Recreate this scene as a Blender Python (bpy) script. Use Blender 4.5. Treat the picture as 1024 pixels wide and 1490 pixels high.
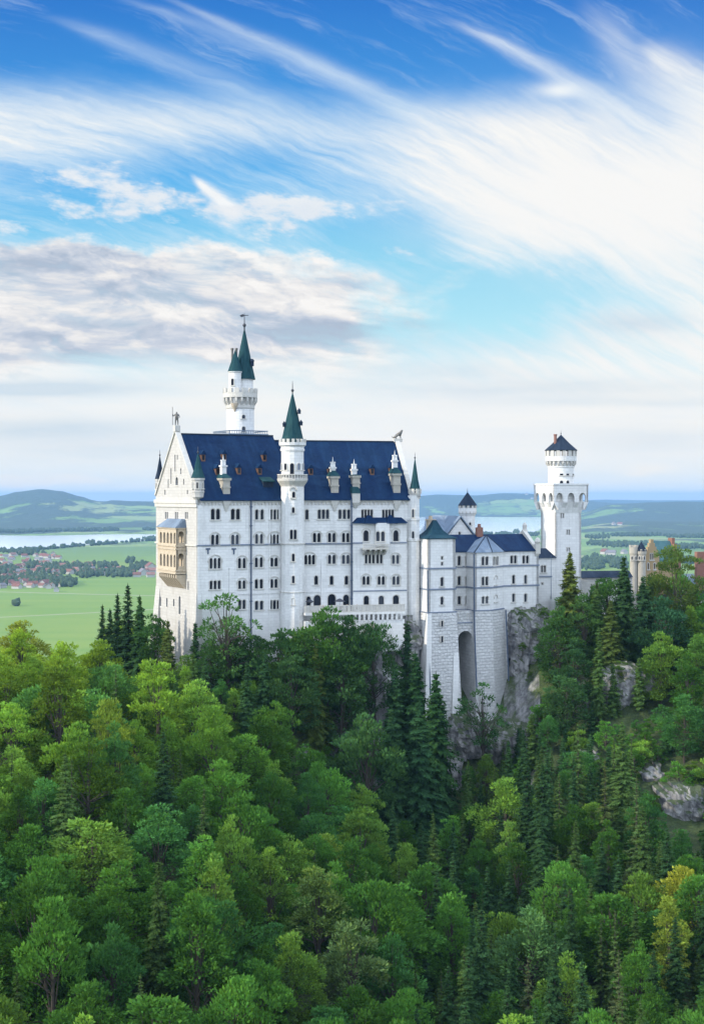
import bpy, bmesh, math, random
from mathutils import Vector, Matrix, noise as mnoise
from mathutils.geometry import tessellate_polygon

scene = bpy.context.scene
for _o in list(bpy.data.objects):
    bpy.data.objects.remove(_o)
COL = scene.collection
R = math.radians

# ------------------------------------------------------------------ camera
# eye level is z = 0, the valley floor lies 200 m below it; the camera looks along +Y
F, CX, HY = 2100.0, 512.0, 722.0          # focal length and horizon of the 1024 x 1490 photograph
cam = bpy.data.cameras.new('camera')
cam.sensor_fit = 'HORIZONTAL'
cam.sensor_width = 36.0
cam.lens = F / 1024.0 * 36.0
cam.shift_y = -(745.0 - HY) / 1024.0
cam.clip_start = 1.0
cam.clip_end = 120000.0
cam_ob = bpy.data.objects.new('camera', cam)
COL.objects.link(cam_ob)
cam_ob.rotation_euler = (R(90), 0, 0)
scene.camera = cam_ob
scene.render.resolution_x, scene.render.resolution_y = 703, 1024

# ------------------------------------------------------------------ exposure and sampling
vs = scene.view_settings
vs.view_transform = 'Standard'
vs.look = 'None'
vs.gamma = 1.0
vs.use_curve_mapping = False
vs.exposure = 1.0
EXPO = 2 ** vs.exposure
cy = scene.cycles
cy.use_denoising = True
cy.max_bounces = 5
cy.diffuse_bounces = 3
cy.glossy_bounces = 2
cy.transmission_bounces = 3
cy.volume_bounces = 0
cy.transparent_max_bounces = 4
cy.sample_clamp_indirect = 6.0

# ------------------------------------------------------------------ node expressions
class X:
    """a socket or number in a node tree, with arithmetic"""
    def __init__(s, T, k): s.T, s.k = T, k
    def _m(s, op, o=None, o2=None):
        n = s.T.nodes.new('ShaderNodeMath'); n.operation = op
        for i, q in enumerate((s, o, o2)):
            if q is None: continue
            k = q.k if isinstance(q, X) else q
            if isinstance(k, (int, float)): n.inputs[i].default_value = k
            else: s.T.links.new(k, n.inputs[i])
        return X(s.T, n.outputs[0])
    def __add__(s, o): return s._m('ADD', o)
    __radd__ = __add__
    def __mul__(s, o): return s._m('MULTIPLY', o)
    __rmul__ = __mul__
    def __sub__(s, o): return s._m('SUBTRACT', o)
    def __rsub__(s, o): return (s * -1.0) + o
    def __truediv__(s, o): return s._m('DIVIDE', o)
    def abs(s): return s._m('ABSOLUTE')
    def pow(s, p): return s._m('POWER', p)
    def exp(s): return s._m('EXPONENT')
    def mx(s, o): return s._m('MAXIMUM', o)
    def mn(s, o): return s._m('MINIMUM', o)
    def sat(s): return s.mx(0.0).mn(1.0)
    def ss(s, a, b, lo=0.0, hi=1.0):
        n = s.T.nodes.new('ShaderNodeMapRange'); n.interpolation_type = 'SMOOTHSTEP'
        if a > b: a, b, lo, hi = b, a, hi, lo
        n.inputs['From Min'].default_value = a; n.inputs['From Max'].default_value = b
        n.inputs['To Min'].default_value = lo; n.inputs['To Max'].default_value = hi
        s.T.links.new(s.k, n.inputs['Value'])
        return X(s.T, n.outputs['Result'])

def vec(T, x, y, z=0.0):
    n = T.nodes.new('ShaderNodeCombineXYZ')
    for i, q in enumerate((x, y, z)):
        if isinstance(q, X): T.links.new(q.k, n.inputs[i])
        else: n.inputs[i].default_value = q
    return n.outputs[0]

def noise(T, v, scale, detail=4.0, rough=0.55, dist=0.0, dim='3D'):
    n = T.nodes.new('ShaderNodeTexNoise'); n.noise_dimensions = dim
    n.inputs['Scale'].default_value = scale
    n.inputs['Detail'].default_value = detail
    n.inputs['Roughness'].default_value = rough
    n.inputs['Distortion'].default_value = dist
    if v is not None: T.links.new(v, n.inputs['Vector'])
    return X(T, n.outputs['Fac'])

def mixc(T, fac, a, b, mode='MIX'):
    n = T.nodes.new('ShaderNodeMix'); n.data_type = 'RGBA'; n.blend_type = mode
    n.clamp_factor = True
    def put(sock, q):
        q = q.k if isinstance(q, X) else q
        if isinstance(q, (int, float)): sock.default_value = q
        elif isinstance(q, (tuple, list)): sock.default_value = tuple(q)[:3] + (1.0,)
        else: T.links.new(q, sock)
    put(n.inputs[0], fac); put(n.inputs[6], a); put(n.inputs[7], b)
    return n.outputs[2]

def ramp(T, fac, stops):
    n = T.nodes.new('ShaderNodeValToRGB')
    cr = n.color_ramp
    while len(cr.elements) > 1: cr.elements.remove(cr.elements[-1])
    cr.elements[0].position = stops[0][0]; cr.elements[0].color = tuple(stops[0][1]) + (1,)
    for p, c in stops[1:]:
        e = cr.elements.new(p); e.color = tuple(c) + (1,)
    T.links.new(fac.k if isinstance(fac, X) else fac, n.inputs[0])
    return n.outputs[0]

# ------------------------------------------------------------------ sky
SUN_EL, SUN_AZ = R(24), (-0.945, -0.327)      # to the left of the castle, a little towards the camera
world = bpy.data.worlds.new('World')
scene.world = world
world.use_nodes = True
T = world.node_tree
T.nodes.clear()
out = T.nodes.new('ShaderNodeOutputWorld')
bg = T.nodes.new('ShaderNodeBackground')
STR = 0.1
bg.inputs['Strength'].default_value = STR
T.links.new(bg.outputs[0], out.inputs[0])
sky = T.nodes.new('ShaderNodeTexSky')
sky.sky_type = 'NISHITA'
sky.sun_disc = False
sky.sun_elevation = SUN_EL
sky.sun_rotation = math.atan2(SUN_AZ[0], SUN_AZ[1])
sky.altitude = 900
tc = T.nodes.new('ShaderNodeTexCoord')
sp = T.nodes.new('ShaderNodeSeparateXYZ')
T.links.new(tc.outputs['Generated'], sp.inputs[0])
dx, dy, dz = (X(T, sp.outputs[i]) for i in range(3))
ay = dy.abs().mx(0.3)
sx = dx / ay * 2.1                 # tangent of azimuth, 1 = 1000 px of the photograph
sy = dz / ay * 2.1                 # tangent of elevation, same unit

def rot(a):                        # coordinates along and across a streak direction (degrees, downwards to the right)
    c, s_ = math.cos(R(a)), math.sin(R(a))
    return sx * c - sy * s_, sx * s_ + sy * c

def blob(cx_, cy_, rx, ry, warp=None, k=1.0):
    a = (sx - (cx_ - 512) / 1000) / rx
    b = (sy - (722 - cy_) / 1000) / ry
    if warp is not None: b = b + warp * k
    d = a * a + b * b
    return (d * -1.0).exp()

w1 = noise(T, vec(T, sx * 1.0, sy * 1.7, 3.1), 4.0, 5, 0.6) - 0.5          # soft warp
w2 = noise(T, vec(T, sx, sy * 1.5, 9.4), 9.0, 6, 0.62) - 0.5
# fibres of high cloud, bent a little so that they fan
bend = sx * sx * 0.25
la, lb = rot(24)
fib = noise(T, vec(T, la * 0.9 + w1 * 0.12, (lb + bend * 0.6 + w1 * 0.05) * 7.5, 1.7), 4.2, 8, 0.66, 0.25)
fine = noise(T, vec(T, la * 2.2, (lb + bend * 0.6 + w1 * 0.05) * 20.0, 4.7), 4.0, 5, 0.65)
ma, mb_ = rot(8)
puff = noise(T, vec(T, ma * 1.3, mb_ * 2.6, 7.7), 7.0, 9, 0.6, 0.15)
puff_up = noise(T, vec(T, (ma + 0.012) * 1.3, (mb_ + 0.02) * 2.6, 7.7), 7.0, 5, 0.55, 0.15)

# clear sky: the physical sky, its blue deepened
base = ramp(T, sy.sat(), [(0.0, (0.72, 0.84, 0.92)), (0.10, (0.70, 0.86, 0.94)), (0.22, (0.50, 0.84, 0.93)), (0.34, (0.24, 0.66, 0.88)),
                          (0.46, (0.11, 0.47, 0.87)), (0.58, (0.042, 0.305, 0.76)), (0.72, (0.016, 0.190, 0.64)), (1.0, (0.02, 0.12, 0.5))])
K = 1.0 / (STR * EXPO)
basek = mixc(T, 1.0, base, (K, K, K), 'MULTIPLY')
col = mixc(T, 0.93, sky.outputs[0], basek)

def cloud(fac, colour):
    global col
    c = tuple(q * K for q in colour) if isinstance(colour, tuple) else mixc(T, 1.0, colour, (K, K, K), 'MULTIPLY')
    col = mixc(T, fac, col, c)

WHITE = (0.90, 0.91, 0.90)
# thin fibres in the deep blue
thin = (fib.ss(0.50, 0.80) * (fine * 0.8 + 0.35)) * sy.ss(0.50, 0.62) * 0.55
cloud(thin.sat(), (0.62, 0.76, 0.92))
def streak(x0, y0, x1, y1, wid, amp, curve=0.0):
    ang = math.atan2(y1 - y0, x1 - x0)
    L = math.hypot(x1 - x0, y1 - y0) / 1000
    c, s_ = math.cos(ang), math.sin(ang)
    ux, uy = sx - (x0 - 512) / 1000, sy - (722 - y0) / 1000
    al = (ux * c - uy * s_) / L
    ac = ux * s_ + uy * c - (al - al * al) * curve + w1 * 0.022
    ww = al * wid * 1.2 + wid * 0.35
    g = ((ac / ww.mx(0.002)) * (ac / ww.mx(0.002)) * -1.0).exp()
    return (g * al.ss(-0.05, 0.25) * al.ss(1.15, 0.75) * (fine * 0.9 + fib * 0.7 - 0.1) * amp).sat()
cloud(streak(225, -8, 665, 200, 0.011, 0.72, 0.03), (0.70, 0.82, 0.93))
cloud(streak(60, 20, 420, 165, 0.016, 0.55, 0.02), (0.62, 0.77, 0.93))
cloud(streak(150, -10, 560, 140, 0.012, 0.45, 0.02), (0.62, 0.77, 0.93))
cloud(streak(640, 25, 1010, 235, 0.015, 0.85, 0.05), (0.82, 0.89, 0.95))
cloud(streak(840, 0, 1080, 260, 0.038, 0.62, 0.0), (0.84, 0.89, 0.93))
cloud(streak(930, 60, 1060, 160, 0.030, 1.1, 0.0), (0.90, 0.92, 0.92))
cloud((blob(815, 131, 0.034, 0.013, w2, 1.4) * 1.0).sat(), (0.88, 0.92, 0.95))
# broad veil across the middle of the sky
edge = sy - 0.575 + w1 * 0.06 + (fib - 0.5) * 0.07 - (sx * sx * 0.10)
veil = edge.ss(0.035, -0.055)
dens = fib * 1.05 + fine * 0.30 - 0.04 + sx.ss(-0.05, 0.22) * 0.26 + (fine - 0.5) * 0.5 + sx.ss(0.10, -0.25) * (sy.ss(0.44, 0.53) * sy.ss(0.64, 0.58)) * 0.30
hole = blob(150, 300, 0.30, 0.085, w1, 0.8) * 0.66 + blob(330, 240, 0.10, 0.05, w1, 1.0) * 0.20 \
    + blob(560, 345, 0.10, 0.042, w2, 1.6) * 0.95 + blob(430, 225, 0.12, 0.030, w2, 1.2) * 0.25 + blob(770, 430, 0.17, 0.050, w2, 1.8) * 1.05 \
    + blob(640, 455, 0.15, 0.07, w1, 1.2) * 0.75 + blob(480, 470, 0.10, 0.04, w1, 1.0) * 0.3
vd = (veil * dens - blob(965, 175, 0.07, 0.035, w1, 1.0) * 0.6 - hole * (1.18 - puff * 0.6)).sat()
vcol = ramp(T, (vd * 0.9 + sx.ss(-0.1, 0.3) * 0.25).sat(), [(0.0, (0.50, 0.74, 0.93)), (0.55, (0.76, 0.87, 0.94)), (1.0, (0.93, 0.935, 0.92))])
cloud(vd, vcol)
wr = blob(900, 290, 0.25, 0.105, w1, 1.0) * 0.95 + blob(1010, 270, 0.16, 0.14, w1, 1.0) * 0.5 + blob(760, 285, 0.12, 0.06, w2, 1.4) * 0.55
cloud((wr * (fib * 1.35 + puff * 0.6 - 0.16)).sat(), (0.945, 0.94, 0.925))
cloud((streak(275, 255, 350, 315, 0.010, 1.8, 0.0)), (0.92, 0.94, 0.95))
# small puffs at the left
pf = blob(205, 300, 0.15, 0.036, w2, 1.6) + blob(115, 250, 0.11, 0.024, w2, 2.0) * 0.95 + blob(35, 213, 0.030, 0.011, w2, 1.5) * 0.9 \
    + blob(400, 325, 0.10, 0.034, w2, 1.6) * 1.0 + blob(515, 300, 0.15, 0.016, w2, 1.6) * 0.9 + blob(5, 328, 0.030, 0.020, w2, 1.2) \
    + blob(680, 385, 0.045, 0.026, w2, 2.4) * 0.85 + blob(595, 367, 0.05, 0.010, w2, 1.5) * 0.6 + blob(800, 395, 0.06, 0.03, w2, 2.0) * 0.6
pf2 = noise(T, vec(T, ma * 1.2, mb_ * 2.8, 1.3), 15.0, 8, 0.62, 0.1)
pm = (puff * 0.5 + pf2 * 0.55 - 0.66 + pf.mn(1.0) * 0.215).ss(0.0, 0.17)
cloud(pm * pf.ss(0.05, 0.30) * 0.93, mixc(T, (puff_up * 1.6 - 0.35).sat(), (0.93, 0.93, 0.92), (0.74, 0.80, 0.88)))
# the grey bank on the left: lit from above, grey below, in three loose tiers
pn = noise(T, vec(T, ma * 1.15 + w1 * 0.22, mb_ * 3.4 + w1 * 0.15, 6.4), 4.6, 9, 0.62, 0.35)
pn_up = noise(T, vec(T, (ma + 0.006) * 1.15 + w1 * 0.22, (mb_ + 0.016) * 3.4 + w1 * 0.15, 6.4), 4.6, 5, 0.58, 0.35)
top = sy - 0.366 + sx.ss(-0.14, 0.12) * 0.055 + (puff - 0.5) * 0.075 + (pf2 - 0.5) * 0.045 + w1 * 0.04
right = (sx + w1 * 0.30 + (puff - 0.5) * 0.30).ss(0.13, -0.06)
bank = top.ss(0.010, -0.012) * (sy + (pn - 0.5) * 0.16 + w1 * 0.08).ss(0.12, 0.235) * right
tier = blob(70, 385, 0.17, 0.030, w1, 1.4) * 0.9 + blob(215, 432, 0.15, 0.018, w1, 1.2) * 0.55 + blob(110, 490, 0.24, 0.026, w1, 1.2) * 0.85 + blob(440, 490, 0.14, 0.026, w1, 1.2) * 1.0 \
    + blob(330, 400, 0.10, 0.012, w1, 1.2) * 0.35 + blob(500, 420, 0.12, 0.016, w1, 1.5) * 0.45 + blob(60, 525, 0.20, 0.012, w1, 1.2) * 0.5
lit = 0.80 + (pn - pn_up) * 3.0 + (pn - 0.5) * 1.5 + (pf2 - 0.5) * 0.35 - tier * (pn * 0.9 + 0.35) + top.ss(-0.04, -0.004) * 0.25
bcol = ramp(T, lit.sat(), [(0.0, (0.44, 0.52, 0.64)), (0.35, (0.61, 0.66, 0.75)), (0.7, (0.84, 0.83, 0.83)), (1.0, (0.955, 0.935, 0.91))])
cloud((bank * (pn * 1.9 + 0.10)).sat(), bcol)
# stratus lower down and the pale horizon
st = noise(T, vec(T, sx * 1.0 + w1 * 0.1, sy * 7.5, 5.5), 3.6, 8, 0.62, 0.1)
low = (sy + (st - 0.5) * 0.05).ss(0.215, 0.125)
cloud(low * 0.88, mixc(T, (st * 3.2 - 1.35).sat(), (0.96, 0.945, 0.905), (0.86, 0.905, 0.93)))
gs = (blob(70, 565, 0.15, 0.0105, w1, 1.2) * 1.5 + blob(60, 622, 0.17, 0.017, w1, 1.2) * 1.2 + blob(170, 655, 0.20, 0.020, w1, 1.2) * 0.75 + blob(960, 640, 0.13, 0.02, w1, 1.2) * 0.6
      + blob(930, 470, 0.08, 0.018, w2, 1.6) * 1.0 + blob(800, 565, 0.26, 0.012, w1, 2.0) * 0.9 + blob(900, 585, 0.20, 0.008, w1, 2.0) * 0.7 + blob(640, 540, 0.12, 0.014, w2, 1.6) * 0.7 + blob(700, 500, 0.22, 0.02, w2, 1.6) * 0.35)
cloud((gs * (st * 1.5 + pn * 0.6 - 0.25)).sat() * 0.75, (0.60, 0.72, 0.82))
hb = sy.ss(0.085, 0.0) * 0.7
cloud((hb * (st * 1.2 + 0.2)).sat(), (0.66, 0.82, 0.92))
cloud((sy.ss(0.13, 0.04) * st.ss(0.52, 0.66) * 0.6).sat(), (0.95, 0.91, 0.86))
cloud((blob(945, 682, 0.035, 0.007, w2, 1.0) * 0.8 + blob(925, 690, 0.02, 0.004, w2, 1.0) * 0.6).sat(), (0.96, 0.93, 0.86))
# unseen sky behind and above the camera: bright cloud added to fill facade and forest; below the horizon it is dim
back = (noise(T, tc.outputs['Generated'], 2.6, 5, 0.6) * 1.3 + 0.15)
back_fill = mixc(T, (back - 0.25).sat(), (0.95 * K, 1.30 * K, 1.95 * K), (2.3 * K, 2.5 * K, 2.8 * K))
col = mixc(T, dy.ss(0.62, 0.10).mx(dz.ss(0.36, 0.60)), col, back_fill)
col = mixc(T, dz.ss(-0.02, -0.12), col, (0.10 * K, 0.14 * K, 0.10 * K))
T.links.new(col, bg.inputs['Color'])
world.cycles.sampling_method = 'MANUAL'
world.cycles.sample_map_resolution = 512

# ------------------------------------------------------------------ sun
sun = bpy.data.lights.new('sun', 'SUN')
sun.energy = 2.5
sun.angle = R(0.6)
sun.color = (1.0, 0.90, 0.74)
sun_ob = bpy.data.objects.new('sun', sun)
COL.objects.link(sun_ob)
_d = Vector((SUN_AZ[0] * math.cos(SUN_EL), SUN_AZ[1] * math.cos(SUN_EL), math.sin(SUN_EL)))
sun_ob.rotation_euler = _d.to_track_quat('Z', 'Y').to_euler()

# ------------------------------------------------------------------ helpers
def tag(o, label=None, cat=None, group=None, kind=None):
    if label: o['label'] = label
    if cat: o['category'] = cat
    if group: o['group'] = group
    if kind: o['kind'] = kind
    return o

def thing(name, loc, label, cat, group=None):
    o = bpy.data.objects.new(name, None)
    o.empty_display_size = 1.0
    COL.objects.link(o)
    o.location = loc
    return tag(o, label, cat, group)

def at(px, py, Y):
    return Vector(((px - CX) / F * Y, Y, -(py - HY) / F * Y))

def pz(py, Y):
    return -(py - HY) / F * Y

class Frame:
    """a vertical plane: u along it, v into the building, z up"""
    def __init__(s, x, y, deg):
        s.x, s.y, s.c, s.s = x, y, math.cos(R(deg)), math.sin(R(deg))
    @classmethod
    def two(cls, a, b):
        return cls(a[0], a[1], math.degrees(math.atan2(b[1] - a[1], b[0] - a[0])))
    def P(s, u, v, z):
        return Vector((s.x + u * s.c - v * s.s, s.y + u * s.s + v * s.c, z))
    def u(s, px, v=0.0):
        t = (px - CX) / F
        ox, oy = s.x - v * s.s, s.y + v * s.c
        return (t * oy - ox) / (s.c - t * s.s)
    def Y(s, u, v=0.0):
        return s.y + u * s.s + v * s.c
    def z(s, py, u, v=0.0):
        return pz(py, s.Y(u, v))
    def off(s, u, v=0.0, turn=0.0):
        p = s.P(u, v, 0)
        return Frame(p.x, p.y, math.degrees(math.atan2(s.s, s.c)) + turn)

class MB:
    def __init__(s): s.v, s.f, s.m = [], [], []
    def face(s, pts, mi=0):
        k = len(s.v); s.v.extend(Vector(p) for p in pts)
        s.f.append(tuple(range(k, k + len(pts)))); s.m.append(mi)
    def loft(s, lo, hi, mi=0, cap=True, mcap=None):
        n = len(lo)
        for i in range(n):
            j = (i + 1) % n
            s.face((lo[i], lo[j], hi[j], hi[i]), mi)
        if cap:
            s.face(list(hi), mi if mcap is None else mcap); s.face(list(reversed(lo)), mi if mcap is None else mcap)
    def box(s, fr, u0, u1, v0, v1, z0, z1, mi=0):
        lo = [fr.P(u0, v0, z0), fr.P(u1, v0, z0), fr.P(u1, v1, z0), fr.P(u0, v1, z0)]
        hi = [fr.P(u0, v0, z1), fr.P(u1, v0, z1), fr.P(u1, v1, z1), fr.P(u0, v1, z1)]
        s.loft(lo, hi, mi)
    def ring(s, cx, cy, r, z, n, a0=0.0):
        return [Vector((cx + r * math.cos(a0 + 2 * math.pi * i / n), cy + r * math.sin(a0 + 2 * math.pi * i / n), z)) for i in range(n)]
    def lathe(s, cx, cy, prof, n=28, mi=0, a0=0.0, cap=True):
        rs = [s.ring(cx, cy, max(r, 0.001), z, n, a0) for r, z in prof]
        for a, b in zip(rs, rs[1:]):
            s.loft(a, b, mi, cap=False)
        if cap:
            s.face(list(reversed(rs[0])), mi); s.face(rs[-1], mi)
    def tube(s, pts, rad, n=6, mi=0):
        pts = [Vector(p) for p in pts]; rings = []
        for i, p in enumerate(pts):
            d = (pts[min(i + 1, len(pts) - 1)] - pts[max(i - 1, 0)]).normalized()
            a = d.cross(Vector((0.31, 0.17, 0.93)))
            if a.length < 1e-3: a = d.cross(Vector((1, 0, 0)))
            a.normalize(); b = d.cross(a)
            r = rad[i] if isinstance(rad, (list, tuple)) else rad
            rings.append([p + (a * math.cos(2 * math.pi * k / n) + b * math.sin(2 * math.pi * k / n)) * r for k in range(n)])
        for a, b in zip(rings, rings[1:]): s.loft(a, b, mi, cap=False)
        s.face(list(reversed(rings[0])), mi); s.face(rings[-1], mi)
    def extrude(s, fr, loop, v0, v1, mi=0, holes=(), back=True):
        """a polygon in the (u, z) plane of a frame with holes, given thickness from v0 (front) to v1"""
        loops = [list(loop)] + [list(h) for h in holes]
        flat = [p for L in loops for p in L]
        tris = tessellate_polygon([[Vector((p[0], p[1], 0)) for p in L] for L in loops])
        for t in tris:
            a, b, c = (flat[i] for i in t)
            if (b[0] - a[0]) * (c[1] - a[1]) - (b[1] - a[1]) * (c[0] - a[0]) < 0: b, c = c, b
            s.face([fr.P(q[0], v0, q[1]) for q in (a, b, c)], mi)
            if back: s.face([fr.P(q[0], v1, q[1]) for q in (a, c, b)], mi)
        for L in loops:
            for i in range(len(L)):
                a, b = L[i], L[(i + 1) % len(L)]
                s.face((fr.P(a[0], v0, a[1]), fr.P(a[0], v1, a[1]), fr.P(b[0], v1, b[1]), fr.P(b[0], v0, b[1])), mi)
    def build(s, name, mats, root=None, smooth=False):
        o0 = Vector((0, 0, 0))
        r = root
        while r is not None:
            o0 = o0 + r.location; r = r.parent
        me = bpy.data.meshes.new(name)
        me.from_pydata([tuple(p - o0) for p in s.v], [], s.f)
        ms = mats if isinstance(mats, (list, tuple)) else [mats]
        for m in ms: me.materials.append(m)
        me.polygons.foreach_set('material_index', s.m)
        uv = me.uv_layers.new(name='UVMap')
        for p in me.polygons:
            n = p.normal
            h = math.hypot(n.x, n.y)
            if h < 0.05: t, q = Vector((1, 0, 0)), Vector((0, 1, 0))
            else:
                t = Vector((-n.y / h, n.x / h, 0)); q = n.cross(t)
            for li in p.loop_indices:
                w = Vector(s.v[me.loops[li].vertex_index])
                uv.data[li].uv = (w.dot(t), w.dot(q))
        if smooth:
            bm = bmesh.new(); bm.from_mesh(me)
            bmesh.ops.remove_doubles(bm, verts=bm.verts, dist=0.001)
            bm.to_mesh(me); bm.free()
            me.polygons.foreach_set('use_smooth', [True] * len(me.polygons))
        o = bpy.data.objects.new(name, me)
        COL.objects.link(o)
        if root is not None: o.parent = root
        return o

# ------------------------------------------------------------------ materials
def mat(name, rough=0.8):
    m = bpy.data.materials.new(name); m.use_nodes = True
    t = m.node_tree
    b = t.nodes['Principled BSDF']
    b.inputs['Roughness'].default_value = rough
    return m, t, b

def uvm(t, sx_=1.0, sy_=1.0):
    n = t.nodes.new('ShaderNodeUVMap'); n.uv_map = 'UVMap'
    m = t.nodes.new('ShaderNodeMapping'); m.inputs['Scale'].default_value = (sx_, sy_, 1)
    t.links.new(n.outputs[0], m.inputs[0])
    return m.outputs[0]

def geo_pos(t):
    return t.nodes.new('ShaderNodeNewGeometry').outputs['Position']

def bump(t, b, h, dist, strength=1.0):
    n = t.nodes.new('ShaderNodeBump'); n.inputs['Distance'].default_value = dist; n.inputs['Strength'].default_value = strength
    t.links.new(h.k if isinstance(h, X) else h, n.inputs['Height'])
    t.links.new(n.outputs[0], b.inputs['Normal'])

def brick(t, v, w, h, mortar, c1, c2, cm, offset=0.5):
    n = t.nodes.new('ShaderNodeTexBrick')
    n.inputs['Scale'].default_value = 1.0
    n.inputs['Brick Width'].default_value = w; n.inputs['Row Height'].default_value = h
    n.inputs['Mortar Size'].default_value = mortar; n.inputs['Mortar Smooth'].default_value = 0.3
    n.inputs['Color1'].default_value = c1 + (1,); n.inputs['Color2'].default_value = c2 + (1,); n.inputs['Mortar'].default_value = cm + (1,)
    t.links.new(v, n.inputs['Vector'])
    return n

def ashlar(name, c, dark, joint=0.022, w=1.3, h=0.62, stain=0.55, bd=0.02):
    m, t, b = mat(name, 0.85)
    c2 = tuple(q * 0.90 for q in c)
    br = brick(t, uvm(t), w, h, joint, c, c2, tuple(q * 0.74 for q in c))
    n1 = noise(t, uvm(t, 1.1, 0.07), 1.0, 6, 0.7)
    n2 = noise(t, uvm(t), 0.12, 5, 0.6)
    f = ((n1 - 0.51) * 2.0 + (n2 - 0.5) * 1.3).sat() * stain * 2.0
    cc = mixc(t, f, br.outputs['Color'], dark)
    n3 = noise(t, uvm(t), 2.5, 4, 0.6)
    cc = mixc(t, (n3 - 0.35).sat() * 0.28, cc, tuple(q * 0.8 for q in c))
    t.links.new(cc, b.inputs['Base Color'])
    bump(t, b, X(t, br.outputs['Fac']) * -1.0 + n3 * 0.3, bd)
    return m

MAT = {}
MAT['plaster'] = ashlar('pale_limestone', (0.66, 0.66, 0.64), (0.36, 0.36, 0.345))
MAT['plaster_warm'] = ashlar('warm_limestone', (0.44, 0.43, 0.405), (0.30, 0.275, 0.235))
MAT['trim'] = ashlar('carved_limestone', (0.52, 0.505, 0.46), (0.30, 0.285, 0.255), 0.01, 0.7, 0.35)
MAT['lucarne'] = ashlar('grey_sandstone', (0.40, 0.375, 0.32), (0.22, 0.20, 0.165), 0.015, 0.6, 0.35)
MAT['sandstone'] = ashlar('yellow_sandstone', (0.48, 0.405, 0.30), (0.31, 0.235, 0.15), 0.012, 0.6, 0.3)
MAT['brickyellow'] = ashlar('ochre_brick', (0.36, 0.26, 0.14), (0.22, 0.15, 0.075), 0.02, 0.6, 0.3)

def rusticated():
    m, t, b = mat('rusticated_limestone', 0.9)
    dv = t.nodes.new('ShaderNodeTexNoise'); dv.inputs['Scale'].default_value = 0.55; dv.inputs['Detail'].default_value = 3
    t.links.new(uvm(t), dv.inputs['Vector'])
    ad = t.nodes.new('ShaderNodeVectorMath'); ad.operation = 'MULTIPLY_ADD'
    t.links.new(dv.outputs['Color'], ad.inputs[0]); ad.inputs[1].default_value = (0.9, 0.55, 0); t.links.new(uvm(t), ad.inputs[2])
    wv = ad.outputs[0]
    br = brick(t, wv, 1.2, 0.66, 0.05, (0.63, 0.63, 0.615), (0.53, 0.53, 0.52), (0.44, 0.445, 0.445))
    br.inputs['Mortar Smooth'].default_value = 0.6
    n = noise(t, uvm(t), 1.4, 7, 0.68)
    n2 = noise(t, uvm(t, 0.6, 0.16), 0.7, 5, 0.6)
    c = mixc(t, (n * 1.7 - 0.65).sat() * 0.55, br.outputs['Color'], (0.31, 0.315, 0.315))
    c = mixc(t, ((n2 - 0.5) * 2.2).sat() * 0.5, c, (0.25, 0.25, 0.22))
    t.links.new(c, b.inputs['Base Color'])
    bump(t, b, X(t, br.outputs['Fac']) * -0.55 + n * 1.2, 0.35)
    return m
MAT['rustic'] = rusticated()

def slate(name, c, c2, rough=0.42, w=0.5, h=0.35, seam=False):
    m, t, b = mat(name, rough + 0.2)
    b.inputs['Specular IOR Level'].default_value = 0.06
    br = brick(t, uvm(t), w, h, 0.012, c, tuple(q * 0.8 for q in c), tuple(q * 0.5 for q in c))
    n1 = noise(t, uvm(t, 0.5, 0.06), 1.0, 6, 0.65)
    n2 = noise(t, uvm(t), 0.25, 5, 0.6)
    cc = mixc(t, ((n1 - 0.43) * 3.0).sat() * 0.75, br.outputs['Color'], c2)
    cc = mixc(t, ((n2 - 0.47) * 3.2).sat() * 0.65, cc, tuple(q * 0.5 for q in c))
    n4 = noise(t, uvm(t), 1.1, 6, 0.7)
    cc = mixc(t, ((n4 - 0.55) * 4.0).sat() * 0.5, cc, tuple(q * 1.25 + 0.012 for q in c2))
    t.links.new(cc, b.inputs['Base Color'])
    bump(t, b, X(t, br.outputs['Fac']) * -1.0, 0.02)
    return m
MAT['slate'] = slate('blue_slate', (0.0042, 0.021, 0.066), (0.012, 0.042, 0.095))
MAT['slate_dark'] = slate('dark_slate', (0.016, 0.028, 0.050), (0.034, 0.052, 0.080))
MAT['copper'] = slate('dark_green_copper', (0.012, 0.050, 0.062), (0.035, 0.085, 0.082), 0.5, 0.6, 1.4)
MAT['lead'] = slate('pale_lead_sheet', (0.15, 0.20, 0.265), (0.21, 0.26, 0.32), 0.45, 0.8, 3.0)

def plain(name, c, rough=0.7, metal=0.0, var=0.25, sc=1.5):
    m, t, b = mat(name, rough)
    b.inputs['Metallic'].default_value = metal
    n = noise(t, geo_pos(t), sc, 5, 0.6)
    cc = mixc(t, n, tuple(q * (1 - var) for q in c), tuple(min(1, q * (1 + var)) for q in c))
    t.links.new(cc, b.inputs['Base Color'])
    return m
MAT['glass'] = plain('dark_window_glass', (0.008, 0.011, 0.020), 0.25)
_t = MAT['glass'].node_tree
_b = _t.nodes['Principled BSDF']; _b.inputs['Specular IOR Level'].default_value = 0.12
_oi = _t.nodes.new('ShaderNodeObjectInfo')
_t.links.new(mixc(_t, X(_t, _oi.outputs['Random']).pow(4.0), (0.006, 0.009, 0.017), (0.060, 0.070, 0.090)), _b.inputs['Base Color'])
MAT['iron'] = plain('dark_iron', (0.025, 0.028, 0.035), 0.5)
MAT['pipe'] = plain('blue_grey_downpipe', (0.05, 0.075, 0.12), 0.5)
MAT['wood'] = plain('weathered_brown_wood', (0.10, 0.048, 0.026), 0.7)
MAT['bronze'] = plain('dark_bronze', (0.10, 0.095, 0.085), 0.5)
MAT['sill'] = plain('grey_stone_band', (0.15, 0.18, 0.235), 0.8)
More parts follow.
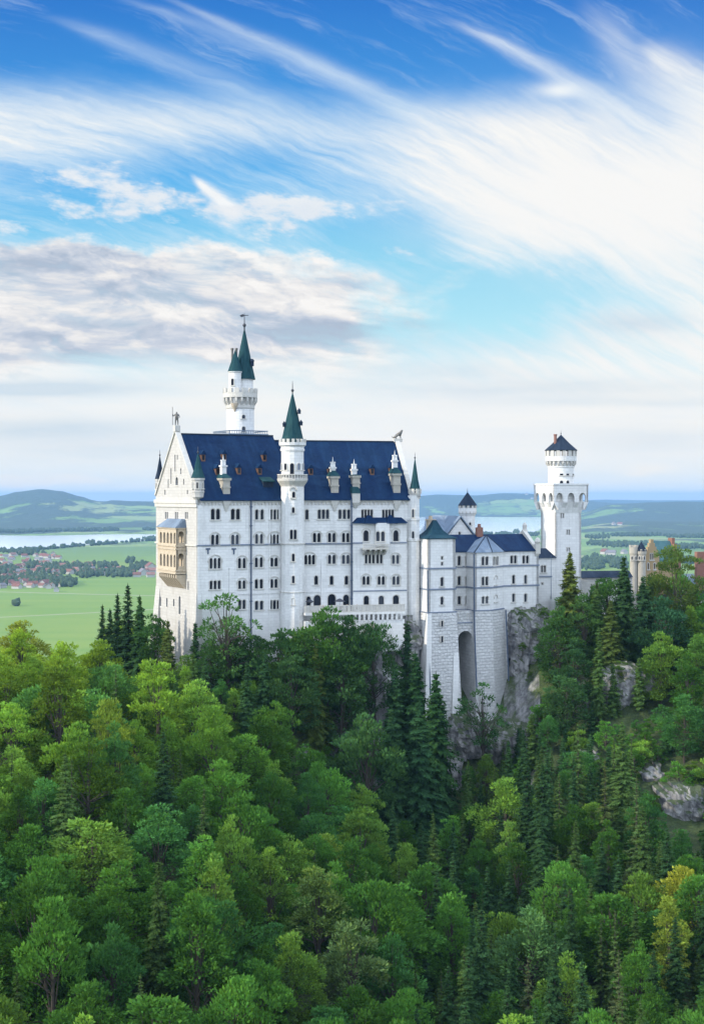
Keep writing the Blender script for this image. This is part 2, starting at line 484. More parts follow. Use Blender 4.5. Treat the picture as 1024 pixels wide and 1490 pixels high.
MAT['redbrick'] = plain('red_brick', (0.20, 0.095, 0.07), 0.85)
# ================================================================== the castle
def arch_loop(u0, u1, z0, z1, n=7, pointed=False):
    r = (u1 - u0) / 2; c = (u0 + u1) / 2; zs = z1 - r
    L = [(u0, z0), (u1, z0)]
    for i in range(n):
        a = math.pi * i / (n - 1)
        L.append((c + r * math.cos(a), zs + r * math.sin(a) * (1.5 if pointed else 1.0)))
    return L

def arch_bar(mb, fr, u, zc, r, wid, v0, v1, n=8, mi=0, a0=0.0, a1=math.pi):
    """a half-round moulding standing out of the wall"""
    for i in range(n):
        a, b = a0 + (a1 - a0) * i / n, a0 + (a1 - a0) * (i + 1) / n
        q = [(u + r * math.cos(a), zc + r * math.sin(a)), (u + (r + wid) * math.cos(a), zc + (r + wid) * math.sin(a)),
             (u + (r + wid) * math.cos(b), zc + (r + wid) * math.sin(b)), (u + r * math.cos(b), zc + r * math.sin(b))]
        mb.extrude(fr, q, v0, v1, mi)

def window(fr, holes, root, px, yt, yb, n=1, lw=5.0, gap=2.0, hood=False, v=0.0, sill=True, depth=0.38, square=False, panem='glass', trim='trim', name='window', pointed=False):
    """n arched lights cut into a wall of the frame; the wall gets their outlines through holes"""
    if not square: lw, gap = lw * 1.14, max(1.1, gap - lw * 0.10)
    pitch = lw + gap
    yt, yb = yt - 0.5, yb + 0.5
    us = []
    for i in range(n):
        c = px + (i - (n - 1) / 2) * pitch
        us.append((fr.u(c - lw / 2, v), fr.u(c + lw / 2, v)))
    uc = fr.u(px, v)
    z1, z0 = fr.z(yt, uc, v), fr.z(yb, uc, v)
    mb = MB(); pb = MB()
    for a, b in us:
        if square: loop = [(a, z0), (b, z0), (b, z1), (a, z1)]
        else: loop = arch_loop(a, b, z0, z1, pointed=pointed)
        if holes is not None: holes.append(loop)
        pb.extrude(fr, [(a - .05, z0 - .05), (b + .05, z0 - .05), (b + .05, z1 + .05), (a - .05, z1 + .05)], v + depth - 0.06, v + depth)
        if not square and not hood:
            arch_bar(mb, fr, (a + b) / 2, z1 - (b - a) / 2, (b - a) / 2 + 0.05, 0.16, v - 0.09, v - 0.003, 6)
    if not square:
        for a, b in us:
            for q in (a - 0.13, b + 0.01):
                mb.box(fr, q, q + 0.12, v - 0.07, v - 0.003, z0 - 0.04, z1 - (b - a) / 2 + 0.02)
    L, Rr = us[0][0], us[-1][1]
    if hood:
        hw_ = (Rr - L) / 2 + 0.28
        for q in (L - 0.27, Rr + 0.15):
            mb.box(fr, q, q + 0.12, v - 0.07, v - 0.003, z0 - 0.04, z1 - hw_ * 0.62 + 0.02)
    if sill:
        mb.box(fr, L - 0.30, Rr + 0.30, v - 0.20, v - 0.003, z0 - 0.26, z0 - 0.03)
    if hood:
        hw = (Rr - L) / 2 + 0.28
        arch_bar(mb, fr, (L + Rr) / 2, z1 - hw * 0.62, hw, 0.20, v - 0.17, v - 0.003, 10)
        if n > 1:
            for (a, b), (c, d) in zip(us, us[1:]):
                m_ = (b + c) / 2
                mb.box(fr, m_ - 0.09, m_ + 0.09, v - 0.06, v - 0.003, z0, z1 - 0.3)
    if square:
        for q in (L - 0.16, Rr + 0.02):
            mb.box(fr, q, q + 0.14, v - 0.08, v - 0.003, z0, z1 + 0.0)
        mb.box(fr, L - 0.16, Rr + 0.16, v - 0.10, v - 0.003, z1 + 0.002, z1 + 0.17)
    o = mb.build(name, MAT[trim], root)
    p = pb.build('pane', MAT[panem], o)
    return o

def round_window(root, cx_, cy_, r, ang, z0, z1, w, arched=True, n=1, panem='glass', name='window'):
    """a window on a round tower; ang is the compass direction it faces (degrees, -90 = towards the camera)"""
    a = R(ang)
    ox, oy = cx_ + r * math.cos(a), cy_ + r * math.sin(a)
    fr = Frame(ox, oy, ang + 90)
    sag = r - math.sqrt(max(0.0, r * r - (w * n * 0.75) ** 2))
    mb, pb = MB(), MB()
    for i in range(n):
        c = (i - (n - 1) / 2) * w * 1.45
        loop = arch_loop(c - w / 2, c + w / 2, z0, z1) if arched else [(c - w / 2, z0), (c + w / 2, z0), (c + w / 2, z1), (c - w / 2, z1)]
        pb.extrude(fr, loop, -0.03, sag + 0.12)
        if arched: arch_bar(mb, fr, c, z1 - w / 2, w / 2 + 0.01, 0.14, -0.13, sag + 0.1, 6)
        for q in (c - w / 2 - 0.13, c + w / 2 + 0.01):
            mb.box(fr, q, q + 0.12, -0.12, sag + 0.1, z0, z1 - (w / 2 if arched else 0))
    mb.box(fr, -w * n * 0.75 - 0.2, w * n * 0.75 + 0.2, -0.2, sag + 0.1, z0 - 0.2, z0 - 0.003)
    o = mb.build(name, MAT['trim'], root)
    pb.build('pane', MAT[panem], o)
    return o

def merlons(mb, cx_, cy_, r, n, w, t, z0, z1, a0=0.0):
    for i in range(n):
        a = a0 + 360.0 * i / n
        fr = Frame(cx_ + r * math.cos(R(a)), cy_ + r * math.sin(R(a)), a + 90)
        mb.box(fr, -w / 2, w / 2, 0, t, z0, z1)

def brackets(mb, cx_, cy_, r0, r1, n, w, z0, z1, a0=0.0):
    """wedge corbels that carry a round parapet"""
    for i in range(n):
        a = a0 + 360.0 * i / n
        fr = Frame(cx_, cy_, a + 90)
        prof = [(-r0 + 0.25, z0), (-r0, z0), (-r1 + 0.02, z0 + (z1 - z0) * 0.62), (-r1 + 0.02, z1), (-r0 + 0.25, z1)]
        lo = [fr.P(-w / 2, v, z) for v, z in prof]; hi = [fr.P(w / 2, v, z) for v, z in prof]
        mb.loft(lo, hi)

def finial(root, x, y, z0, z1, r=0.22, name='finial', m='iron', ball=True):
    mb = MB(); h = z1 - z0
    prof = [(r * 1.6, z0 - 0.25), (r, z0), (r * 0.7, z0 + h * 0.22)]
    if ball: prof += [(r * 2.0, z0 + h * 0.30), (r * 2.0, z0 + h * 0.38), (r * 0.6, z0 + h * 0.44)]
    prof += [(r * 0.5, z0 + h * 0.7), (0.03, z1)]
    mb.lathe(x, y, prof, 10)
    return mb.build(name, MAT[m], root, smooth=True)

def ray_plane(px, py, p0, n):
    d = Vector(((px - CX) / F, 1.0, -(py - HY) / F))
    return d * (p0.dot(n) / d.dot(n))

# ------------------------------------------------------------------ palace: two blocks that meet at a flat angle
PB = -46.0
P1 = Frame(-32.14, 300.0, 28.0)
UJ = P1.u(424)
_j = P1.P(UJ, 0, 0)
P2 = Frame(_j.x, _j.y, 14.0)
WID = 24.2
RZ1, RZ2, EV = 13.2, 12.15, -0.25
U2 = P2.u(601)
palace = thing('palace', P1.P(UJ, 6, PB), 'long white palace with blue slate roofs, gable statue and rows of arched windows', 'palace')

h1, h2, hb = [], [], []
W1 = lambda *a, **k: window(P1, h1, palace, *a, **k)
W2 = lambda *a, **k: window(P2, h2, palace, *a, **k)
# block one, five rows
W1(313.5, 741, 755.5, 2, 5, 2.4); W1(342.5, 741, 755.5, 2, 5, 2.4); W1(377.5, 742, 755.5, 2, 4, 3.6); W1(400, 742, 755.5, 3, 3.6, 1.8)
W1(312.8, 778.5, 792, 2, 4.2, 2, True); W1(342, 778.5, 792, 2, 4.2, 2, True); W1(377, 777.5, 790.5, 2, 3.8, 3, True); W1(399, 778, 791, 3, 3.6, 1.8, True)
W1(313, 812.5, 827, 3, 3.7, 2, True); W1(352, 812.5, 826.5, 2, 4, 2.6, True); W1(376.6, 811.5, 825, 2, 4, 3, True); W1(398.6, 812, 824, 2, 4.4, 1.8, True)
W1(313, 845.5, 857, 3, 3.7, 2); W1(352, 845, 856.5, 2, 3.8, 2.4, True); W1(376.6, 843.5, 856, 2, 4, 3); W1(398.6, 843, 855, 2, 4, 2, True)
W1(352, 873.5, 886, 2, 4, 2); W1(377, 875, 887, 2, 4.4, 2.6); W1(399.5, 874, 886, 3, 4, 1.4)
# block two, left of the projecting bay
W2(446.5, 742, 755.5, 1, 4, 2); W2(470.5, 742, 754.5, 3, 4, 1.8); W2(501, 742, 754.5, 3, 4, 2.2)
W2(460.8, 776, 788.5, 2, 4, 2.2, True); W2(482.7, 776, 788.5, 2, 4, 2.2, True); W2(503, 776, 788.5, 2, 3.8, 2.2, True)
W2(450.5, 808, 821, 3, 3.6, 1.8, True); W2(482.7, 808, 820, 2, 4, 2.2, True); W2(503, 808, 820, 2, 4, 2.2, True)
W2(460, 838.5, 850.5, 1, 4.6); W2(482.4, 838.5, 850.5, 1, 4.6); W2(504, 838.5, 850.5, 1, 4.6)
W2(449, 868.5, 881, 1, 5.4, name='doorway', sill=False); W2(461.4, 866.5, 881.5, 1, 9, name='doorway', sill=False); W2(482.6, 865, 881.5, 1, 10, name='doorway', sill=False); W2(503.6, 866, 881, 1, 7.6, name='doorway', sill=False)
# above the bay roof
W2(534, 742, 753, 4, 2.8, 1.5); W2(564.5, 742, 753.5, 4, 3, 1.4)

mb = MB()
ur = UJ + 1.5
mb.extrude(P1, [(0, PB), (UJ, PB), (UJ, EV), (0, EV)], 0, 0.9, holes=h1, back=False)
ub0, ub1 = P2.u(512), P2.u(590)
mb.extrude(P2, [(0, PB), (U2, PB), (U2, EV), (0, EV)], 0, 0.9, holes=h2, back=False)
# ends and backs
for fr, a, b in ((P1, 0.0, UJ + 0.4), (P2, -4.5, U2)):
    mb.face([fr.P(b, WID, PB), fr.P(a, WID, PB), fr.P(a, WID, EV), fr.P(b, WID, EV)])
mb.face([P2.P(U2, 0, PB), P2.P(U2, WID, PB), P2.P(U2, WID, EV), P2.P(U2, 0, EV)])
mb.face([P1.P(UJ + 0.4, 1, EV), P1.P(UJ + 0.4, WID, EV), P1.P(UJ + 0.4, WID / 2, RZ1 - 0.2)])
# battered foot
lo = [P1.P(0.02, -0.9, PB), P1.P(UJ, -0.9, PB), P1.P(UJ, 0.5, PB), P1.P(0.02, WID, PB)]
hi = [P1.P(0.02, -0.02, -28.2), P1.P(UJ, -0.02, -28.2), P1.P(UJ, 0.5, -28.2), P1.P(0.02, WID, -28.2)]
def flare(v0, v1, dv0, dv1, zt, zb, out):
    lo_ = [P1.P(-out, v0 - dv0, zb), P1.P(1.0, v0 - dv0, zb), P1.P(1.0, v1 + dv1, zb), P1.P(-out, v1 + dv1, zb)]
    hi_ = [P1.P(-0.16, v0, zt), P1.P(1.0, v0, zt), P1.P(1.0, v1, zt), P1.P(-0.16, v1, zt)]
    return lo_, hi_
lo2, hi2 = flare(0.0, 3.2, 0.9, 0.0, -20.2, -36.0, 1.1)
lo3, hi3 = flare(WID - 2.6, WID + 0.05, 0.2, 0.9, -20.0, -36.0, 1.5)
mb.loft(lo, hi)
walls = mb.build('wall', MAT['plaster'], palace)

# gable wall on the west end, with its stone oriel
_b = P1.P(0, WID, 0)
G = Frame(_b.x, _b.y, -62.0)
hg = []
for px in (243, 257.5, 272):
    window(G, hg, palace, px, 745.5, 754.5, 2, 1.7, 0.9, square=True, trim='trim')
window(G, hg, palace, 234, 868.5, 881.5, 1, 1.9, trim='plaster'); window(G, hg, palace, 243.5, 870.5, 882.5, 1, 1.7)
window(G, hg, palace, 253.5, 872, 882, 1, 1.6); window(G, hg, palace, 262, 868, 893.5, 1, 2.3)
window(G, hg, palace, 274.5, 846, 858, 1, 1.5); window(G, hg, palace, 257.8, 694.5, 705.5, 1, 3.0, hood=True)
for px, a, b, w in ((249.5, 681, 704, 1.6), (255.4, 661, 686, 1.5), (258.8, 661.5, 669, 1.4), (263.6, 681, 690, 1.6), (268, 696.5, 705, 1.6), (245.5, 697, 710, 1.4),
                    (240.8, 712.5, 720, 1.6), (273.4, 712.5, 719, 1.8)):
    u0, u1 = G.u(px - w / 2), G.u(px + w / 2)
    hg.append(arch_loop(u0, u1, G.z(b, u0), G.z(a, u0)))
    niches = MB(); niches.extrude(G, [(u0 - .05, G.z(b, u0) - .05), (u1 + .05, G.z(b, u0) - .05), (u1 + .05, G.z(a, u0) + .05), (u0 - .05, G.z(a, u0) + .05)], 0.34, 0.40)
    niches.build('blind_niche', MAT['trim'], palace)
mb = MB()
gz = RZ1 + 0.75
mb.extrude(G, [(0, PB), (WID, PB), (WID, EV + 0.6), (WID / 2, gz), (0, EV + 0.6)], -0.12, 0.55, holes=hg, back=True)
mb.loft(lo2, hi2); mb.loft(lo3, hi3)
mb.build('gable_wall', MAT['plaster_warm'], palace)
mb = MB()   # coping on the gable slopes and the bands below
for s in (0, 1):
    q = [(0 if s == 0 else WID, EV + 0.3), (WID / 2, gz + 0.0), (WID / 2, gz + 0.45), (-0.3 if s == 0 else WID + 0.3, EV + 0.7)]
    if s: q = [q[0], q[3], q[2], q[1]]
    mb.extrude(G, q, -0.42, 0.75)
mb.box(G, -0.3, WID + 0.35, -0.55, -0.123, -1.5, -0.7)
mb.box(G, -0.2, WID + 0.25, -0.38, -0.123, -2.3, -1.504)
mb.box(G, -0.1, WID + 0.2, -0.42, -0.123, -10.45, -10.1)
mb.build('gable_coping', MAT['trim'], palace)

# right gable end
GE = P2.off(U2, 0, 90)
mb = MB()
mb.extrude(GE, [(0, EV - 2), (WID, EV - 2), (WID, EV + 0.5), (WID / 2, RZ2 + 0.95), (0, EV + 0.5)], -0.25, 0.75)
mb.build('gable_coping', MAT['trim'], palace)

def gable_roof(fr, u0, u1, rz, ov, z0=EV, name='roof', m='slate', wid=WID, th=0.22):
    mb = MB(); h = wid / 2; sl = (rz - z0) / h
    zo = z0 - ov * sl
    for s in (0, 1):
        va, vb = (-ov, h) if s == 0 else (wid + ov, h)
        lo_ = [fr.P(u0, va, zo), fr.P(u1, va, zo), fr.P(u1, vb, rz), fr.P(u0, vb, rz)]
        hi_ = [p + Vector((0, 0, th)) for p in lo_]
        if s: lo_.reverse(); hi_.reverse()
        mb.loft(lo_, hi_)
    return mb
mb = gable_roof(P1, 0.4, UJ + 1.2, RZ1, 0.65)
r1 = mb.build('roof', MAT['slate'], palace)
mb = gable_roof(P2, -2.5, U2 - 0.6, RZ2, 0.65)
r2 = mb.build('roof', MAT['slate'], palace)
mb = MB()
mb.box(P1, 0.4, UJ + 1.25, WID / 2 - 0.16, WID / 2 + 0.16, RZ1 + 0.1, RZ1 + 0.42)
mb.build('ridge_cap', MAT['slate_dark'], r1)
mb = MB()
mb.box(P2, -2.2, U2 - 0.7, WID / 2 - 0.16, WID / 2 + 0.16, RZ2 + 0.1, RZ2 + 0.42)
mb.build('ridge_cap', MAT['slate_dark'], r2)

# cornice with corbel frieze, bands, pipes
mb = MB()
for fr, a, b in ((P1, 0.6, UJ), (P2, 0.0, U2 - 0.1)):
    mb.box(fr, a, b, -0.50, -0.003, EV - 0.75, EV - 0.35)
    mb.box(fr, a, b, -0.22, -0.003, EV - 1.02, EV - 0.754)
    k = int((b - a) / 0.8)
    for i in range(k):
        u = a + (i + 0.5) * (b - a) / k
        mb.extrude(fr, [(u - 0.24, EV - 1.024), (u - 0.13, EV - 1.62), (u + 0.13, EV - 1.62), (u + 0.24, EV - 1.024)], -0.22, -0.003)
mb.build('cornice', MAT['trim'], palace)
mb = MB()
zb = -10.27
mb.box(P1, 0.05, P1.u(407), -0.20, -0.003, zb - 0.16, zb + 0.16)
mb.build('string_course', MAT['sill'], palace); mb = MB()
mb.box(P2, P2.u(443), ub0, -0.20, -0.003, zb - 0.16, zb + 0.16)
mb.build('string_course', MAT['sill'], palace)
mb = MB()
z2 = P2.z(860.5, 10)
mb.box(P2, P2.u(443), ub0, -0.14, -0.003, z2 - 0.14, z2 + 0.14)
mb.box(P1, P1.u(347), P1.u(407), -0.14, -0.003, z2 - 0.14, z2 + 0.14)
for px in (392, 406.5):
    u = P1.u(px); mb.box(P1, u - 0.2, u + 0.2, -0.10, -0.003, PB, EV - 1.65)
u = P2.u(470); mb.box(P2, u - 0.5, u + 0.5, -0.16, -0.003, PB, P2.z(818, u))
u = P1.u(337); mb.box(P1, u - 0.6, u + 0.6, -0.16, -0.003, P1.z(862, u), P1.z(826, u))
mb.box(P1, 0.02, 0.9, -0.12, -0.003, PB + 8, EV - 1.65)
mb.build('wall_band', MAT['plaster'], palace)
for fr, px, v in ((P1, 364.7, 0), (P2, 511.0, -0.35)):
    mb = MB(); u = fr.u(px, v)
    mb.tube([fr.P(u, v - 0.25, EV - 0.4), fr.P(u, v - 0.25, PB + 4)], 0.17, 8)
    for k in range(9):
        z = EV - 2 - k * 4; mb.box(fr, u - 0.24, u + 0.24, v - 0.46, v - 0.06, z - 0.12, z + 0.12)
    mb.build('downpipe', MAT['pipe'], palace)
for px in (302.5, 340):
    mb = MB(); u = P1.u(px); z = P1.z(801, u)
    mb.extrude(P1, [(u - 0.5, z + 0.5), (u - 0.5, z + 0.2), (u - 0.16, z + 0.1), (u - 0.12, z - 0.8), (u + 0.12, z - 0.8), (u + 0.16, z + 0.1), (u + 0.5, z + 0.2), (u + 0.5, z + 0.5)], -0.14, -0.003)
    mb.build('wall_anchor', MAT['pipe'], palace)

# projecting bay of the second block with its canopy roof and balcony
vb = -0.9
hbay = []
WB = lambda *a, **k: window(P2, hbay, palace, *a, v=vb, **k)
WB(532.5, 772, 787, 1, 6.5, hood=True); WB(576, 772, 787, 1, 6.5, hood=True)
WB(538, 807, 819.5, 3, 3, 2.2); WB(552, 807, 819.5, 2, 3, 2.2); WB(575.4, 808, 820, 2, 3.6, 2.4, True)
WB(532.5, 839, 850.5, 2, 3.8, 2.0, True); WB(554.6, 839, 850.5, 2, 3.8, 2.0, True); WB(576, 839, 850.5, 2, 3.8, 2.0, True)
WB(533, 867.5, 880.5, 1, 6.6, name='doorway', sill=False); WB(554.6, 867.5, 880.5, 1, 6.8, name='doorway', sill=False); WB(576, 866.5, 880, 1, 7.6, name='doorway', sill=False)
mb = MB()
zt = P2.z(761, ub0)
mb.extrude(P2, [(ub0, PB), (ub1, PB), (ub1, zt), (ub0, zt)], vb, -0.01, holes=hbay, back=False)
mb.build('bay_wall', MAT['plaster'], palace)
mb = MB()
ox0, ox1 = P2.u(543.5), P2.u(563)
ho = []
orl = window(P2, ho, palace, 553.4, 774, 787, 2, 4.6, 2.6, v=vb - 1.0, hood=False)
mb.extrude(P2, [(ox0, P2.z(794, ox0)), (ox1, P2.z(794, ox0)), (ox1, zt), (ox0, zt)], vb - 1.0, vb - 0.003, holes=ho, back=False)
mb.build('oriel', MAT['plaster'], palace)
mb = MB()   # canopy
za, zc_ = P2.z(761.5, ub0), P2.z(751, ub0)
a, b = ub0 - 0.1, ub1 + 0.2
um = (ox0 + ox1) / 2
lo = [P2.P(a, vb - 0.7, za), P2.P(b, vb - 0.7, za), P2.P(b, 0, za), P2.P(a, 0, za)]
hi = [P2.P(a + 2.0, -0.25, zc_ - 0.3), P2.P(b - 2.0, -0.25, zc_ - 0.3), P2.P(b - 1.2, -0.003, zc_ - 0.3), P2.P(a + 1.2, -0.003, zc_ - 0.3)]
mb.loft(lo, hi)
for u0, u1 in ((um - 4.2, um - 1.2), (um + 0.9, um + 3.4)):
    lo = [P2.P(u0, vb - 1.1, za - 0.05), P2.P(u1, vb - 1.1, za - 0.05), P2.P(u1, 0, za - 0.05), P2.P(u0, 0, za - 0.05)]
    hi = [P2.P((u0 + u1) / 2 - .3, -0.3, zc_ + 0.2), P2.P((u0 + u1) / 2 + .3, -0.3, zc_ + 0.2), P2.P((u0 + u1) / 2 + .3, -0.01, zc_ + 0.2), P2.P((u0 + u1) / 2 - .3, -0.01, zc_ + 0.2)]
    mb.loft(lo, hi)
mb.build('bay_roof', MAT['slate'], palace)
mb = MB()   # bands on the bay
for y in (790, 860):
    z = P2.z(y, ub0); mb = MB()
    if y == 790:
        mb.box(P2, ub0 - 0.02, P2.u(526), vb - 0.16, vb - 0.003, z - 0.14, z + 0.14); mb.build('string_course', MAT['sill'], palace); mb = MB(); mb.box(P2, P2.u(566), ub1 + 0.02, vb - 0.16, vb - 0.003, z - 0.14, z + 0.14)
    else: mb.box(P2, ub0 - 0.02, ub1 + 0.02, vb - 0.12, vb - 0.003, z - 0.12, z + 0.12)
    mb.build('string_course', MAT['sill'], palace)
mb = MB()   # balcony
c0, c1 = P2.u(526.5, vb - 1.2), P2.u(563.5, vb - 1.2)
zt_, zb_ = P2.z(791, c0), P2.z(797.5, c0)
mb.box(P2, c0, c1, vb - 2.1, vb - 0.003, zb_ - 0.25, zb_)
for k in range(14):
    u = c0 + 0.1 + k * (c1 - c0 - 0.3) / 13
    mb.box(P2, u, u + 0.16, vb - 2.05, vb - 1.9, zb_, zt_ - 0.2)
mb.box(P2, c0, c1, vb - 2.1, vb - 1.85, zt_ - 0.2, zt_)
for k in range(5):
    u = c0 + 0.4 + k * (c1 - c0 - 1.0) / 4
    prof = [(vb - 0.003, zb_ - 1.5), (vb - 0.3, zb_ - 1.4), (vb - 2.0, zb_ - 0.5), (vb - 2.0, zb_ - 0.254), (vb - 0.003, zb_ - 0.254)]
    mb.loft([P2.P(u, p, q) for p, q in prof], [P2.P(u + 0.35, p, q) for p, q in prof])
mb.build('balcony', MAT['trim'], palace)

# west oriel: two storeys of sandstone arcades on corbels
LV = -2.4
ua, uc = G.u(229.5, LV), G.u(271.5, 0)
ub_ = G.u(258.0, LV)
L1 = G.off(0, LV)
SF = Frame.two(G.P(uc, LV, 0), G.P(uc, 0, 0))
slen = -LV
def lz(py, px=245): return L1.z(py, L1.u(px))
hl, hs = [], []
for y0, y1 in ((774.5, 790.5), (806.5, 824.5)):
    for k in range(5):
        pxc = 234.0 + k * 5.0
        uu = L1.u(pxc)
        hl.append(arch_loop(uu - 0.62, uu + 0.62, lz(y1), lz(y0)))
    hs.append(arch_loop(0.55, 1.75, lz(y1) + 0.2, lz(y0) + 0.3))
mb = MB()
ztop, zbot = lz(767), lz(834)
mb.extrude(L1, [(ua, zbot), (uc, zbot), (uc, ztop), (ua, ztop)], 0, 0.45, holes=hl)
mb.extrude(SF, [(0.05, zbot), (slen, zbot), (slen, ztop), (0.05, ztop)], 0, 0.45, holes=hs)
mb.box(G, ua, ua + 0.45, LV + 0.455, -0.13, zbot, ztop)
mb.box(G, ua + 0.5, uc - 0.5, LV + 1.9, LV + 2.2, zbot + 0.6, ztop - 0.3)
for y in (768, 793.5, 798, 829, 833):
    z = lz(y); mb.box(G, ua - 0.2, uc + 0.2, LV - 0.2, -0.2, z - 0.18, z + 0.18)
loggia = mb.build('loggia', MAT['sandstone'], palace)
mb = MB()
for k in range(9):
    u = ua + 0.3 + k * (uc - ua - 0.9) / 8
    prof = [(-0.13, lz(856)), (-0.4, lz(855)), (LV + 0.1, lz(840)), (LV + 0.1, zbot - 0.2), (-0.13, zbot - 0.2)]
    mb.loft([G.P(u, p, q) for p, q in prof], [G.P(u + 0.55, p, q) for p, q in prof])
prof = [(-0.13, lz(852)), (-0.25, lz(852)), (LV + 0.9, zbot - 0.25), (-0.13, zbot - 0.25)]
mb.loft([G.P(ua + 0.1, p, q) for p, q in prof], [G.P(uc - 0.1, p, q) for p, q in prof])
mb.build('corbel', MAT['sandstone'], loggia)
mb = MB()
ze, zr = lz(767.5), lz(755)
lo = [G.P(ua - 0.3, LV - 0.35, ze), G.P(uc + 0.3, LV - 0.35, ze), G.P(uc + 0.3, -0.13, ze), G.P(ua - 0.3, -0.13, ze)]
hi = [G.P(ua + 2.0, -0.9, zr), G.P(uc - 0.6, -0.9, zr), G.P(uc - 0.3, -0.14, zr), G.P(ua + 1.5, -0.14, zr)]
mb.loft(lo, hi)
mb.build('roof', MAT['lead'], loggia)

# corner turrets
def corner_turret(px, Y, r, ytip, ycone, ybody, ybase, cone='copper', body='plaster_warm', crown=False):
    c = at(px, 0, Y); x = c.x; z = lambda p: pz(p, Y)
    mb = MB()
    mb.lathe(x, Y, [(r * 0.25, z(ybase) - 0.6), (r * 0.9, z(ybase) + 0.3), (r * 0.92, z(ybody)), (r, z(ybody) + 0.05), (r, z(ybody) + 0.4), (r * 0.92, z(ybody) + 0.45), (r * 0.92, z(ycone) - 0.5), (r * 1.06, z(ycone) - 0.4), (r * 1.06, z(ycone))], 8, a0=R(22.5))
    o = mb.build('corner_turret', MAT[body], palace)
    mb = MB()
    zc = z(ycone) + (0.5 if crown else 0)
    h = z(ytip) - zc
    mb.lathe(x, Y, [(r * 1.08, zc), (r * 0.62, zc + h * 0.36), (r * 0.1, zc + h * 0.97), (0.02, zc + h)], 8, a0=R(22.5))
    mb.build('cone_roof', MAT[cone], o)
    finial(o, x, Y, z(ytip) - 0.3, z(ytip) + 1.5, 0.10, m='iron')
    for a in (-150, -90, -30):
        round_window(o, x, Y, r * 0.87, a, z(ybody) + 0.9, z(ycone) - 0.9, 0.34)
    if crown:
        mb = MB(); merlons(mb, x, Y, r * 1.14, 8, 0.62, 0.3, z(ycone), z(ycone) + 1.1, 22.5)
        mb.build('battlement', MAT['trim'], o)
    return o
corner_turret(288.0, 300.6, 1.40, 660, 695.5, 717, 725.5)
corner_turret(232.5, 322.0, 1.05, 664, 697, 717, 727, cone='slate_dark')
YR = P2.Y(U2 - 0.2, 0.2)
corner_turret(603.5, YR, 1.25, 668, 718.5, 719.5, 726, crown=True)
mb = MB(); xr = at(601.5, 0, YR).x; z = lambda p: pz(p, YR)   # the octagonal buttress below the right turret
mb.lathe(xr, YR, [(1.35, z(800) - 30), (1.35, z(788)), (1.55, z(787)), (1.55, z(784)), (1.35, z(783)), (1.35, z(758)), (1.5, z(757)), (1.5, z(754)), (1.35, z(753)), (1.35, z(721))], 8, a0=R(22.5))
bt = mb.build('corner_buttress', MAT['plaster'], palace)
for y0, y1 in ((753, 741), (784, 773)):
    round_window(bt, xr, YR, 1.27, -97, z(y0), z(y1), 0.45)

# dormers, chimneys, hatch
def roof_n(rz): return Vector((0, -(rz - EV), WID / 2)).normalized()
def roof_hit(fr, rz, px, py):
    n2 = roof_n(rz)
    n = Vector((-fr.s * n2.y, fr.c * n2.y, n2.z))
    return ray_plane(px, py, fr.P(0, 0, EV + 0.2), n)
def dormer(fr, rz, px, py, w=0.9, h=1.55):
    p = roof_hit(fr, rz, px, py + 5)
    d = Frame(p.x, p.y, math.degrees(math.atan2(fr.s, fr.c)))
    mb = MB()
    zb = p.z - 0.35
    lo = [d.P(-w / 2, -0.35, zb), d.P(w / 2, -0.35, zb), d.P(w / 2, 1.8, zb), d.P(-w / 2, 1.8, zb)]
    hi = [q + Vector((0, 0, h)) for q in lo]
    mb.loft(lo, hi)
    o = mb.build('dormer', MAT['wood'], palace)
    mb = MB()
    mb.loft([d.P(-w / 2 - 0.2, -0.6, zb + h - 0.1), d.P(w / 2 + 0.2, -0.6, zb + h - 0.1), d.P(0, -0.6, zb + h + 0.85)],
            [d.P(-w / 2 - 0.2, 2.2, zb + h - 0.1), d.P(w / 2 + 0.2, 2.2, zb + h - 0.1), d.P(0, 2.2, zb + h + 0.85)])
    mb.build('roof', MAT['slate'], o)
    mb = MB(); mb.box(d, -w * 0.28, w * 0.28, -0.40, -0.353, zb + 0.35, zb + h - 0.25)
    mb.build('hatch', MAT['glass'], o)
for px, py in ((295, 664), (325.5, 663), (316, 684), (347, 683), (377, 683.5), (384, 664)):
    dormer(P1, RZ1, px, py)
for px, py in ((452, 684), (479.6, 684), (513.5, 683), (541, 684), (569, 683)):
    dormer(P2, RZ2, px, py)
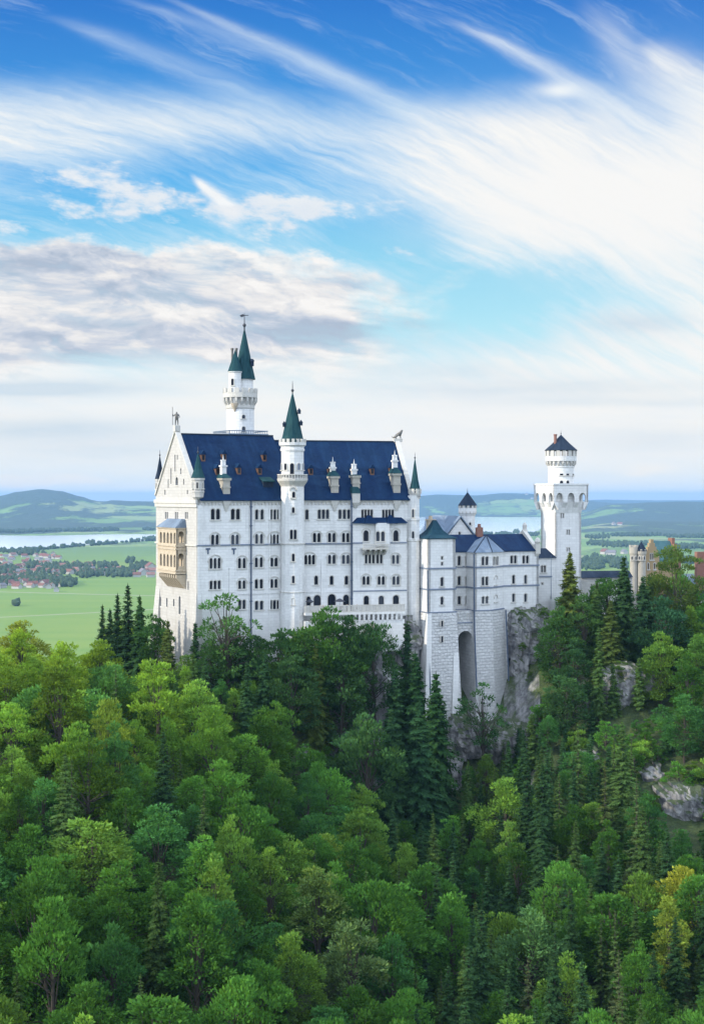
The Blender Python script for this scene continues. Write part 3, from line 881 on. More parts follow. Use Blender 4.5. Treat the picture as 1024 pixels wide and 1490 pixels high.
def stone_dormer(fr, rz, px0, px1, yroof, ytop, ybot, ychim, chx, hood2=False):
    """a stone lucarne at the foot of the roof with a copper cap and a white chimney"""
    px0, px1 = px0 + 1.2, px1 - 1.2
    p = roof_hit(fr, rz, (px0 + px1) / 2, ybot)
    d = Frame(p.x, p.y, math.degrees(math.atan2(fr.s, fr.c)))
    k = p.y / F; w = (px1 - px0) * k / 2
    zt, zb = pz(ytop, p.y), pz(ybot, p.y) - 0.3
    mb = MB()
    mb.box(d, -w, w, -0.25, 3.2, zb, zt)
    mb.box(d, -w - 0.25, w + 0.25, -0.5, 3.0, zt + 0.002, zt + 0.5)
    mb.box(d, -w - 0.15, w + 0.15, -0.4, 2.6, zb + (zt - zb) * 0.45, zb + (zt - zb) * 0.55)
    o = mb.build('stone_lucarne', MAT['lucarne'], palace)
    zr = pz(yroof, p.y)
    mb = MB()
    lo = [d.P(-w - 0.3, -0.6, zt + 0.502), d.P(w + 0.3, -0.6, zt + 0.502), d.P(w + 0.3, 3.2, zt + 0.502), d.P(-w - 0.3, 3.2, zt + 0.502)]
    hi = [d.P(-w * 0.45, 0.9, zr), d.P(w * 0.45, 0.9, zr), d.P(w * 0.45, 3.2, zr), d.P(-w * 0.45, 3.2, zr)]
    mb.loft(lo, hi)
    mb.build('cap_roof', MAT['copper'], o)
    mb = MB(); cx_ = (chx - (px0 + px1) / 2) * k; zc = pz(ychim, p.y)
    mb.box(d, cx_ - 0.5, cx_ + 0.5, 1.0, 2.2, zr - 1.2, zc - 1.6)
    mb.box(d, cx_ - 0.68, cx_ + 0.68, 0.8, 2.4, zc - 1.598, zc - 1.25)
    for s in (-0.32, 0.32):
        c = d.P(cx_ + s, 1.6, 0); mb.lathe(c.x, c.y, [(0.26, zc - 1.198), (0.22, zc - 0.4), (0.3, zc - 0.35), (0.3, zc - 0.1)], 8)
    c = d.P(cx_, 1.6, 0); mb.lathe(c.x, c.y, [(0.2, zc - 1.198), (0.12, zc), (0.02, zc + 1.0)], 8)
    mb.build('chimney', MAT['plaster'], o)
stone_dormer(P1, RZ1, 322.5, 335.5, 689, 699, 717, 668, 329)
stone_dormer(P2, RZ2, 480, 493.5, 684.5, 696, 715.5, 671, 486.5)
stone_dormer(P2, RZ2, 511.5, 524.5, 690, 695, 709, 674, 517.5)
stone_dormer(P2, RZ2, 570.5, 583.5, 680, 692, 715.5, 661, 577)
mb = MB(); mbh = MB()   # small hooded opening at the eave under the third lucarne
u0, u1 = P2.u(511.6, -0.6), P2.u(524.6, -0.6)
mb.loft([P2.P(u0, -0.75, 0.6), P2.P(u1, -0.75, 0.6), P2.P(u1, 1.4, 1.0), P2.P(u0, 1.4, 1.0)], [P2.P(u0 + .3, -0.1, 1.9), P2.P(u1 - .3, -0.1, 1.9), P2.P(u1 - .3, 1.9, 2.1), P2.P(u0 + .3, 1.9, 2.1)])
mbh.box(P2, u0 + 0.15, u1 - 0.15, -0.7, 0.6, -1.4, 0.598)
mbh.loft([P2.P((u0 + u1) / 2 - .2, -0.1, -2.6), P2.P((u0 + u1) / 2 + .2, -0.1, -2.6), P2.P((u0 + u1) / 2 + .2, -0.004, -2.6), P2.P((u0 + u1) / 2 - .2, -0.004, -2.6)],
         [P2.P(u0 + .2, -0.69, -1.402), P2.P(u1 - .2, -0.69, -1.402), P2.P(u1 - .2, -0.004, -1.402), P2.P(u0 + .2, -0.004, -1.402)])
o = mbh.build('eave_oriel', MAT['trim'], palace); mb.build('roof', MAT['copper'], o)
for fr, px in ((P1, 329.0), (P2, 486.6), (P2, 577.0)):   # wedge corbels under the lucarnes
    mb = MB(); u = fr.u(px); w = 0.95
    mb.loft([fr.P(u - .15, -0.1, -3.3), fr.P(u + .15, -0.1, -3.3), fr.P(u + .15, -0.004, -3.3), fr.P(u - .15, -0.004, -3.3)],
            [fr.P(u - w, -0.56, -0.9), fr.P(u + w, -0.56, -0.9), fr.P(u + w, -0.004, -0.9), fr.P(u - w, -0.004, -0.9)])
    mb.build('eave_corbel', MAT['trim'], palace)
p = roof_hit(P1, RZ1, 389.5, 707); d = Frame(p.x, p.y, 28)
mb = MB(); mb.loft([d.P(-1.1, -0.3, p.z - .4), d.P(1.1, -0.3, p.z - .4), d.P(1.1, 2.2, p.z + .6), d.P(-1.1, 2.2, p.z + .6)],
                   [d.P(-1.1, -0.3, p.z + .9), d.P(1.1, -0.3, p.z + .9), d.P(1.1, 2.6, p.z + 2.1), d.P(-1.1, 2.6, p.z + 2.1)])
o = mb.build('shed_dormer', MAT['slate_dark'], palace)
mb = MB(); mb.loft([d.P(-1.4, -0.7, p.z + .85), d.P(1.4, -0.7, p.z + .85), d.P(1.4, 2.9, p.z + 2.2), d.P(-1.4, 2.9, p.z + 2.2)],
                   [d.P(-1.4, -0.7, p.z + 1.05), d.P(1.4, -0.7, p.z + 1.05), d.P(1.4, 2.9, p.z + 2.4), d.P(-1.4, 2.9, p.z + 2.4)])
mb.build('roof', MAT['copper'], o)

# statue of a standing knight on the west gable, lion on the east gable
pa = P1.P(0.1, WID / 2, gz + 0.4)
mb = MB(); mb.box(Frame(pa.x, pa.y, 28), -0.6, 0.6, -0.6, 0.6, gz + 0.1, gz + 1.3)
mb.build('statue_base', MAT['trim'], palace)
def skin_figure(name, joints, edges, m, root, origin, sub=1):
    me = bpy.data.meshes.new(name)
    me.from_pydata([tuple(Vector(j[0])) for j in joints], edges, [])
    o = bpy.data.objects.new(name, me); COL.objects.link(o)
    s = o.modifiers.new('skin', 'SKIN')
    for i, j in enumerate(joints):
        rr = j[1]; me.skin_vertices[0].data[i].radius = (rr, rr) if not isinstance(rr, tuple) else rr
    me.skin_vertices[0].data[0].use_root = True
    o.modifiers.new('sub', 'SUBSURF').levels = sub; o.modifiers['sub'].render_levels = sub
    dg = bpy.context.evaluated_depsgraph_get()
    m2 = bpy.data.meshes.new_from_object(o.evaluated_get(dg))
    o.modifiers.clear(); o.data = m2
    m2.materials.clear(); m2.materials.append(m)
    m2.polygons.foreach_set('use_smooth', [True] * len(m2.polygons))
    if root is not None: o.parent = root
    o.location = origin
    return o
k = 1.65
kn = [((0, 0, .95), .17), ((0, 0, 1.25), .20), ((0, 0, 1.45), .19), ((0, 0, 1.58), .08), ((0, -.01, 1.70), .12), ((0, 0, 1.80), .09),
      ((-.24, 0, 1.44), .09), ((-.42, -.05, 1.2), .07), ((-.5, -.12, 1.42), .055), ((-.52, -.14, 1.52), .05),
      ((.24, 0, 1.44), .09), ((.36, .02, 1.15), .07), ((.30, -.15, .95), .06),
      ((-.12, 0, .85), .13), ((-.15, -.03, .48), .09), ((-.16, 0, .08), .07), ((-.16, -.16, .04), .05),
      ((.12, 0, .85), .13), ((.16, .02, .48), .09), ((.17, .05, .08), .07), ((.17, -.12, .04), .05)]
ke = [(0, 1), (1, 2), (2, 3), (3, 4), (4, 5), (2, 6), (6, 7), (7, 8), (8, 9), (2, 10), (10, 11), (11, 12), (0, 13), (13, 14), (14, 15), (15, 16), (0, 17), (17, 18), (18, 19), (19, 20)]
st = skin_figure('statue', [(Vector(a) * k, r * k) for a, r in kn], ke, MAT['bronze'], palace, Vector((pa.x, pa.y, gz + 1.28)) - palace.location)
mb = MB(); mb.tube([pa + Vector((-.86, -.22, 1.0)), pa + Vector((-.88, -.24, 4.9))], 0.06, 6)
mb.build('lance', MAT['bronze'], st)
st_loc = st.matrix_world
pl = GE.P(WID / 2, 0.2, RZ2 + 0.9)
li = [((0, 0, .75), .28), ((.45, 0, .95), .30), ((.72, 0, 1.3), .26), ((.85, 0, 1.55), .20), ((1.05, 0, 1.5), .12), ((-.4, 0, .5), .28), ((-.55, 0, .3), .2),
      ((.55, .15, .5), .11), ((.62, .15, .05), .09), ((.55, -.15, .5), .11), ((.62, -.15, .05), .09), ((-.35, .22, .25), .13), ((-.1, .24, .06), .09), ((-.35, -.22, .25), .13), ((-.1, -.24, .06), .09), ((-.85, 0, .2), .06), ((-1.0, 0, .5), .05)]
le = [(0, 1), (1, 2), (2, 3), (3, 4), (0, 5), (5, 6), (1, 7), (7, 8), (1, 9), (9, 10), (5, 11), (11, 12), (5, 13), (13, 14), (6, 15), (15, 16)]
lo_ = skin_figure('lion_statue', [((Vector(a) * 1.25), r * 1.25) for a, r in li], le, MAT['bronze'], palace, pl - palace.location)
mb = MB(); mb.box(Frame(pl.x, pl.y, 14), -0.9, 1.1, -0.5, 0.5, RZ2 + 0.2, RZ2 + 0.95); mb.build('statue_base', MAT['trim'], palace)
# roof lookout with railing round the rear tower
YM = 333.0
xm = at(349.5, 0, YM).x
mb = MB(); LF = Frame(xm, YM, 28)
mb.box(LF, -4.9, 4.9, -4.9, 4.9, RZ1 - 3, pz(632, YM))
zz = pz(632, YM)
for s in (-4.8, 4.65): mb.box(LF, s, s + 0.15, -4.8, 4.8, zz + 0.55, zz + 0.75); mb.box(LF, -4.8, 4.8, s, s + 0.15, zz + 0.55, zz + 0.75)
for i in range(17):
    q = -4.7 + i * 0.58
    mb.box(LF, q, q + 0.1, -4.8, -4.7, zz, zz + 0.55); mb.box(LF, -4.8, -4.7, q, q + 0.1, zz, zz + 0.55)
mb.build('roof_platform', MAT['lead'], palace)

# ------------------------------------------------------------------ rear main tower
tower = thing('main_tower', (xm, YM, PB), 'tall white round tower with green spire and side turret behind the palace roof', 'tower')
z = lambda p: pz(p, YM)
k = YM / F
mb = MB(); mb.lathe(xm, YM, [(3.25, PB), (3.2, z(594)), ], 32); mb.build('shaft', MAT['plaster'], tower, smooth=False)
mb = MB()
mb.lathe(xm, YM, [(3.2, z(596)), (3.35, z(594)), (3.35, z(590)), (3.2, z(589)), (3.2, z(581)), (3.95, z(579)), (3.95, z(572)), (3.6, z(571.9)), (3.6, z(573)), ], 32)
brackets(mb, xm, YM, 3.2, 3.95, 18, 0.42, z(592), z(579.5))
merlons(mb, xm, YM, 3.98, 14, 1.0, 0.38, z(572), z(565.5), 6)
mb.build('parapet', MAT['trim'], tower)
mb = MB(); mb.lathe(xm + 0.9, YM, [(2.05, z(573)), (2.05, z(553)), (2.25, z(551)), (2.25, z(549))], 24); mb.build('upper_drum', MAT['plaster'], tower)
mb = MB()
xs = xm + 0.95
mb.lathe(xs, YM, [(2.55, z(552)), (1.95, z(535)), (0.95, z(504)), (0.2, z(481)), (0.05, z(478))], 16); sp_ = mb.build('spire', MAT['copper'], tower)
mb = MB()
fr = Frame(xs + 1.75, YM - 0.9, 20); mb.box(fr, -0.3, 0.45, -0.3, 0.8, z(533), z(526)); mb.loft([fr.P(-.4, -.5, z(526)), fr.P(.6, -.5, z(526)), fr.P(.6, .9, z(526)), fr.P(-.4, .9, z(526))], [fr.P(-.3, 0, z(522.5)), fr.P(.3, 0, z(522.5)), fr.P(.3, .9, z(522.5)), fr.P(-.3, .9, z(522.5))])
mb.build('spire_dormer', MAT['slate_dark'], sp_)
mb = MB(); xt, yt = xm - 1.0, YM - 2.0
mb.lathe(xt, yt, [(0.2, z(597)), (1.0, z(588)), (1.45, z(577)), (1.5, z(568)), (1.45, z(567)), (1.45, z(544)), (1.62, z(543)), (1.62, z(541))], 20)
tt = mb.build('side_turret', MAT['plaster'], tower)
mb = MB(); mb.lathe(xt, yt, [(1.72, z(541.5)), (1.0, z(528)), (0.05, z(510))], 16); mb.build('cone_roof', MAT['copper'], tt)
round_window(tt, xt, yt, 1.44, -110, z(562), z(552.5), 0.6)
mb = MB()
for dx_ in (-1.9, -0.95):
    mb.lathe(xm + dx_, YM + 0.6, [(0.26, z(548)), (0.26, z(509)), (0.34, z(508.5)), (0.34, z(506))], 8)
mb.build('chimney', MAT['bronze'], tower)
finial(tower, xs, YM, z(482), z(455), 0.20)
mb = MB()   # weather vane
zv = z(458.5)
mb.extrude(Frame(xs, YM, 10), [(-1.1, zv - .1), (-0.7, zv - .45), (-0.2, zv - .3), (0.1, zv - .1), (0.9, zv - .06), (1.0, zv + .15), (0.9, zv + .1), (0.1, zv + .1), (-.4, zv + .25), (-.8, zv + .1)], -0.04, 0.04)
mb.build('weather_vane', MAT['iron'], tower)
round_window(tower, xm, YM, 3.2, -72, z(610), z(604.5), 0.7); round_window(tower, xm, YM, 3.2, -72, z(629), z(621.5), 0.75)
mb = MB(); mb.lathe(xm - 1.0, YM - 3.05, [(0.1, z(600)), (0.7, z(592)), (0.9, z(588))], 10); mb.build('turret_corbel', MAT['sandstone'], tower)

# ------------------------------------------------------------------ stair tower at the front
YS = 309.2
xs2 = at(425.5, 0, YS).x
stair = thing('stair_tower', (xs2, YS, PB), 'slim white stair tower with dark green cone roof at the front of the palace', 'tower')
z = lambda p: pz(p, YS)
N8 = 16
mb = MB(); mb.lathe(xs2, YS, [(3.0, PB), (2.62, z(862)), (2.55, z(860)), (2.48, z(707)), (2.6, z(705))], N8, a0=R(11.25)); mb.build('shaft', MAT['plaster'], stair)
mb = MB(); mb.lathe(xs2, YS, [(2.5, z(708)), (2.75, z(705)), (3.25, z(700)), (3.32, z(697.5)), (3.32, z(696.5))], N8, a0=R(11.25))
for i in range(32):
    a = 360 * i / 32; fr = Frame(xs2 + 3.22 * math.cos(R(a)), YS + 3.22 * math.sin(R(a)), a + 90); mb.box(fr, -0.12, 0.12, 0, 0.16, z(696.5), z(691.5))
mb.lathe(xs2, YS, [(3.30, z(691.5)), (3.30, z(690)), (2.98, z(690)), (2.98, z(691.5))], N8, a0=R(11.25))
mb.build('gallery', MAT['trim'], stair)
mb = MB(); mb.lathe(xs2, YS, [(2.42, z(697)), (2.42, z(657)), (2.62, z(656)), (2.62, z(653)), (2.5, z(652.8)), (2.5, z(650)), (2.9, z(648)), (2.95, z(644))], N8, a0=R(11.25)); mb.build('upper_drum', MAT['plaster'], stair)
mb = MB(); merlons(mb, xs2, YS, 2.92, 16, 0.62, 0.36, z(644), z(639), 5)
mb.build('battlement', MAT['trim'], stair)
mb = MB(); mb.lathe(xs2, YS, [(2.52, z(644)), (2.15, z(634)), (1.2, z(604)), (0.3, z(577)), (0.08, z(572))], 16)
cn = mb.build('cone_roof', MAT['copper'], stair)
for dx_, py in ((-1.75, 617), (1.85, 615), (1.45, 598)):
    mb = MB(); fr = Frame(xs2 + dx_, YS - 0.7, 0); s = 0.32
    mb.box(fr, -s, s, -s, 0.9, z(py + 4), z(py)); mb.loft([fr.P(-s - .1, -s - .1, z(py)), fr.P(s + .1, -s - .1, z(py)), fr.P(s + .1, .9, z(py)), fr.P(-s - .1, .9, z(py))], [fr.P(-.05, 0, z(py - 4)), fr.P(.05, 0, z(py - 4)), fr.P(.05, .9, z(py - 4)), fr.P(-.05, .9, z(py - 4))])
    mb.build('spire_dormer', MAT['slate_dark'], cn)
finial(stair, xs2, YS, z(575), z(554), 0.16)
for a in (-160, -125, -90, -55, -20):
    round_window(stair, xs2, YS, 2.40, a, z(690) + (0 if a == -90 else 0.9), z(674.5), 0.8 if a == -90 else 0.62, panem='glass' if a in (-90, -125) else 'sill')
round_window(stair, xs2, YS, 2.5, -82, z(724), z(715.5), 0.6); round_window(stair, xs2, YS, 2.5, -84, z(746), z(738), 0.55)
round_window(stair, xs2, YS, 2.52, -84, z(784), z(770.5), 0.55, n=2)
for y0, y1 in ((816, 805), (847.5, 837), (879, 869.5)):
    round_window(stair, xs2, YS, 2.55, -84, z(y0), z(y1), 0.55)
for y in (861, 791):
    mb = MB(); mb.lathe(xs2, YS, [(2.50, z(y + 1)), (2.75, z(y + .8)), (2.75, z(y - .6)), (2.5, z(y - .8))], N8, a0=R(11.25))
    mb.build('string_course', MAT['trim'], stair)
mb = MB(); fr = Frame(xs2, YS - 2.5, 3)
arch_bar(mb, fr, 0.25, z(713), 0.55, 0.35, -0.25, 0.3, 8); mb.box(fr, -0.4, 0.9, -0.2, 0.3, z(726), z(724.5))
mb.build('door_hood', MAT['trim'], stair)

# ------------------------------------------------------------------ terrace in front of the palace
TZ = P2.z(886, 10)
t0, t1 = P2.u(443, -4), P2.u(588, -4)
terrace = thing('terrace', P2.P((t0 + t1) / 2, -2, TZ - 6), 'long white terrace with balustrade along the foot of the palace', 'terrace')
mb = MB(); mb.box(P2, t0, t1, -4.6, vb - 0.003, TZ - 0.95, TZ - 0.45); mb.box(P2, t0, t1, -4.3, vb - 0.003, TZ - 9, TZ - 2.2); mb.build('deck', MAT['plaster'], terrace)
mb = MB(); zt = P2.z(880.5, 10, -4)
mb.box(P2, t0, t1, -4.62, -4.32, zt - 0.2, zt); mb.box(P2, t0, t1, -4.6, -4.35, TZ - 0.449, TZ - 0.25)
n = 70
for i in range(n):
    u = t0 + (t1 - t0) * (i + 0.5) / n; big = i % 10 == 0
    w = 0.26 if big else 0.09
    mb.box(P2, u - w, u + w, -4.58, -4.38, TZ - 0.25, zt - 0.2)
mb.build('balustrade', MAT['trim'], terrace)
mb = MB()
for i in range(11):
    u = P2.u(514, -4) + i * (t1 - P2.u(514, -4)) / 11
    prof = [(-4.299, TZ - 2.6), (-4.4, TZ - 2.4), (-4.58, TZ - 0.952), (-4.299, TZ - 0.952)]
    mb.loft([P2.P(u, a, b) for a, b in prof], [P2.P(u + 0.5, a, b) for a, b in prof])
mb.build('bracket', MAT['plaster'], terrace)
MAT['canvas'] = plain('dark_canvas', (0.03, 0.035, 0.05), 0.8)
for i, (px, lab) in enumerate(((450.5, 'closed dark parasol on the terrace beside the slim stair tower'), (494, 'dark parasol on the terrace between the two right arched doorways'))):
    u = P2.u(px, -2.6); p = P2.P(u, -2.6, TZ - 0.45)
    g = thing('parasol', p, lab, 'parasol', 'parasols on the terrace')
    mb = MB(); mb.tube([p, p + Vector((0, 0, 2.7))], 0.04, 6); mb.build('pole', MAT['iron'], g)
    mb = MB(); mb.lathe(p.x, p.y, [(0.12 if i == 0 else 1.25, p.z + (1.9 if i == 0 else 2.2)), (0.95 if i == 0 else 1.2, p.z + 2.3), (0.05, p.z + 2.9)], 8); mb.build('canopy', MAT['canvas'], g)

# people at the balustrade
def person(p, turn, top, low, label):
    k = 1.0
    ms, _t, _b = mat('clothes', 0.9); _b.inputs['Base Color'].default_value = top + (1,)
    J = [((0, 0, .93), .13), ((0, 0, 1.15), .145), ((0, 0, 1.38), .15), ((0, 0, 1.49), .055), ((0, -.02, 1.60), .095), ((0, -.01, 1.69), .08),
         ((-.2, 0, 1.38), .06), ((-.25, .02, 1.12), .05), ((-.18, -.2, 1.0), .04), ((-.14, -.27, 1.0), .03), ((.2, 0, 1.38), .06), ((.25, .02, 1.12), .05), ((.2, -.18, .98), .04), ((.17, -.25, .98), .03),
         ((-.1, 0, .84), .095), ((-.1, -.02, .46), .065), ((-.1, 0, .07), .05), ((-.1, -.14, .04), .04), ((.1, 0, .84), .095), ((.1, -.01, .46), .065), ((.11, .03, .07), .05), ((.11, -.1, .04), .04)]
    E_ = [(0, 1), (1, 2), (2, 3), (3, 4), (4, 5), (2, 6), (6, 7), (7, 8), (8, 9), (2, 10), (10, 11), (11, 12), (12, 13), (0, 14), (14, 15), (15, 16), (16, 17), (0, 18), (18, 19), (19, 20), (20, 21)]
    c, s = math.cos(turn), math.sin(turn)
    JJ = [((a[0] * c - a[1] * s, a[0] * s + a[1] * c, a[2]), r) for a, r in J]
    o = skin_figure('person', JJ, E_, ms, None, p)
    m2, _t, _b = mat('trousers', 0.9); _b.inputs['Base Color'].default_value = low + (1,)
    m3, _t, _b = mat('skin', 0.6); _b.inputs['Base Color'].default_value = (0.45, 0.27, 0.19, 1)
    m4, _t, _b = mat('dark_hair', 0.7); _b.inputs['Base Color'].default_value = (0.03, 0.02, 0.015, 1)
    for m_ in (m2, m3, m4): o.data.materials.append(m_)
    for f_ in o.data.polygons:
        zc = f_.center.z
        f_.material_index = 1 if zc < 0.92 else (3 if zc > 1.66 else (2 if zc > 1.5 else 0))
    return tag(o, label, 'person', 'people on the terrace')
for px, v, tn, a, b, lab in ((466, -4.0, 0.2, (.05, .06, .09), (.02, .02, .03), 'person in dark clothes leaning on the balustrade before the large arched doorway'),
                             (470, -4.0, -0.2, (.35, .08, .07), (.03, .03, .05), 'person in a red top at the terrace balustrade'),
                             (497, -3.9, 0.5, (.04, .04, .05), (.04, .05, .10), 'person in black under the open dark parasol'),
                             (505, -4.0, 0.0, (.10, .14, .25), (.03, .03, .03), 'person in a blue top at the balustrade near the downpipe'),
                             (519, -4.0, 0.1, (.55, .55, .52), (.05, .05, .07), 'person in a white top standing right of the downpipe')):
    person(P2.P(P2.u(px, v), v, TZ - 0.45), R(14) + tn, a, b, lab)

# ------------------------------------------------------------------ bower (the wing with the tall rusticated base)
_m = at(676, 0, 322.0)
K0 = Frame(_m.x, _m.y, 22.0)
bower = thing('bower', K0.P(4, 6, -60), 'white angular wing with towers over a tall rusticated base with a deep arch', 'castle wing')
def kz(py, v=0.0, px=650): return K0.z(py, K0.u(px, v), v)
ZM, ZS1, ZS2 = kz(890.5, -4.5), kz(826.8, -4.5), kz(857.0, -4.5)
BB = -62.0
mbp, mbr, mbs = MB(), MB(), MB()      # plaster walls, rusticated base, bands
def block(pts, ztop, spread, holes_by_edge, zb=BB, frames=None, rust=True):
    """pts: footprint in (u, v) of K0, front edges first; walls above ZM, battered base below"""
    n = len(pts)
    P_ = [K0.P(u, v, 0) for u, v in pts]
    for i in range(n):
        a, b = P_[i], P_[(i + 1) % n]
        L = (b - a).length
        fr = Frame.two(a, b)
        hs_ = holes_by_edge.get(i, [])
        mbp.extrude(fr, [(0, ZM), (L, ZM), (L, ztop), (0, ztop)], 0, 0.6, holes=hs_, back=False)
        if i in frames if frames else False:
            for zz in (ZS1, ZS2):
                if zz < ztop - 0.5: mbs.box(fr, -0.16, L + 0.16, -0.18, -0.003, zz - 0.17, zz + 0.17)
    if rust:
        top = [K0.P(u + du * 0.1, v + dv * 0.1, ZM - 0.002) for (u, v), (du, dv) in zip(pts, spread)]
        mid = [K0.P(u + du, v + dv, zb) for (u, v), (du, dv) in zip(pts, spread)]
        mbr.loft(mid, top)
        for i in range(n):
            a, b = P_[i], P_[(i + 1) % n]; fr = Frame.two(a, b); L = (b - a).length
            if frames and i in frames: mbs.box(fr, -0.3, L + 0.3, -0.26, -0.003, ZM - 0.12, ZM + 0.14)

# (b) tower block, px 622-662, standing forward
vB = -5.0
b0, b1 = K0.u(622.5, vB), K0.u(662.5, vB)
hB = []
fB = Frame.two(K0.P(b0, vB, 0), K0.P(b1, vB, 0))
for a, b, c in ((810, 814, 2.6), (818.5, 822.5, 2.6)): window(fB, hB, bower, 643, a, b, 1, c, sill=False, square=True)
window(fB, hB, bower, 643, 840.5, 852.5, 1, 3.8); window(fB, hB, bower, 643, 869, 879.5, 1, 3.8)
ZBt = kz(784, vB)
block([(b0, vB), (b1, vB), (b1, 2.5), (b0, 2.5)], ZBt, [(-1.4, -2.2), (1.5, -2.2), (1.5, 0), (-1.4, 0)], {0: hB}, frames=(0, 1, 3))
rust_w = []
for y0, y1 in ((911, 904), (934, 926.5)):
    rust_w.append(window(Frame(fB.x - 0.9 * -fB.s, fB.y - 0.9 * fB.c, 22), None, bower, 643, y1, y0, 1, 2.8, sill=False, square=True, depth=0.12))
mb = MB()
zt, za = ZBt, kz(756.5, 0)
MAT['slate_teal'] = slate('blue_green_slate', (0.010, 0.042, 0.066), (0.024, 0.070, 0.090))
VBK = 2.5
um, vm = (b0 + b1) / 2, (vB + VBK) / 2
rg = lambda s, zz: [K0.P(um + (b0 - um) * s, vm + (vB - vm) * s, zz), K0.P(um + (b1 - um) * s, vm + (vB - vm) * s, zz), K0.P(um + (b1 - um) * s, vm + (VBK - vm) * s, zz), K0.P(um + (b0 - um) * s, vm + (VBK - vm) * s, zz)]
prof = [(1.10, zt), (1.10, zt + 0.15), (0.66, zt + 0.9), (0.40, zt + 1.9), (0.24, zt + 3.0), (0.10, za)]
for (s0, z0), (s1, z1) in zip(prof, prof[1:]): mb.loft(rg(s0, z0), rg(s1, z1), cap=False)
mb.face(rg(0.10, za)); mb.face(list(reversed(rg(1.10, zt))))
mb.build('tower_roof', MAT['slate_teal'], bower)

# (a) low polygonal bay, px 583-622
vA = 4.0
a0, a1 = K0.u(590, vA), b0 - 0.003
aL = K0.u(583, vA + 2.5)
hA = []
pA = [(aL, vA + 3.0), (a0, vA), (a1, vA), (a1, 12), (aL, 12)]
fA = Frame.two(K0.P(a0, vA, 0), K0.P(a1, vA, 0))
window(fA, hA, bower, 607, 839, 850.5, 3, 3.1, 2.0, True); window(fA, hA, bower, 607, 869, 877.5, 3, 2.8, 2.1, True)
ZA = kz(826, vA, 605)
block(pA, ZA, [(-0.5, -0.5), (-0.5, -1.0), (0, -1.0), (0, 0), (0, 0)], {1: hA}, frames=(0, 1))
mb = MB(); zt, za = ZA, kz(795, vA, 610)
cA = K0.P(K0.u(611, vA + 3), vA + 3.5, 0)
def rgA(s, zz): return [Vector((cA.x + (K0.P(u, v, 0).x - cA.x) * s, cA.y + (K0.P(u, v, 0).y - cA.y) * s, zz)) for u, v in pA]
prof = [(1.14, zt), (1.14, zt + 0.15), (0.72, zt + 1.0), (0.36, zt + 2.5), (0.13, zt + 4.4), (0.05, za)]
for (s0, z0), (s1, z1) in zip(prof, prof[1:]): mb.loft(rgA(s0, z0), rgA(s1, z1), cap=False)
mb.face(rgA(0.05, za)); mb.face(list(reversed(rgA(1.14, zt))))
mb.build('bay_roof', MAT['slate'], bower)

# (c) recessed wall with the deep arch, px 662-690
d0, d1 = K0.u(690, -4), K0.u(714.5, -4)
hC = []
c0, c1 = b1 + 0.003, K0.u(691.5, 0)
fC = Frame.two(K0.P(c0, 0, 0), K0.P(c1, 0, 0))
for y0, y1 in ((809.5, 822.5), (839, 851), (868, 879)):
    for px in (668, 679): window(fC, hC, bower, px, y0, y1, 1, 3.8)
ZC = kz(803.5, 0, 676)
mbp.extrude(fC, [(0, ZM), (c1 - c0, ZM), (c1 - c0, ZC), (0, ZC)], 0, 0.6, holes=hC, back=False)
for zz in (ZS1, ZS2, ZM): mbs.box(fC, 0, c1 - c0, -0.18, -0.003, zz - 0.17, zz + 0.17)
ar = MB()
fAr = Frame(fC.x + 3.2 * fC.s, fC.y - 3.2 * fC.c, 22)
ua, ub2 = fAr.u(666.5), fAr.u(687.2)
za = fAr.z(918.5, 2)
notch = [(ub2, BB)] + [((ua + ub2) / 2 + (ub2 - ua) / 2 * math.cos(math.pi * i / 12), za - (ub2 - ua) / 2 + (ub2 - ua) / 2 * math.sin(math.pi * i / 12)) for i in range(13)] + [(ua, BB)]
L = c1 - c0
mbr.extrude(fAr, [(0, BB), (0, ZM - 0.004), (L, ZM - 0.004), (L, BB)] + notch, 0, 7.6)
for px in (665, 681):
    window(fAr, None, bower, px, 894, 900, 1, 2.4, sill=False, square=True, depth=0.1)
mbs.box(fAr, 0.02, L - 0.02, -0.15, -0.003, fAr.z(906.5, 2) - 0.12, fAr.z(906.5, 2) + 0.12)
MAT['arch_shade'] = ashlar('arch_shade_masonry', (0.09, 0.09, 0.088), (0.04, 0.04, 0.045), 0.03, 1.1, 0.6)  # shade inside the arch put into the back wall's stone colour
bw = MB(); bw.box(K0, c0 - 2, c1 + 2, 5.2, 5.6, BB, ZM - 0.1); bw.build('arch_back_wall', MAT['arch_shade'], bower)

# (d) polygonal bay, px 690-731
e0 = K0.u(731.5, -0.6)
fD = Frame.two(K0.P(d0, -4, 0), K0.P(d1, -4, 0)); fE = Frame.two(K0.P(d1, -4, 0), K0.P(e0, -0.6, 0))
hD, hE = [], []
window(fD, hD, bower, 705.5, 810.5, 822, 2, 3.4, 2.2); window(fD, hD, bower, 705.5, 840, 851.5, 2, 3.4, 2.0); window(fD, hD, bower, 705.5, 868.5, 878, 2, 3.2, 2.2)
window(fE, hE, bower, 721, 810.5, 822, 2, 2.8, 1.6)
for y0, y1 in ((838, 851), (866, 876)):
    o = MB(); uu = fE.u(721); arch_bar(o, fE, uu, fE.z(y0 + 5, uu), 0.8, 0.18, -0.12, -0.003, 8)
    o.box(fE, uu - 0.95, uu + 0.95, -0.16, -0.003, fE.z(y1, uu) - 0.2, fE.z(y1, uu)); o.build('blind_arch', MAT['trim'], bower)
ZD = kz(804, -4, 705)
pD = [(d0, -4), (d1, -4), (e0, -0.6), (e0, 9), (d0, 9)]
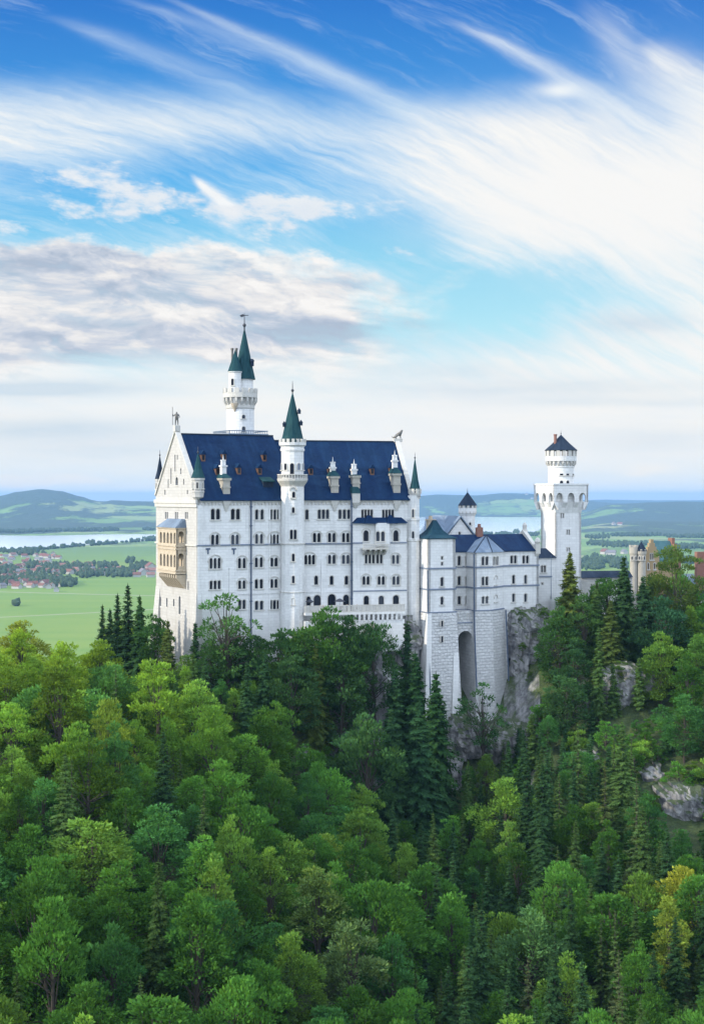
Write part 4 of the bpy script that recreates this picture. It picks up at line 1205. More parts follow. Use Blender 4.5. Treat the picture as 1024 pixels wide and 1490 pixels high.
block(pD, ZD, [(-0.2, -1.6), (0.9, -1.6), (1.6, -0.6), (1.6, 0), (-0.2, 0)], {0: hD, 1: hE}, frames=(0, 1, 4))
mb = MB(); zt = ZD
ap = K0.P(K0.u(709, 2), 2.6, kz(778.5, 2.6, 709))
pts = [K0.P(d0 - .25, -4.4, zt), K0.P(d1 + .1, -4.4, zt), K0.P(e0 + .3, -0.9, zt), K0.P(e0 + .3, 6, zt), K0.P(d0 - .25, 6, zt)]
for i in range(5): mb.face((pts[i], pts[(i + 1) % 5], ap))
mb.face(list(reversed(pts)))
mb.build('bay_hip_roof', MAT['lead'], bower)
mb = MB()
for q in (pts[0], pts[1], pts[2]): mb.tube([q + Vector((0, 0, .06)), ap + Vector((0, 0, .06))], 0.11, 5)
mb.build('roof_ridge', MAT['slate_dark'], bower)

# (e) right wing, px 731-783
f0, f1 = e0 + 0.003, K0.u(783.5, 0)
fG = Frame.two(K0.P(f0, 0, 0), K0.P(f1, 0, 0))
hG = []
for px in (747, 764.5): window(fG, hG, bower, px, 809, 819.5, 2, 3.4, 1.8)
for y0, y1 in ((837.5, 849), (864.5, 875.5)):
    for px in (747, 764.5): window(fG, hG, bower, px, y0, y1, 1, 3.4)
ZG = kz(802.5, 0, 757)
ZM2 = kz(886, 0, 760)
pts = [K0.P(f0, 0, 0), K0.P(f1, 0, 0), K0.P(f1, 12, 0), K0.P(f0, 12, 0)]
mbp.extrude(fG, [(0, ZM - 8), (f1 - f0, ZM - 8), (f1 - f0, ZG), (0, ZG)], 0, 0.6, holes=hG, back=False)
fH = Frame.two(pts[1], pts[2]); mbp.extrude(fH, [(0, ZM - 8), (12, ZM - 8), (12, ZG), (6, kz(780, 6, 780) + .8), (0, ZG + .3)], 0, 0.6)
mbp.face([pts[3] + Vector((0, 0, ZM - 8)), pts[2] + Vector((0, 0, ZM - 8)), pts[2] + Vector((0, 0, ZG)), pts[3] + Vector((0, 0, ZG))][::-1])
for zz in (ZS1, ZS2): mbs.box(fG, 0, f1 - f0 + 0.15, -0.18, -0.003, zz - 0.17, zz + 0.17)
lo = [K0.P(f0 - 0.5, -1.2, BB), K0.P(K0.u(740, -1), -1.2, BB), K0.P(K0.u(738, -1), 3, BB), K0.P(f0 - 0.5, 3, BB)]
hi = [K0.P(f0 - 0.5, -0.25, ZM2), K0.P(K0.u(736, 0), -0.25, ZM2), K0.P(K0.u(736, 0), 3, ZM2), K0.P(f0 - .5, 3, ZM2)]
mbr.loft(lo, hi)
lo = [K0.P(K0.u(736, 0), -0.1, ZM2 - 7), K0.P(f1 + 0.1, -0.1, ZM2 - 7), K0.P(f1 + .1, 3, ZM2 - 7), K0.P(K0.u(736, 0), 3, ZM2 - 7)]
mbr.loft(lo, [K0.P(K0.u(736, 0), -0.1, ZM2), K0.P(f1 + 0.1, -0.1, ZM2), K0.P(f1 + .1, 3, ZM2), K0.P(K0.u(736, 0), 3, ZM2)])
# main roof over (c) and (e)
mb = MB()
zr = kz(778.5, 6, 720)
ze = ZC
g0, g1 = b1 - 0.2, f1 - 0.3
for va, vb_ in ((-0.4, 6), (12.4, 6)):
    lo = [K0.P(g0, va, ze), K0.P(g1, va, ze), K0.P(g1, vb_, zr), K0.P(g0, vb_, zr)]
    if va > 0: lo.reverse()
    mb.loft(lo, [p + Vector((0, 0, 0.2)) for p in lo])
mb.build('roof', MAT['slate'], bower)
mb = MB()
fr = K0.off(f1 - 0.55, 0, 90)
mb.extrude(fr, [(-0.3, ZG - 1), (12, ZG - 1), (12.3, ZG + .6), (6, zr + 1.2), (-0.3, ZG + 0.6)], -0.5, 0.4)
pp = K0.P(f1 - 0.3, -0.1, ZG + 0.5)
mb.box(Frame(pp.x, pp.y, 22), -0.7, 0.5, -0.4, 0.8, ZG - 0.6, ZG + 1.6)
mb.lathe(pp.x, pp.y + .2, [(0.5, ZG + 1.6), (0.75, ZG + 2.2), (0.5, ZG + 2.8), (0.05, ZG + 3.2)], 8)
pq = K0.P(f1 - 0.3, 6, zr + 1.0); mb.lathe(pq.x, pq.y, [(0.7, zr + .6), (0.5, zr + 1.4), (0.55, zr + 2.2), (0.25, zr + 2.8)], 8)
mb.build('gable_parapet', MAT['trim'], bower)
cpt = K0.P(K0.u(697, 5.5), 5.5, 0)
mb = MB(); mb.box(Frame(cpt.x, cpt.y, 22), -0.75, 0.75, -0.5, 0.5, zr - 1, zr + 1.8); mb.lathe(cpt.x, cpt.y, [(0.45, zr + 1.8), (0.35, zr + 2.6)], 8)
mb.build('chimney', MAT['redbrick'], bower)
for fr, px, v, y0, y1 in ((K0, 621.3, vB + 0.3, 830, 1010), (K0, 688.6, -4.35, 806, 1000), (K0, 735.0, -1.0, 888, 990)):
    u = fr.u(px, v); mb = MB()
    sl = -0.0
    mb.tube([fr.P(u, v - 0.25, fr.z(y0, u, v)), fr.P(u, v - 0.55, ZM - 4), fr.P(u + sl, v - 1.6, fr.z(y1, u, v))], 0.16, 7)
    mb.build('downpipe', MAT['pipe'], bower)
mbp.build('wall', MAT['plaster'], bower)
mbr.build('rusticated_base', MAT['rustic'], bower)
mbs.build('string_course', MAT['sill'], bower)
# slim buttress on the face of the base, next to the arch
mb = MB()
lo = [K0.P(K0.u(655, -8), vB - 3.1, BB), K0.P(K0.u(667, -7), vB - 3.1, BB), K0.P(K0.u(667, -7), vB, BB), K0.P(K0.u(655, -8), vB, BB)]
hi = [K0.P(K0.u(657.5, -5), vB - 0.9, kz(950, vB)), K0.P(K0.u(664, -5), vB - 0.9, kz(950, vB)), K0.P(K0.u(664, -5), vB, kz(950, vB)), K0.P(K0.u(657.5, -5), vB, kz(950, vB))]
mb.loft(lo, hi)
lo = [K0.P(K0.u(612, -6), vB - 2.3, BB), K0.P(K0.u(622, -6), vB - 2.3, BB), K0.P(K0.u(622, -6), vB + 2, BB), K0.P(K0.u(612, -6), vB + 2, BB)]
hi = [K0.P(b0 - .3, vB - 0.35, kz(892, vB)), K0.P(b0 + .8, vB - 0.35, kz(892, vB)), K0.P(b0 + .8, vB + 2, kz(892, vB)), K0.P(b0 - .3, vB + 2, kz(892, vB))]
mb.loft(lo, hi)
mb.build('buttress', MAT['plaster'], bower)

# ------------------------------------------------------------------ knights' house behind, with its round turret
YK = 345.0
ck = at(668, 0, YK)
knights = thing('knights_house', (ck.x, YK, -45), 'white gabled house with pale roof and chimney behind the lower wing', 'house')
fK = Frame(at(646, 0, YK).x, YK, 20)
gL = fK.u(688)
mb = MB()
hk = []
window(fK, hk, knights, 668.5, 774.5, 779.5, 1, 2.4, sill=False)
mb.extrude(fK, [(0.4, -45), (gL, -45), (gL, fK.z(779, 3)), (fK.u(669.5), fK.z(754.5, 3)), (0.4, fK.z(783, 3))], 0, 0.6, holes=hk)
mb.box(fK, 0.4, gL, 0.61, 16, -45, fK.z(786, 3)); mb.build('wall', MAT['plaster'], knights)
mb = MB(); ua, um, ub3 = 0.0, fK.u(669.5), gL + 0.4
zL, zA, zR = fK.z(783.5, 3), fK.z(752.5, 3), fK.z(780.5, 3)
for q in ([(ua - 0.3, zL), (um, zA - .1), (um, zA + .3), (ua - .3, zL + .4)], [(um, zA - .1), (ub3, zR), (ub3, zR + .4), (um, zA + .3)]):
    mb.extrude(fK, q, -0.5, 16.5)
# long pale roof running away to the left
lo = [fK.P(-6.5, -2.0, fK.z(785, -5)), fK.P(0.6, -2.0, fK.z(785, -5)), fK.P(um - 0.6, 9, zA - .2), fK.P(-1.0, 9, zA - .2)]
mb.loft(lo, [p + Vector((0, 0, .25)) for p in lo])
mb.build('roof', MAT['lead'], knights)
mb = MB(); xc = at(626, 0, YK).x
mb.box(Frame(xc, YK - 6, 20), -1.1, 0.5, -0.8, 0.8, -20, pz(757, YK)); mb.box(Frame(xc, YK - 6, 20), -1.3, 0.7, -1.0, 1.0, pz(757, YK) + .003, pz(755, YK)); mb.lathe(xc - .3, YK - 6, [(0.5, pz(755, YK)), (0.4, pz(750, YK))], 8)
mb.build('chimney', MAT['sandstone'], knights)
YT = 352.0
xk = at(680, 0, YT).x; z = lambda p: pz(p, YT)
turret = thing('round_turret', (xk, YT, -45), 'small white round tower with dark cone roof beyond the pale gable', 'tower')
mb = MB(); mb.lathe(xk, YT, [(1.85, -45), (1.8, z(751)), (2.2, z(746)), (2.2, z(739))], 24); mb.build('shaft', MAT['plaster'], turret)
mb = MB(); merlons(mb, xk, YT, 2.24, 12, 0.62, 0.3, z(739), z(735)); brackets(mb, xk, YT, 1.8, 2.22, 14, 0.28, z(750), z(744)); mb.build('battlement', MAT['trim'], turret)
mb = MB(); mb.lathe(xk, YT, [(2.35, z(735.5)), (1.1, z(725)), (0.05, z(716))], 20); mb.build('cone_roof', MAT['slate_dark'], turret)
finial(turret, xk, YT, z(717), z(710), 0.07)
for a in (-120, -75): round_window(turret, xk, YT, 1.8, a, z(764), z(760), 0.45)
# dark stair turret roof end between palace and bower
# ------------------------------------------------------------------ square tower
YQ = 350.0
xq = at(808.5, 0, YQ).x
sq = thing('square_tower', (xq, YQ, -45), 'square white tower with round upper drum and dark cone roof at the right', 'tower')
Q1 = Frame(xq, YQ, 22.6)                     # right face, u to the right
z = lambda p: pz(p, YQ)
S = 7.1
corners = [(0, 0), (S, 0), (S, S), (0, S)]
def sqr(o_, zz): return [Q1.P(-o_, -o_, zz), Q1.P(S + o_, -o_, zz), Q1.P(S + o_, S + o_, zz), Q1.P(-o_, S + o_, zz)]
mb = MB()
faces = [Frame.two(Q1.P(*corners[i], 0), Q1.P(*corners[(i + 1) % 4], 0)) for i in range(4)]
hq = []
for px, y0, y1 in ((818, 747.5, 753.5), (826.5, 771.5, 777.5), (826.5, 797.5, 802)):
    window(faces[0], hq, sq, px, y0, y1, 2, 1.5, 1.0, square=True, sill=False)
for i, fr in enumerate(faces):
    mb.extrude(fr, [(0, -45), (S, -45), (S, z(714)), (0, z(714))], 0, 0.6, holes=hq if i == 0 else (), back=False)
mb.build('shaft', MAT['plaster'], sq)
mb = MB()
O = 1.25
zt, z1_, z2_, z3 = z(705.5), z(719), z(731), z(742)
for fr in faces:
    g = Frame(fr.x + O * fr.s - O * fr.c, fr.y - O * fr.c - O * fr.s, math.degrees(math.atan2(fr.s, fr.c)))
    Lg = S + 2 * O
    loop = [(0, z2_), (0, zt), (Lg, zt), (Lg, z2_)]
    wv = Lg / 3.0
    for kx in (2, 1, 0):
        c = wv * (kx + 0.5); hw = wv * 0.31
        loop += [(c + hw, z2_)] + [(c + hw * math.cos(math.pi * i / 8), z1_ - hw + hw * 1.35 * math.sin(math.pi * i / 8)) for i in range(9)] + [(c - hw, z2_)]
    mb.extrude(g, loop, 0, 0.5)
    for kx in range(4):
        c = wv * kx; w0 = wv * 0.19
        for s0, s1 in (((c - w0 if kx else 0), (c + w0 if kx < 3 else Lg)),):
            prof = [(0, z2_ - .002), (0.5, z2_ - .002), (1.2, z2_ - .002), (1.24, z3), (1.0, z3 + .4)]
            mb.loft([g.P(s0, a, b) for a, b in prof], [g.P(s1, a, b) for a, b in prof])
mb.loft(sqr(0.02, z(746)), sqr(O - 0.42, z2_ + 0.2)); mb.loft(sqr(O - 0.01, zt - 0.9), sqr(O - 0.01, zt - 0.01))
mb.loft(sqr(O + 0.18, zt), sqr(O + 0.18, zt + 0.35))
mb.build('machicolation', MAT['plaster'], sq)
xc, yc = Q1.P(S / 2, S / 2, 0).x, Q1.P(S / 2, S / 2, 0).y
z = lambda p: pz(p, yc)
mb = MB(); mb.lathe(xc, yc, [(3.15, z(708)), (3.15, z(681)), (3.3, z(680)), (3.3, z(678.5)), (3.15, z(678))  , (3.15, z(672)), (3.75, z(671)), (3.8, z(664)), (3.4, z(663.9))], 32); mb.build('drum', MAT['plaster'], sq)
mb = MB(); brackets(mb, xc, yc, 3.15, 3.76, 20, 0.38, z(680), z(671.5)); merlons(mb, xc, yc, 3.84, 16, 0.85, 0.36, z(664), z(655.5), 4)
mb.build('battlement', MAT['trim'], sq)
mb = MB(); mb.lathe(xc, yc, [(4.0, z(655.7)), (4.0, z(655)), (2.1, z(645)), (0.06, z(632.5))], 28); mb.build('cone_roof', MAT['slate_dark'], sq)
mb = MB(); xch = xc - 1.55
mb.lathe(xch, yc - 1.2, [(0.36, z(650)), (0.36, z(634)), (0.46, z(633.8)), (0.46, z(632))], 8); mb.build('chimney', MAT['redbrick'], sq)
finial(sq, xc, yc, z(633), z(626), 0.08)
for a in (-96, -68):
    round_window(sq, xc, yc, 3.15, a, z(706), z(699.5), 0.75); round_window(sq, xc, yc, 3.15, a, z(692), z(689.5), 0.75, arched=False)
round_window(sq, xc, yc, 3.15, -30, z(692), z(689.5), 0.6, arched=False)

# ------------------------------------------------------------------ small connecting house between bower and square tower
YC = 338.0
fL = Frame(at(784, 0, YC).x, YC, 20)
link = thing('connecting_house', (at(797, 0, YC).x, YC, -40), 'low white house with dark roof between the wing and the square tower', 'house')
hl2 = []
window(fL, hl2, link, 790.5, 823.5, 832.5, 2, 2.4, 1.6); window(fL, hl2, link, 789, 848.5, 850.5, 1, 1.8, square=True, sill=False)
zt = fL.z(812, 2); uu = fL.u(815)
mb = MB(); mb.extrude(fL, [(-0.5, -42), (uu, -42), (uu, zt), (-0.5, zt)], 0, 0.5, holes=hl2, back=False); mb.box(fL, -0.5, uu, 0.51, 7, -42, zt); 
mb.build('wall', MAT['plaster'], link)
mb = MB(); za = fL.z(798.5, 2)
lo = [fL.P(-0.5, -0.4, zt), fL.P(fL.u(809), -0.4, zt), fL.P(fL.u(809), 7, zt), fL.P(-0.5, 7, zt)]
hi = [fL.P(-0.5, 3, za), fL.P(fL.u(803), 3, za), fL.P(fL.u(803), 3.5, za), fL.P(-.5, 3.5, za)]
mb.loft(lo, hi); mb.build('roof', MAT['slate_dark'], link)
mb = MB(); z1_ = fL.z(839, 2)
mb.box(fL, 0, uu * 0.6, -0.2, -0.003, z1_ - .15, z1_ + .15); mb.build('string_course', MAT['sill'], link)
mb = MB()
g = fL.off(fL.u(797), -2.0); mb.extrude(g, [(0, -42), (6.0, -42), (6.0, g.z(876, 2)), (2.0, g.z(868, 2)), (0, g.z(868, 2))], 0, 1.0); mb.build('terrace_wall', MAT['plaster'], link)
mb = MB(); p = fL.P(fL.u(801.5, -2.5), -2.5, 0)
mb.tube([Vector((p.x, p.y, -24)), Vector((p.x, p.y, pz(808, p.y)))], [0.09, 0.05], 6)
mast = mb.build('flagpole', MAT['lead']); tag(mast, 'slim pale mast in front of the low house by the square tower', 'flagpole')

# ------------------------------------------------------------------ gatehouse at the right
YG = 378.0
fY = Frame(at(938, 0, YG).x, YG, 24)
gate = thing('gatehouse', (at(955, 0, YG).x, YG, -42), 'ochre gatehouse with stepped gables, slate roof and round corner turrets', 'gatehouse')
def gy(py): return pz(py, YG)
mb = MB()
gw = fY.u(959)
def stepped(g, w, zb, z0, z1, n=5):
    L_ = [(0, zb), (w, zb)]
    for i in range(n):
        L_ += [(w - w / 2 * i / n, z0 + (z1 - z0) * (i + 0.25) / n), (w - w / 2 * i / n, z0 + (z1 - z0) * (i + 1) / n)][0:2]
        L_ += [(w - w / 2 * (i + 1) / n if i < n - 1 else w / 2 + 0.35, z0 + (z1 - z0) * (i + 1) / n)]
    for i in reversed(range(n)):
        L_ += [(w / 2 * (i + 1) / n if i < n - 1 else w / 2 - 0.35, z0 + (z1 - z0) * (i + 1) / n), (w / 2 * i / n, z0 + (z1 - z0) * (i + 1) / n)]
    out_ = []
    for q in L_:
        if not out_ or (abs(q[0] - out_[-1][0]) > 1e-4 or abs(q[1] - out_[-1][1]) > 1e-4): out_.append(q)
    return out_
hgw = []
window(fY, hgw, gate, 948, 806, 814, 2, 1.6, 1.0, trim='trim'); window(fY, hgw, gate, 943, 820, 828, 1, 1.8); window(fY, hgw, gate, 952, 820, 828, 1, 1.8)
mb.extrude(fY, stepped(fY, gw, -42, gy(812), gy(785)), 0, 0.8, holes=hgw)
glen = 13.0
side = Frame.two(fY.P(gw, 0, 0), fY.P(gw + 6.4, glen * 0.62, 0))
mb.box(fY, 0.05, gw - 0.05, 0.81, 3.2, -42, gy(812))
mb.build('wall', MAT['brickyellow'], gate)
# the long range to the right, its roof seen from the side
fR = fY.off(gw, 1.2, -8)
Lr = fR.u(986)
mb = MB(); mb.box(fR, 0.003, Lr, 0, 8, -42, fR.z(817, 3)); mb.build('range_wall', MAT['brickyellow'], gate)
mb = MB()
lo = [fR.P(0, -0.4, fR.z(818, 3)), fR.P(Lr, -0.4, fR.z(818, 3)), fR.P(Lr, 4, fR.z(789, 3)), fR.P(0, 4, fR.z(789, 3))]
mb.loft(lo, [p + Vector((0, 0, .25)) for p in lo])
lo = [fR.P(0, 8.4, fR.z(818, 3)), fR.P(0, 4, fR.z(789, 3)), fR.P(Lr, 4, fR.z(789, 3)), fR.P(Lr, 8.4, fR.z(818, 3))]
mb.loft(lo, [p + Vector((0, 0, .25)) for p in lo])
MAT['slate_green'] = slate('teal_slate', (0.05, 0.12, 0.14), (0.08, 0.16, 0.17))
mb.build('roof', MAT['slate_green'], gate)
fS = fR.off(Lr, -0.6, 90)
mb = MB(); mb.extrude(fS, stepped(fS, 9, -40, fR.z(818, 3), fR.z(783.5, 3), 4), -0.6, 0.2); mb.build('stepped_gable', MAT['redbrick'], gate)
for px, yc_, yb_, rr, lab in ((927.5, 803, 830, 0, 1), ):
    pass
for px, r, ytip, ycr in ((921.5, 0.95, None, 796), (932.8, 1.15, 788, 802)):
    x_ = at(px, 0, YG - 1).x
    mb = MB(); mb.lathe(x_, YG - 1, [(r, -42), (r, gy(808)), (r * 1.2, gy(805)), (r * 1.2, gy(ycr))], 14)
    merlons(mb, x_, YG - 1, r * 1.22, 7, 0.5, 0.25, gy(ycr), gy(ycr - 3))
    o = mb.build('corner_turret', MAT['lucarne'], gate)
    for a in (-120, -70): round_window(o, x_, YG - 1, r * 1.17, a, gy(814), gy(809), 0.4)
    if ytip:
        mb = MB(); mb.lathe(x_, YG - 1, [(r * 1.3, gy(ycr - 1)), (0.05, gy(ytip))], 14); mb.build('cone_roof', MAT['slate_dark'], o)
# white forebuilding under the trees, with a low terrace
fW = Frame(at(978, 0, 362).x, 362, 10)
fore = thing('gate_forebuilding', (at(1000, 0, 362).x, 362, -42), 'pale low building with dark doorways glimpsed below the gatehouse trees', 'house')
hw = []
for px, y0, y1, w in ((991, 890, 903, 2.6), (1003, 888, 904, 4.5), (1013, 886, 900, 2.2)): window(fW, hw, fore, px, y0, y1, 1, w, sill=False)
wL = fW.u(1045)
mb = MB(); mb.extrude(fW, [(0, -45), (wL, -45), (wL, fW.z(873, 4)), (0, fW.z(873, 4))], 0, 0.6, holes=hw); mb.box(fW, 0, wL, 0.61, 8, -45, fW.z(873, 4)); mb.build('wall', MAT['plaster_warm'], fore)
mb = MB(); lo = [fW.P(-.4, -.5, fW.z(873, 4)), fW.P(wL, -.5, fW.z(873, 4)), fW.P(wL, 8.4, fW.z(873, 4)), fW.P(-.4, 8.4, fW.z(873, 4))]
mb.loft(lo, [fW.P(1, 4, fW.z(862, 4)), fW.P(wL - 1, 4, fW.z(862, 4)), fW.P(wL - 1, 4.3, fW.z(862, 4)), fW.P(1, 4.3, fW.z(862, 4))]); mb.build('roof', MAT['slate_dark'], fore)
mb = MB(); g = fW.off(0, -3); mb.box(g, -2, wL, 0, 2.9, -45, g.z(912, 4)); mb.box(g, -2, wL, -0.3, 0.1, g.z(912, 4) + .003, g.z(908, 4)); mb.build('terrace_wall', MAT['trim'], fore)
# curtain range behind the trees between square tower and gatehouse
fU = Frame(at(846, 0, 366).x, 366, 12)
curt = thing('curtain_range', (at(880, 0, 366).x, 366, -42), 'long low range with dark flat roof between the square tower and gatehouse', 'castle wing')
mb = MB(); uL = fU.u(920); mb.box(fU, 0, uL, 0, 5, -45, fU.z(841, 5)); mb.build('wall', MAT['plaster_warm'], curt)
mb = MB(); lo = [fU.P(-.3, -.5, fU.z(840.5, 5)), fU.P(uL, -.5, fU.z(840.5, 5)), fU.P(uL, 5.5, fU.z(840.5, 5)), fU.P(-.3, 5.5, fU.z(840.5, 5))]
mb.loft(lo, [fU.P(0, 2.2, fU.z(831.5, 5)), fU.P(uL, 2.2, fU.z(831.5, 5)), fU.P(uL, 3, fU.z(831.5, 5)), fU.P(0, 3, fU.z(831.5, 5))]); mb.build('roof', MAT['slate_dark'], curt)
fV = Frame(at(999, 0, 392).x, 392, 14)
east = thing('red_brick_gate', (at(1020, 0, 392).x, 392, -42), 'red brick gate building with grey roofs cut off by the right edge', 'gatehouse')
mb = MB(); wl = 14.0; mb.box(fV, 2.6, wl, -1, 0.6, -45, pz(803, 392)); mb.box(fV, 0, 2.58, 0, 1.5, -45, pz(851, 392)); mb.build('wall', MAT['redbrick'], east)
mb = MB(); lo = [fV.P(-3.5, -1, pz(852, 392)), fV.P(3.59, -1, pz(852, 392)), fV.P(3.59, 7, pz(852, 392)), fV.P(-3.5, 7, pz(852, 392))]
mb.loft(lo, [fV.P(-3, 3, pz(836, 392)), fV.P(3.59, 3, pz(836, 392)), fV.P(3.59, 3.4, pz(836, 392)), fV.P(-3, 3.4, pz(836, 392))]); mb.build('roof', MAT['lead'], east)
# ================================================================== the land
rng = random.Random(7)
VAL = -200.0

# ------------------------------------------------------------------ castle hill: ground height along columns of the photograph
COLS = [
    (-300, [(60, -95), (150, -70), (195, -60), (240, -48), (285, -43), (310, -46), (360, -80), (500, -150), (700, -206)]),
    (100,  [(60, -95), (150, -74), (195, -62), (240, -50), (285, -43), (310, -46), (360, -80), (500, -150), (700, -206)]),
    (190,  [(60, -96), (150, -75), (195, -64), (240, -53), (285, -44), (312, -40), (340, -50), (420, -110), (700, -206)]),
    (260,  [(60, -97), (150, -76), (195, -66), (240, -56), (285, -46), (300, -41), (322, -36), (350, -45), (420, -110), (700, -206)]),
    (420,  [(60, -98), (150, -77), (200, -72), (240, -66), (270, -60), (285, -54), (297, -44), (306, -36), (320, -33), (350, -45), (420, -110), (700, -206)]),
    (520,  [(60, -100), (150, -79), (200, -77), (240, -72), (275, -68), (290, -62), (300, -50), (308, -38), (318, -32), (350, -45), (420, -110), (700, -206)]),
    (640,  [(60, -105), (150, -83), (200, -82), (240, -80), (270, -76), (290, -68), (302, -60), (312, -53), (322, -45), (335, -32), (360, -45), (430, -110), (700, -206)]),
    (730,  [(60, -105), (150, -83), (200, -83), (250, -79), (280, -71), (300, -63), (314, -54), (325, -42), (335, -32), (360, -45), (430, -110), (700, -206)]),
    (800,  [(60, -105), (150, -86), (200, -82), (250, -72), (280, -63), (305, -51), (320, -39), (335, -32), (360, -34), (400, -50), (470, -120), (700, -206)]),
    (900,  [(60, -105), (150, -86), (200, -81), (240, -74), (270, -64), (300, -50), (312, -44), (318, -38), (330, -34), (350, -33), (390, -36), (430, -55), (540, -150), (750, -206)]),
    (1024, [(60, -100), (150, -84), (200, -77), (240, -70), (265, -65), (280, -58), (288, -52), (305, -46), (320, -40), (330, -35), (350, -33), (390, -36), (430, -55), (540, -150), (750, -206)]),
    (1400, [(60, -95), (150, -78), (200, -70), (240, -62), (290, -50), (320, -40), (350, -34), (400, -40), (540, -150), (750, -206)]),
]
def _prof(P, Y):
    if Y <= P[0][0]: return P[0][1]
    for (a, za), (b, zb) in zip(P, P[1:]):
        if Y <= b:
            return za + (zb - za) * (Y - a) / (b - a)
    return P[-1][1]
def ground_z(x, Y, rough=True):
    px = CX + F * x / max(Y, 1)
    if px <= COLS[0][0]: z = _prof(COLS[0][1], Y)
    elif px >= COLS[-1][0]: z = _prof(COLS[-1][1], Y)
    else:
        for (a, A), (b, B) in zip(COLS, COLS[1:]):
            if px <= b:
                t = (px - a) / (b - a); t = t * t * (3 - 2 * t)
                z = _prof(A, Y) * (1 - t) + _prof(B, Y) * t; break
    if rough:
        z += mnoise.noise(Vector((x * .05, Y * .05, 3))) * 2.0 + mnoise.noise(Vector((x * .16, Y * .16, 9))) * 0.9
        if px > 560: z += abs(mnoise.noise(Vector((x * .09, Y * .12, 5)))) * 2.5 - 0.6
    return z

def rock_colour(t, pos):
    n1 = noise(t, pos, 0.35, 8, 0.65)
    mp = t.nodes.new('ShaderNodeMapping'); mp.inputs['Scale'].default_value = (1, 1, 0.22); t.links.new(pos, mp.inputs[0])
    n2 = noise(t, mp.outputs[0], 0.8, 7, 0.65, 0.4)
    c = ramp(t, n2 * 0.65 + n1 * 0.35, [(0.30, (0.035, 0.035, 0.038)), (0.43, (0.13, 0.13, 0.135)), (0.53, (0.30, 0.295, 0.29)), (0.68, (0.46, 0.455, 0.445))])
    w = noise(t, pos, 0.16, 4, 0.6)
    return mixc(t, ((w - 0.53) * 4.0).sat() * 0.30, c, (0.24, 0.185, 0.13)), n2

def ground_mat():
    m, t, b = mat('hill_ground', 0.95)
    g = t.nodes.new('ShaderNodeNewGeometry')
    pos = g.outputs['Position']
    s = t.nodes.new('ShaderNodeSeparateXYZ'); t.links.new(g.outputs['True Normal'], s.inputs[0])
    nz = X(t, s.outputs[2])
    rc, n2 = rock_colour(t, pos)
    a = noise(t, pos, 0.25, 7, 0.7); b2 = noise(t, pos, 2.2, 5, 0.7)
    gc = ramp(t, a * 0.6 + b2 * 0.4, [(0.30, (0.014, 0.022, 0.008)), (0.45, (0.035, 0.060, 0.016)), (0.58, (0.070, 0.105, 0.026)), (0.72, (0.135, 0.150, 0.050))])
    f = (nz + (a - 0.5) * 0.5).ss(0.66, 0.50)
    t.links.new(mixc(t, f, gc, rc), b.inputs['Base Color'])
    bump(t, b, b2 + n2 * 1.5, 0.6)
    return m
MAT['ground'] = ground_mat()

NX, NY = 150, 190
vs_, fs_ = [], []
for j in range(NY + 1):
    s = j / NY
    Y = 62 + 290 * s / 0.82 if s < 0.82 else 352 + (760 - 352) * ((s - 0.82) / 0.18) ** 1.3
    half = 60 + Y * 0.42
    for i in range(NX + 1):
        x = -half + 2 * half * i / NX
        vs_.append((x, Y, ground_z(x, Y)))
for j in range(NY):
    for i in range(NX):
        k = j * (NX + 1) + i
        fs_.append((k, k + 1, k + NX + 2, k + NX + 1))
me = bpy.data.meshes.new('hillside'); me.from_pydata(vs_, [], fs_); me.materials.append(MAT['ground'])
me.polygons.foreach_set('use_smooth', [True] * len(me.polygons))
hill = bpy.data.objects.new('hillside', me); COL.objects.link(hill); tag(hill, kind='structure')

